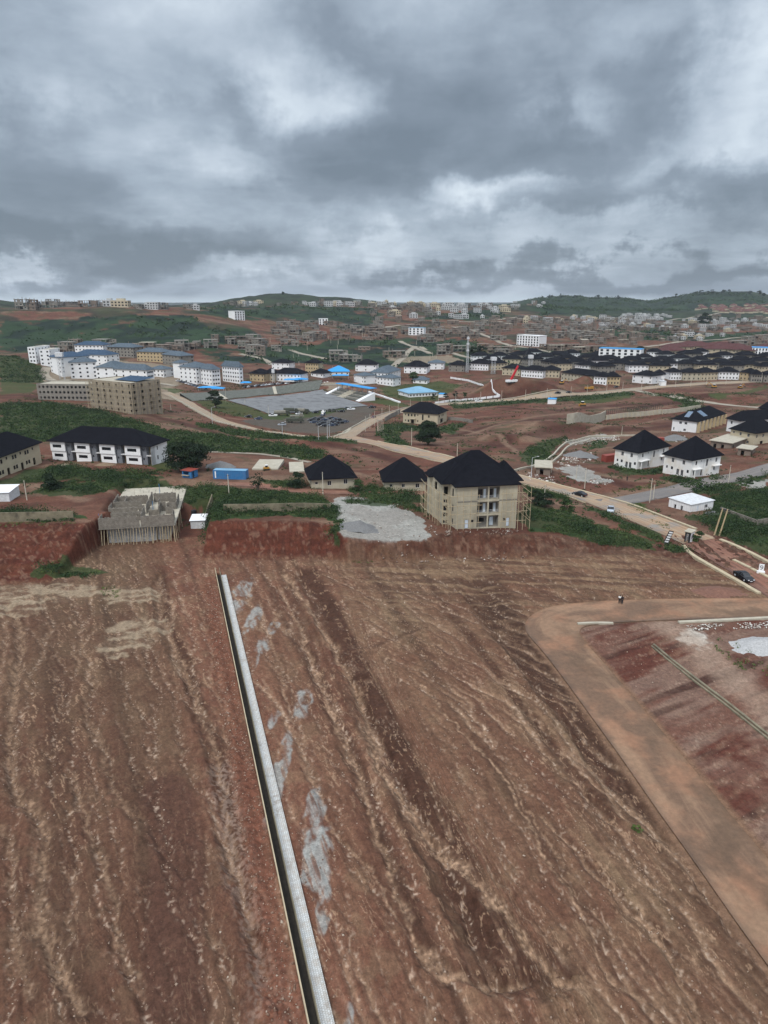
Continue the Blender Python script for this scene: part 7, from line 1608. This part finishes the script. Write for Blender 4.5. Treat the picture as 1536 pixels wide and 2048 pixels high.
# ================================================================ planting
FA = np.array(FOOT)
def leafmat(name, c1, c2, c3):
    m = bpy.data.materials.new(name); m.use_nodes = True; t = NT(m.node_tree); bs = t.n['Principled BSDF']
    a = t.node('Attribute', attribute_name='soil').outputs['Fac']
    r = t.node('ValToRGB', {0: a}); e = r.color_ramp; e.elements[0].color = col(c1); e.elements[1].color = col(c3); k = e.elements.new(.5); k.color = col(c2)
    t.l.new(r.outputs[0], bs.inputs['Base Color']); bs.inputs['Roughness'].default_value = .8; bs.inputs['Specular IOR Level'].default_value = .15
    return m
Lf = leafmat('shrub_leaves', (.013,.028,.012), (.030,.056,.019), (.068,.092,.032)); Lt = leafmat('tree_leaves', (.007,.014,.008), (.013,.025,.012), (.028,.043,.018)); Lg = leafmat('grass_blades', (.04,.065,.02), (.075,.11,.03), (.13,.16,.055))
rng = np.random.default_rng(5)
def leaves(centres, radii_, tone, n, size, flat=.75, up=.35):
    """n leaf clumps around each centre; returns verts, quads and a tone per vertex"""
    N_ = len(centres); c = np.repeat(centres, n, 0); r = np.repeat(radii_, n, 0)
    d = rng.normal(size=(N_ * n, 3)); d /= np.linalg.norm(d, axis=1)[:, None]; rad_ = rng.random(N_ * n)[:, None] ** .45
    d[:, 2] = np.abs(d[:, 2]) * (1 - up * .2) - up * .2
    p = c + d * rad_ * r
    nrm = d + rng.normal(size=d.shape) * .6; nrm[:, 2] += .35; nrm /= np.linalg.norm(nrm, axis=1)[:, None]
    a = np.cross(nrm, rng.normal(size=d.shape)); a /= np.linalg.norm(a, axis=1)[:, None] + 1e-9; b = np.cross(nrm, a)
    s = (size if np.isscalar(size) else np.repeat(size, n))[..., None] * rng.uniform(.55, 1.25, (N_ * n, 1)) if not np.isscalar(size) else size * rng.uniform(.55, 1.25, (N_ * n, 1))
    V = np.stack([p - a * s, p - b * s * .55, p + a * s, p + b * s * .55], 1).reshape(-1, 3)
    Fc = np.arange(len(V)).reshape(-1, 4); tn = np.clip(np.repeat(tone, n) + rng.normal(size=N_ * n) * .13, 0, 1); tn = np.repeat(tn, 4)
    return V, Fc, tn
def leaf_obj(name, V, Fc, tn, m, parent=None, **props):
    return link(name, new_mesh(name, V, Fc, m, colors=np.stack([tn] * 3, 1)), parent, **props)
def fill(P, dens, wob=1.0):
    x0, y0 = P.min(0); x1, y1 = P.max(0); n = int((x1 - x0) * (y1 - y0) * dens); x, y = rng.uniform(x0, x1, n), rng.uniform(y0, y1, n)
    wx = x + (fbm(x / 3.5, y / 3.5, 61, 3) - .5) * 5 * wob; wy = y + (fbm(x / 3.5, y / 3.5, 71, 3) - .5) * 5 * wob
    k = inpoly(wx, wy, P) & (fbm(x / 7, y / 7, 401, 3) > .27); x, y = x[k], y[k]
    for L_, w_ in ((ML, 7.5), (JL, 5.5)):
        dd, _, _ = dist_line(x, y, L_[::3]); kk = dd > w_; x, y = x[kk], y[kk]
    if len(FA):
        ok = np.ones(len(x), bool)
        for fx, fy, fr in FA: ok &= (x - fx) ** 2 + (y - fy) ** 2 > fr * fr * .8
        x, y = x[ok], y[ok]
    return x, y
Vs, Fs, Ts, off = [], [], [], 0
for P in POLY['shrub']:
    dm = np.hypot(*P.mean(0)); dens = 1.0 if dm < 230 else .38 if dm < 320 else .14
    x, y = fill(P, dens, 1.3)
    if not len(x): continue
    big = fbm(x / 8, y / 8, 411, 3); h = (.5 + 1.5 * ss(.40, .68, big)) * rng.uniform(.7, 1.3, len(x)); w_ = h * rng.uniform(.8, 1.1, len(x)) + .35
    if dm > 320: h *= 1.2; w_ *= 1.5
    z = macro(x, y); cen = np.stack([x, y, z + h * .15], 1); rd = np.stack([w_, w_, h], 1)
    tone = np.clip(.02 + .95 * fbm(x / 5, y / 5, 421, 4) + rng.normal(size=len(x)) * .13 - .1 * ss(.5, .7, big), 0, 1)
    n = 34 if dm < 230 else 20 if dm < 320 else 10; V_, F_, T_ = leaves(cen, rd, tone, n, .20 if dm < 230 else .34 if dm < 320 else .6)
    Vs.append(V_); Fs.append(F_ + off); Ts.append(T_); off += len(V_)
for pts_, hh_ in (([(448,1026),(540,1025),(662,1025)], 1.7), ([(425,1003),(412,1040)], 1.9), ([(60,1044),(148,1041)], .6)):
    L_ = resample(gl(pts_, 0), .35); k = rng.random(len(L_)) < .85; L_ = L_[k]; q = fbm(L_[:, 0] / 3, L_[:, 1] / 3, 471, 3); L_ = L_ + rng.normal(size=L_.shape) * .25 - np.array([0, .35]); zz_ = macro(L_[:, 0], L_[:, 1]) + hh_ * ss(.35, .6, q) * rng.uniform(.2, 1.1, len(L_)); r_ = rng.uniform(.35, .75, len(L_))
    V_, F_, T_ = leaves(np.stack([L_[:, 0], L_[:, 1], zz_], 1), np.stack([r_, r_, r_ * 1.1], 1), np.clip(rng.normal(.35, .2, len(L_)), 0, 1), 26, .18); Vs.append(V_); Fs.append(F_ + off); Ts.append(T_); off += len(V_)
xs_ = rng.uniform(-230, 330, 60000); ys_ = rng.uniform(158, 640, 60000); k = (fbm(xs_ / 11, ys_ / 8, 461, 4) > .585) & (rng.random(60000) < .75); xs_, ys_ = xs_[k], ys_[k]
for L_, w_ in ((ML, 7), (JL, 6)):
    dd, _, _ = dist_line(xs_, ys_, L_[::3]); k = dd > w_; xs_, ys_ = xs_[k], ys_[k]
k = np.ones(len(xs_), bool)
for kd in ('asph', 'lot', 'tan', 'gravel'): k &= ~mask(kd, xs_, ys_, .2)
for fx, fy, fr in FA: k &= (xs_ - fx) ** 2 + (ys_ - fy) ** 2 > fr * fr
for nm_ in ('asphalt_road', 'road', 'lane', 'lower_track', 'red_dirt_street'):
    me_ = bpy.data.objects[nm_].data; co_ = np.zeros(len(me_.vertices) * 3, np.float32); me_.vertices.foreach_get('co', co_); co_ = co_.reshape(-1, 3)[:, :2]; grid = set(map(tuple, np.floor(co_ / 2.5).astype(int))); k &= np.array([(int(math.floor(a / 2.5)), int(math.floor(c_ / 2.5))) not in grid for a, c_ in zip(xs_, ys_)])
xs_, ys_ = xs_[k], ys_[k]; h = rng.uniform(.15, .75, len(xs_)) * np.maximum(np.hypot(xs_, ys_) / 260, .8)
V_, F_, T_ = leaves(np.stack([xs_, ys_, macro(xs_, ys_) + .05], 1), np.stack([h * 1.5, h * 1.5, h], 1), np.clip(rng.normal(.45, .2, len(xs_)), 0, 1), 9, .28); Vs.append(V_); Fs.append(F_ + off); Ts.append(T_); off += len(V_); print('weeds', len(xs_))
leaf_obj('shrubbery', np.concatenate(Vs), np.concatenate(Fs), np.concatenate(Ts), Lf, kind='stuff', label='dense low green shrubs covering the slopes between the building plots')
print('shrub verts', off)
# grass tufts and weeds
Vs, Fs, Ts, off = [], [], [], 0
for P, dn in [(p, .5) for p in POLY['lawn'][:0]] + [(wpoly(q), .9) for q in ([(65,1132),(150,1136),(205,1142),(205,1150),(100,1148),(66,1142)],[(205,1165),(240,1180),(235,1200),(212,1208),(205,1190)],[(420,1024),(660,1024),(668,1034),(425,1036)],[(0,1046),(150,1042),(152,1050),(0,1054)],[(1440,1270),(1500,1300),(1536,1330),(1536,1365),(1470,1330),(1430,1295)],[(700,1118),(760,1112),(770,1122),(705,1128)],[(0,1030),(60,1024),(140,1026),(150,1040),(0,1040)],[(1230,988),(1290,978),(1340,965),(1330,960),(1280,972),(1225,985)],[(1250,1010),(1330,1060),(1345,1058),(1275,1004)])]:
    x0, y0 = P.min(0); x1, y1 = P.max(0); n_ = int((x1-x0)*(y1-y0)*dn*1.5); x, y = rng.uniform(x0,x1,n_), rng.uniform(y0,y1,n_); k = inpoly(x, y, P) & (fbm(x/2.5, y/2.5, 431, 3) > .42); x, y = x[k], y[k]
    if not len(x): continue
    h = rng.uniform(.2, .65, len(x)); V_, F_, T_ = leaves(np.stack([x, y, macro(x, y) + .05], 1), np.stack([h*1.2, h*1.2, h], 1), rng.uniform(.1, .8, len(x)), 12, .14); Vs.append(V_); Fs.append(F_ + off); Ts.append(T_); off += len(V_)
leaf_obj('grass', np.concatenate(Vs), np.concatenate(Fs), np.concatenate(Ts), Lg, kind='stuff', label='weeds and rough grass tufts along the walls and field edges')
# scrub on the far hillsides
Vs, Fs, Ts, off = [], [], [], 0
for P in POLY['far'] :
    x0, y0 = P.min(0); x1, y1 = P.max(0); n_ = min(int((x1-x0)*(y1-y0)*.006), 14000); x, y = rng.uniform(x0,x1,n_), rng.uniform(y0,min(y1, 2900),n_); k = inpoly(x, y, P) & (fbm(x/38, y/38, 201, 5) > .46); x, y = x[k], y[k]
    far_ = (np.hypot(x, y) / 900); h = rng.uniform(1.2, 3.6, len(x)) * np.maximum(far_, .7) ** .4 * (.6 + .9 * ss(.45, .65, fbm(x / 50, y / 50, 441, 3)))
    V_, F_, T_ = leaves(np.stack([x, y, macro(x, y) + h*.1], 1), np.stack([h*1.5, h*1.5, h*1.1], 1), np.clip(.1 + .6 * fbm(x/30, y/30, 443, 3) + rng.normal(size=len(x)) * .1, 0, 1), 9, h * .42); Vs.append(V_); Fs.append(F_ + off); Ts.append(T_); off += len(V_)
leaf_obj('hillside_scrub', np.concatenate(Vs), np.concatenate(Fs), np.concatenate(Ts), Lf, kind='stuff', label='scrub and bushes covering the far green hillsides')
print('scrub verts', off)
def tree(px, py, label, w_, h, trunk=1.2, n=26, leafsize=.38, m=None, name='tree', seed=1, lobes=26):
    p = G(px, py); t = thing(name, label, 'tree', p); q = np.random.default_rng(seed)
    b = MB(); b.beam((0,0,-.3),(0,0,trunk + h*.25),.12*h**.7,M['bark'],8,.07*h**.7)
    cs = []
    for k in range(lobes):
        a = q.uniform(0, 2*math.pi); r_ = q.random() ** .5; z = q.uniform(0, 1); prof = math.sin(math.pi * min(max(z * .8 + .18, 0), 1)) ** .6
        c = (math.cos(a)*r_*w_/2*.8*prof, math.sin(a)*r_*w_/2*.8*prof, trunk + h*.08 + z*(h - trunk)*.82); cs.append(c)
        if k % 3 == 0: b.beam((0,0,trunk*.8 + z*h*.2), (c[0]*.8,c[1]*.8,c[2]), .09*h**.5, M['bark'],5,.03)
    b.build('trunk', t); cs = np.array(cs); rd = np.stack([q.uniform(.16,.26,lobes)*w_]*2 + [q.uniform(.11,.18,lobes)*w_], 1)
    V_, F_, T_ = leaves(cs, rd, q.uniform(.15,.75,lobes), n*8, leafsize, up=1.0); leaf_obj('crown', V_, F_, T_, m or Lt, t); return t
tree(378,942,'big spreading dark green tree behind the little blue kiosk',14.5,9.5,1.0,40,.30,seed=2,lobes=40)
tree(856,890,'round dense dark tree on the red soil below the cream mansion',12.5,10.5,1.3,40,.34,seed=3,lobes=34)
tree(431,816,'dark rounded tree on the lawn at the corner of the parade ground',9.5,11,1.0,30,.4,seed=4)
tree(105,978,'dark bushy tree among the shrubs below the white terrace',6.5,4.5,.4,22,.25,seed=5,lobes=14)
tree(827,765,'green tree beside the small white pavilion',9,9,1,16,.5,Lf,seed=6); tree(945,718,'dark tree right of the telecom mast',13,14,1,16,.6,seed=7); tree(963,716,'second dark tree right of the telecom mast with rounder crown',13,14,1,16,.6,seed=8)
tree(866,800,'small round tree by the white fence left',4.2,4.4,.8,10,.35,seed=9,lobes=10)
tree(891,799,'small round tree by the white fence below the blue shelter',4.6,4.8,.8,10,.35,seed=10,lobes=10); tree(911,796,'small round tree by the white fence right of the blue shelter',5.2,5,.8,10,.35,seed=11,lobes=10); tree(929,796,'lighter small tree at the right end of the white fence lawn',4,4.2,.8,10,.35,Lf,seed=12,lobes=10)
tree(594,975,'small dark bush tree standing left of the left bungalow',6,4.4,.4,18,.25,seed=13,lobes=12); tree(517,985,'young sparse tree with thin branches above the overgrown wall',5.5,5.5,1.6,4,.25,seed=14,lobes=12)
tree(1088,1012,'dark bush at the foot of the scaffolding on the right',6.5,3.6,.2,20,.25,seed=15,lobes=14); tree(1133,1020,'green bush on the slope right of the scaffolded block',4.5,3,.2,14,.25,Lf,seed=16,lobes=10); tree(1069,1004,'rounded bush close behind the scaffolding',4.5,3.6,.2,14,.25,seed=17,lobes=10)
tree(1393,1082,'bush beside the guard booth',3.4,2.6,.1,12,.2,Lf,seed=18,lobes=10); tree(1273,1664,'tiny bright green plant alone on the bare graded field',1.1,1.0,.05,6,.10,Lg,seed=19,lobes=8,name='plant')
tree(830,973,'pale shrub tree between the bungalow and the scaffolded block',5,4.2,.3,12,.25,Lf,seed=20,lobes=10); tree(716,982,'grey green bush right of the left bungalow',5,3.2,.2,12,.22,Lf,seed=21,lobes=10)
tree(1408,650,'dark tree on the far slope beside the shells',22,20,1,8,1.4,seed=22); tree(225,772,'leafy tree in front of the white corner hostel',8,7,.5,10,.4,Lf,seed=23); tree(1278,708,'lone bushy tree left of the blue flats',14,9,.5,8,.8,seed=24); tree(372,722,'round bush by the slate roofed blocks',12,8,.5,8,.8,seed=25)
for k, (px, py) in enumerate([(1040,600),(1060,598),(1100,595),(1122,594),(1150,595),(1196,597),(1214,598),(1236,598),(1330,598),(1352,594),(1392,588),(1402,587),(1416,587),(1424,586),(1446,585),(1458,586),(1500,586),(1518,588),(1528,591),(566,588)]):
    tree(px, py + 1.5, 'small dark tree silhouetted on the skyline of the far hills', *((7, 6) if px == 566 else (14 + 4*(k % 3), 10 + 3*(k % 2))), 1, 3, 1.8, seed=30 + k, lobes=9)['group'] = 'trees on the skyline of the far hills'
# ================================================================ loose stones
def stones_obj(name, x, y, z, s, tone, m, label):
    n = len(x); base = np.array([(1,0,0),(-1,0,0),(0,1,0),(0,-1,0),(0,0,1),(0,0,-.6)], float); F8 = np.array([(0,2,4),(2,1,4),(1,3,4),(3,0,4),(2,0,5),(1,2,5),(3,1,5),(0,3,5)])
    sc3 = rng.uniform(.6, 1.3, (n, 1, 3)) * s[:, None, None]; V = base[None] * sc3 + rng.normal(size=(n, 6, 3)) * s[:, None, None] * .22; a = rng.uniform(0, 6.28, n); ca, sa = np.cos(a)[:, None], np.sin(a)[:, None]
    X_, Y_ = V[..., 0] * ca - V[..., 1] * sa, V[..., 0] * sa + V[..., 1] * ca; V = np.stack([X_ + x[:, None], Y_ + y[:, None], V[..., 2] * .8 + z[:, None]], -1).reshape(-1, 3)
    Fc = (F8[None] + np.arange(n)[:, None, None] * 6).reshape(-1, 3); return link(name, new_mesh(name, V, Fc, m, colors=np.repeat(tone, 6)[:, None] * np.ones((1, 3))), None, kind='stuff', label=label)
def stonemat(name, a, b_, c):
    m = leafmat(name, a, b_, c); m.node_tree.nodes['Principled BSDF'].inputs['Roughness'].default_value = .95; return m
Ms = stonemat('mixed_stones', (.10,.055,.038), (.25,.165,.12), (.42,.35,.28)); Mr = stonemat('demolition_rubble', (.12,.07,.055), (.28,.22,.18), (.62,.60,.56))
n = 150000; x, y = rng.uniform(-75, 60, n), rng.uniform(36, 128, n); s_, x0_ = fan(x, y); u, v = (s_ + 20) / RS, (x0_ + 155) / RS
pr_ = (lut(B1, u, v) * .75 + lut(U1, u, v)) * .45 + .006; dp_ = (x - PATH_A.x) * PATH_N.x + (y - PATH_A.y) * PATH_N.y; al = (x - PATH_A.x) * PATH_D.x + (y - PATH_A.y) * PATH_D.y
pr_ += .6 * (np.abs(dp_ - 3.0) < 1.6) * (al > 0) + .25 * (np.abs(dp_ + 1.0) < .5) * (al > 0); rd_, rs2, _ = dist_line(x, y, ROADL); k = (rng.random(n) < pr_) & (rd_ > RW + .8) & ~((dp_ > -.65) & (dp_ < 1.7)) & ~((rs2 > 0) & (x > 20) & (rng.random(n) < .7))
x0k, y0k = x[~k], y[~k]; x, y = x[k], y[k]; _ = near_detail(x0k, y0k); g2 = (GTAN[0] * .8 > rng.random(len(x0k))) & (rng.random(len(x0k)) < .7); x, y = np.concatenate([x, x0k[g2]]), np.concatenate([y, y0k[g2]]); dz, _ = near_detail(x, y); z = macro(x, y) + dz; sz = .04 + .13 * rng.random(len(x)) ** 4
stones_obj('pebbles', x, y, z + .01, sz, np.clip(rng.normal(.45, .25, len(x)), 0, 1), Ms, 'loose stones and clods lying in the rain cut channels'); print('stones', len(x))
def rub(polys, dens, smin, smax, nm, lab, m=Mr, mu=.5):
    X_, Y_ = [], []
    for q in polys:
        P = wpoly(q); x0, y0 = P.min(0); x1, y1 = P.max(0); n = int((x1-x0)*(y1-y0)*dens); x, y = rng.uniform(x0,x1,n), rng.uniform(y0,y1,n); k = inpoly(x, y, P) & (fbm(x/2.2, y/2.2, 451, 3) > .42); X_.append(x[k]); Y_.append(y[k])
    x, y = np.concatenate(X_), np.concatenate(Y_); stones_obj(nm, x, y, macro(x, y) + .12, smin + (smax - smin) * rng.random(len(x)) ** 3, np.clip(rng.normal(mu, .28, len(x)), 0, 1), m, lab)
rub([[(760,1100),(850,1095),(870,1112),(990,1112),(1050,1105),(1055,1118),(960,1128),(800,1126),(740,1118)],[(905,1062),(1040,1062),(1030,1070),(920,1070)],[(860,1050),(905,1062),(900,1075),(850,1070)]], 3.0, .08, .38, 'rubble', 'mixed stones and demolition rubble tipped along the edge of the bank', mu=.30)
rub([[(1050,945),(1110,955),(1110,968),(1060,962)],[(1110,925),(1150,905),(1190,905),(1180,925),(1130,935)],[(1130,880),(1240,870),(1240,880),(1150,892)],[(1180,955),(1225,960),(1215,970),(1180,968)],[(1345,872),(1370,872),(1372,885),(1345,884)]], 1.6, .12, .6, 'rubble', 'grey broken concrete strewn round the curving drain', mu=.6)
rub([[(1370,1252),(1560,1243),(1560,1256),(1380,1262)]], 9.0, .08, .26, 'rubble', 'pale stones in a line below the concrete drain at the right', mu=.85)
rub([[(668,1000),(760,1000),(830,1030),(858,1075),(835,1088),(730,1096),(676,1040)]], .5, .05, .25, 'rubble', 'bits of waste scattered over the pale gravel yard', mu=.7)
# the light haze that the far hills fade into
hz = MB(); hz.box(-7000, 7000, -600, 7000, -45, 175, M['dark']); o = hz.build('haze', None, kind='stuff', label='thin humid haze over the valley'); o.data.materials.clear(); hm = bpy.data.materials.new('thin_haze'); hm.use_nodes = True; hm.node_tree.nodes.clear()
t_ = NT(hm.node_tree); vol = t_.node('VolumePrincipled', {'Color': col((.72,.80,.90)), 'Density': .00006, 'Anisotropy': .0}); t_.l.new(vol.outputs[0], t_.node('OutputMaterial').inputs['Volume']); o.data.materials.append(hm)
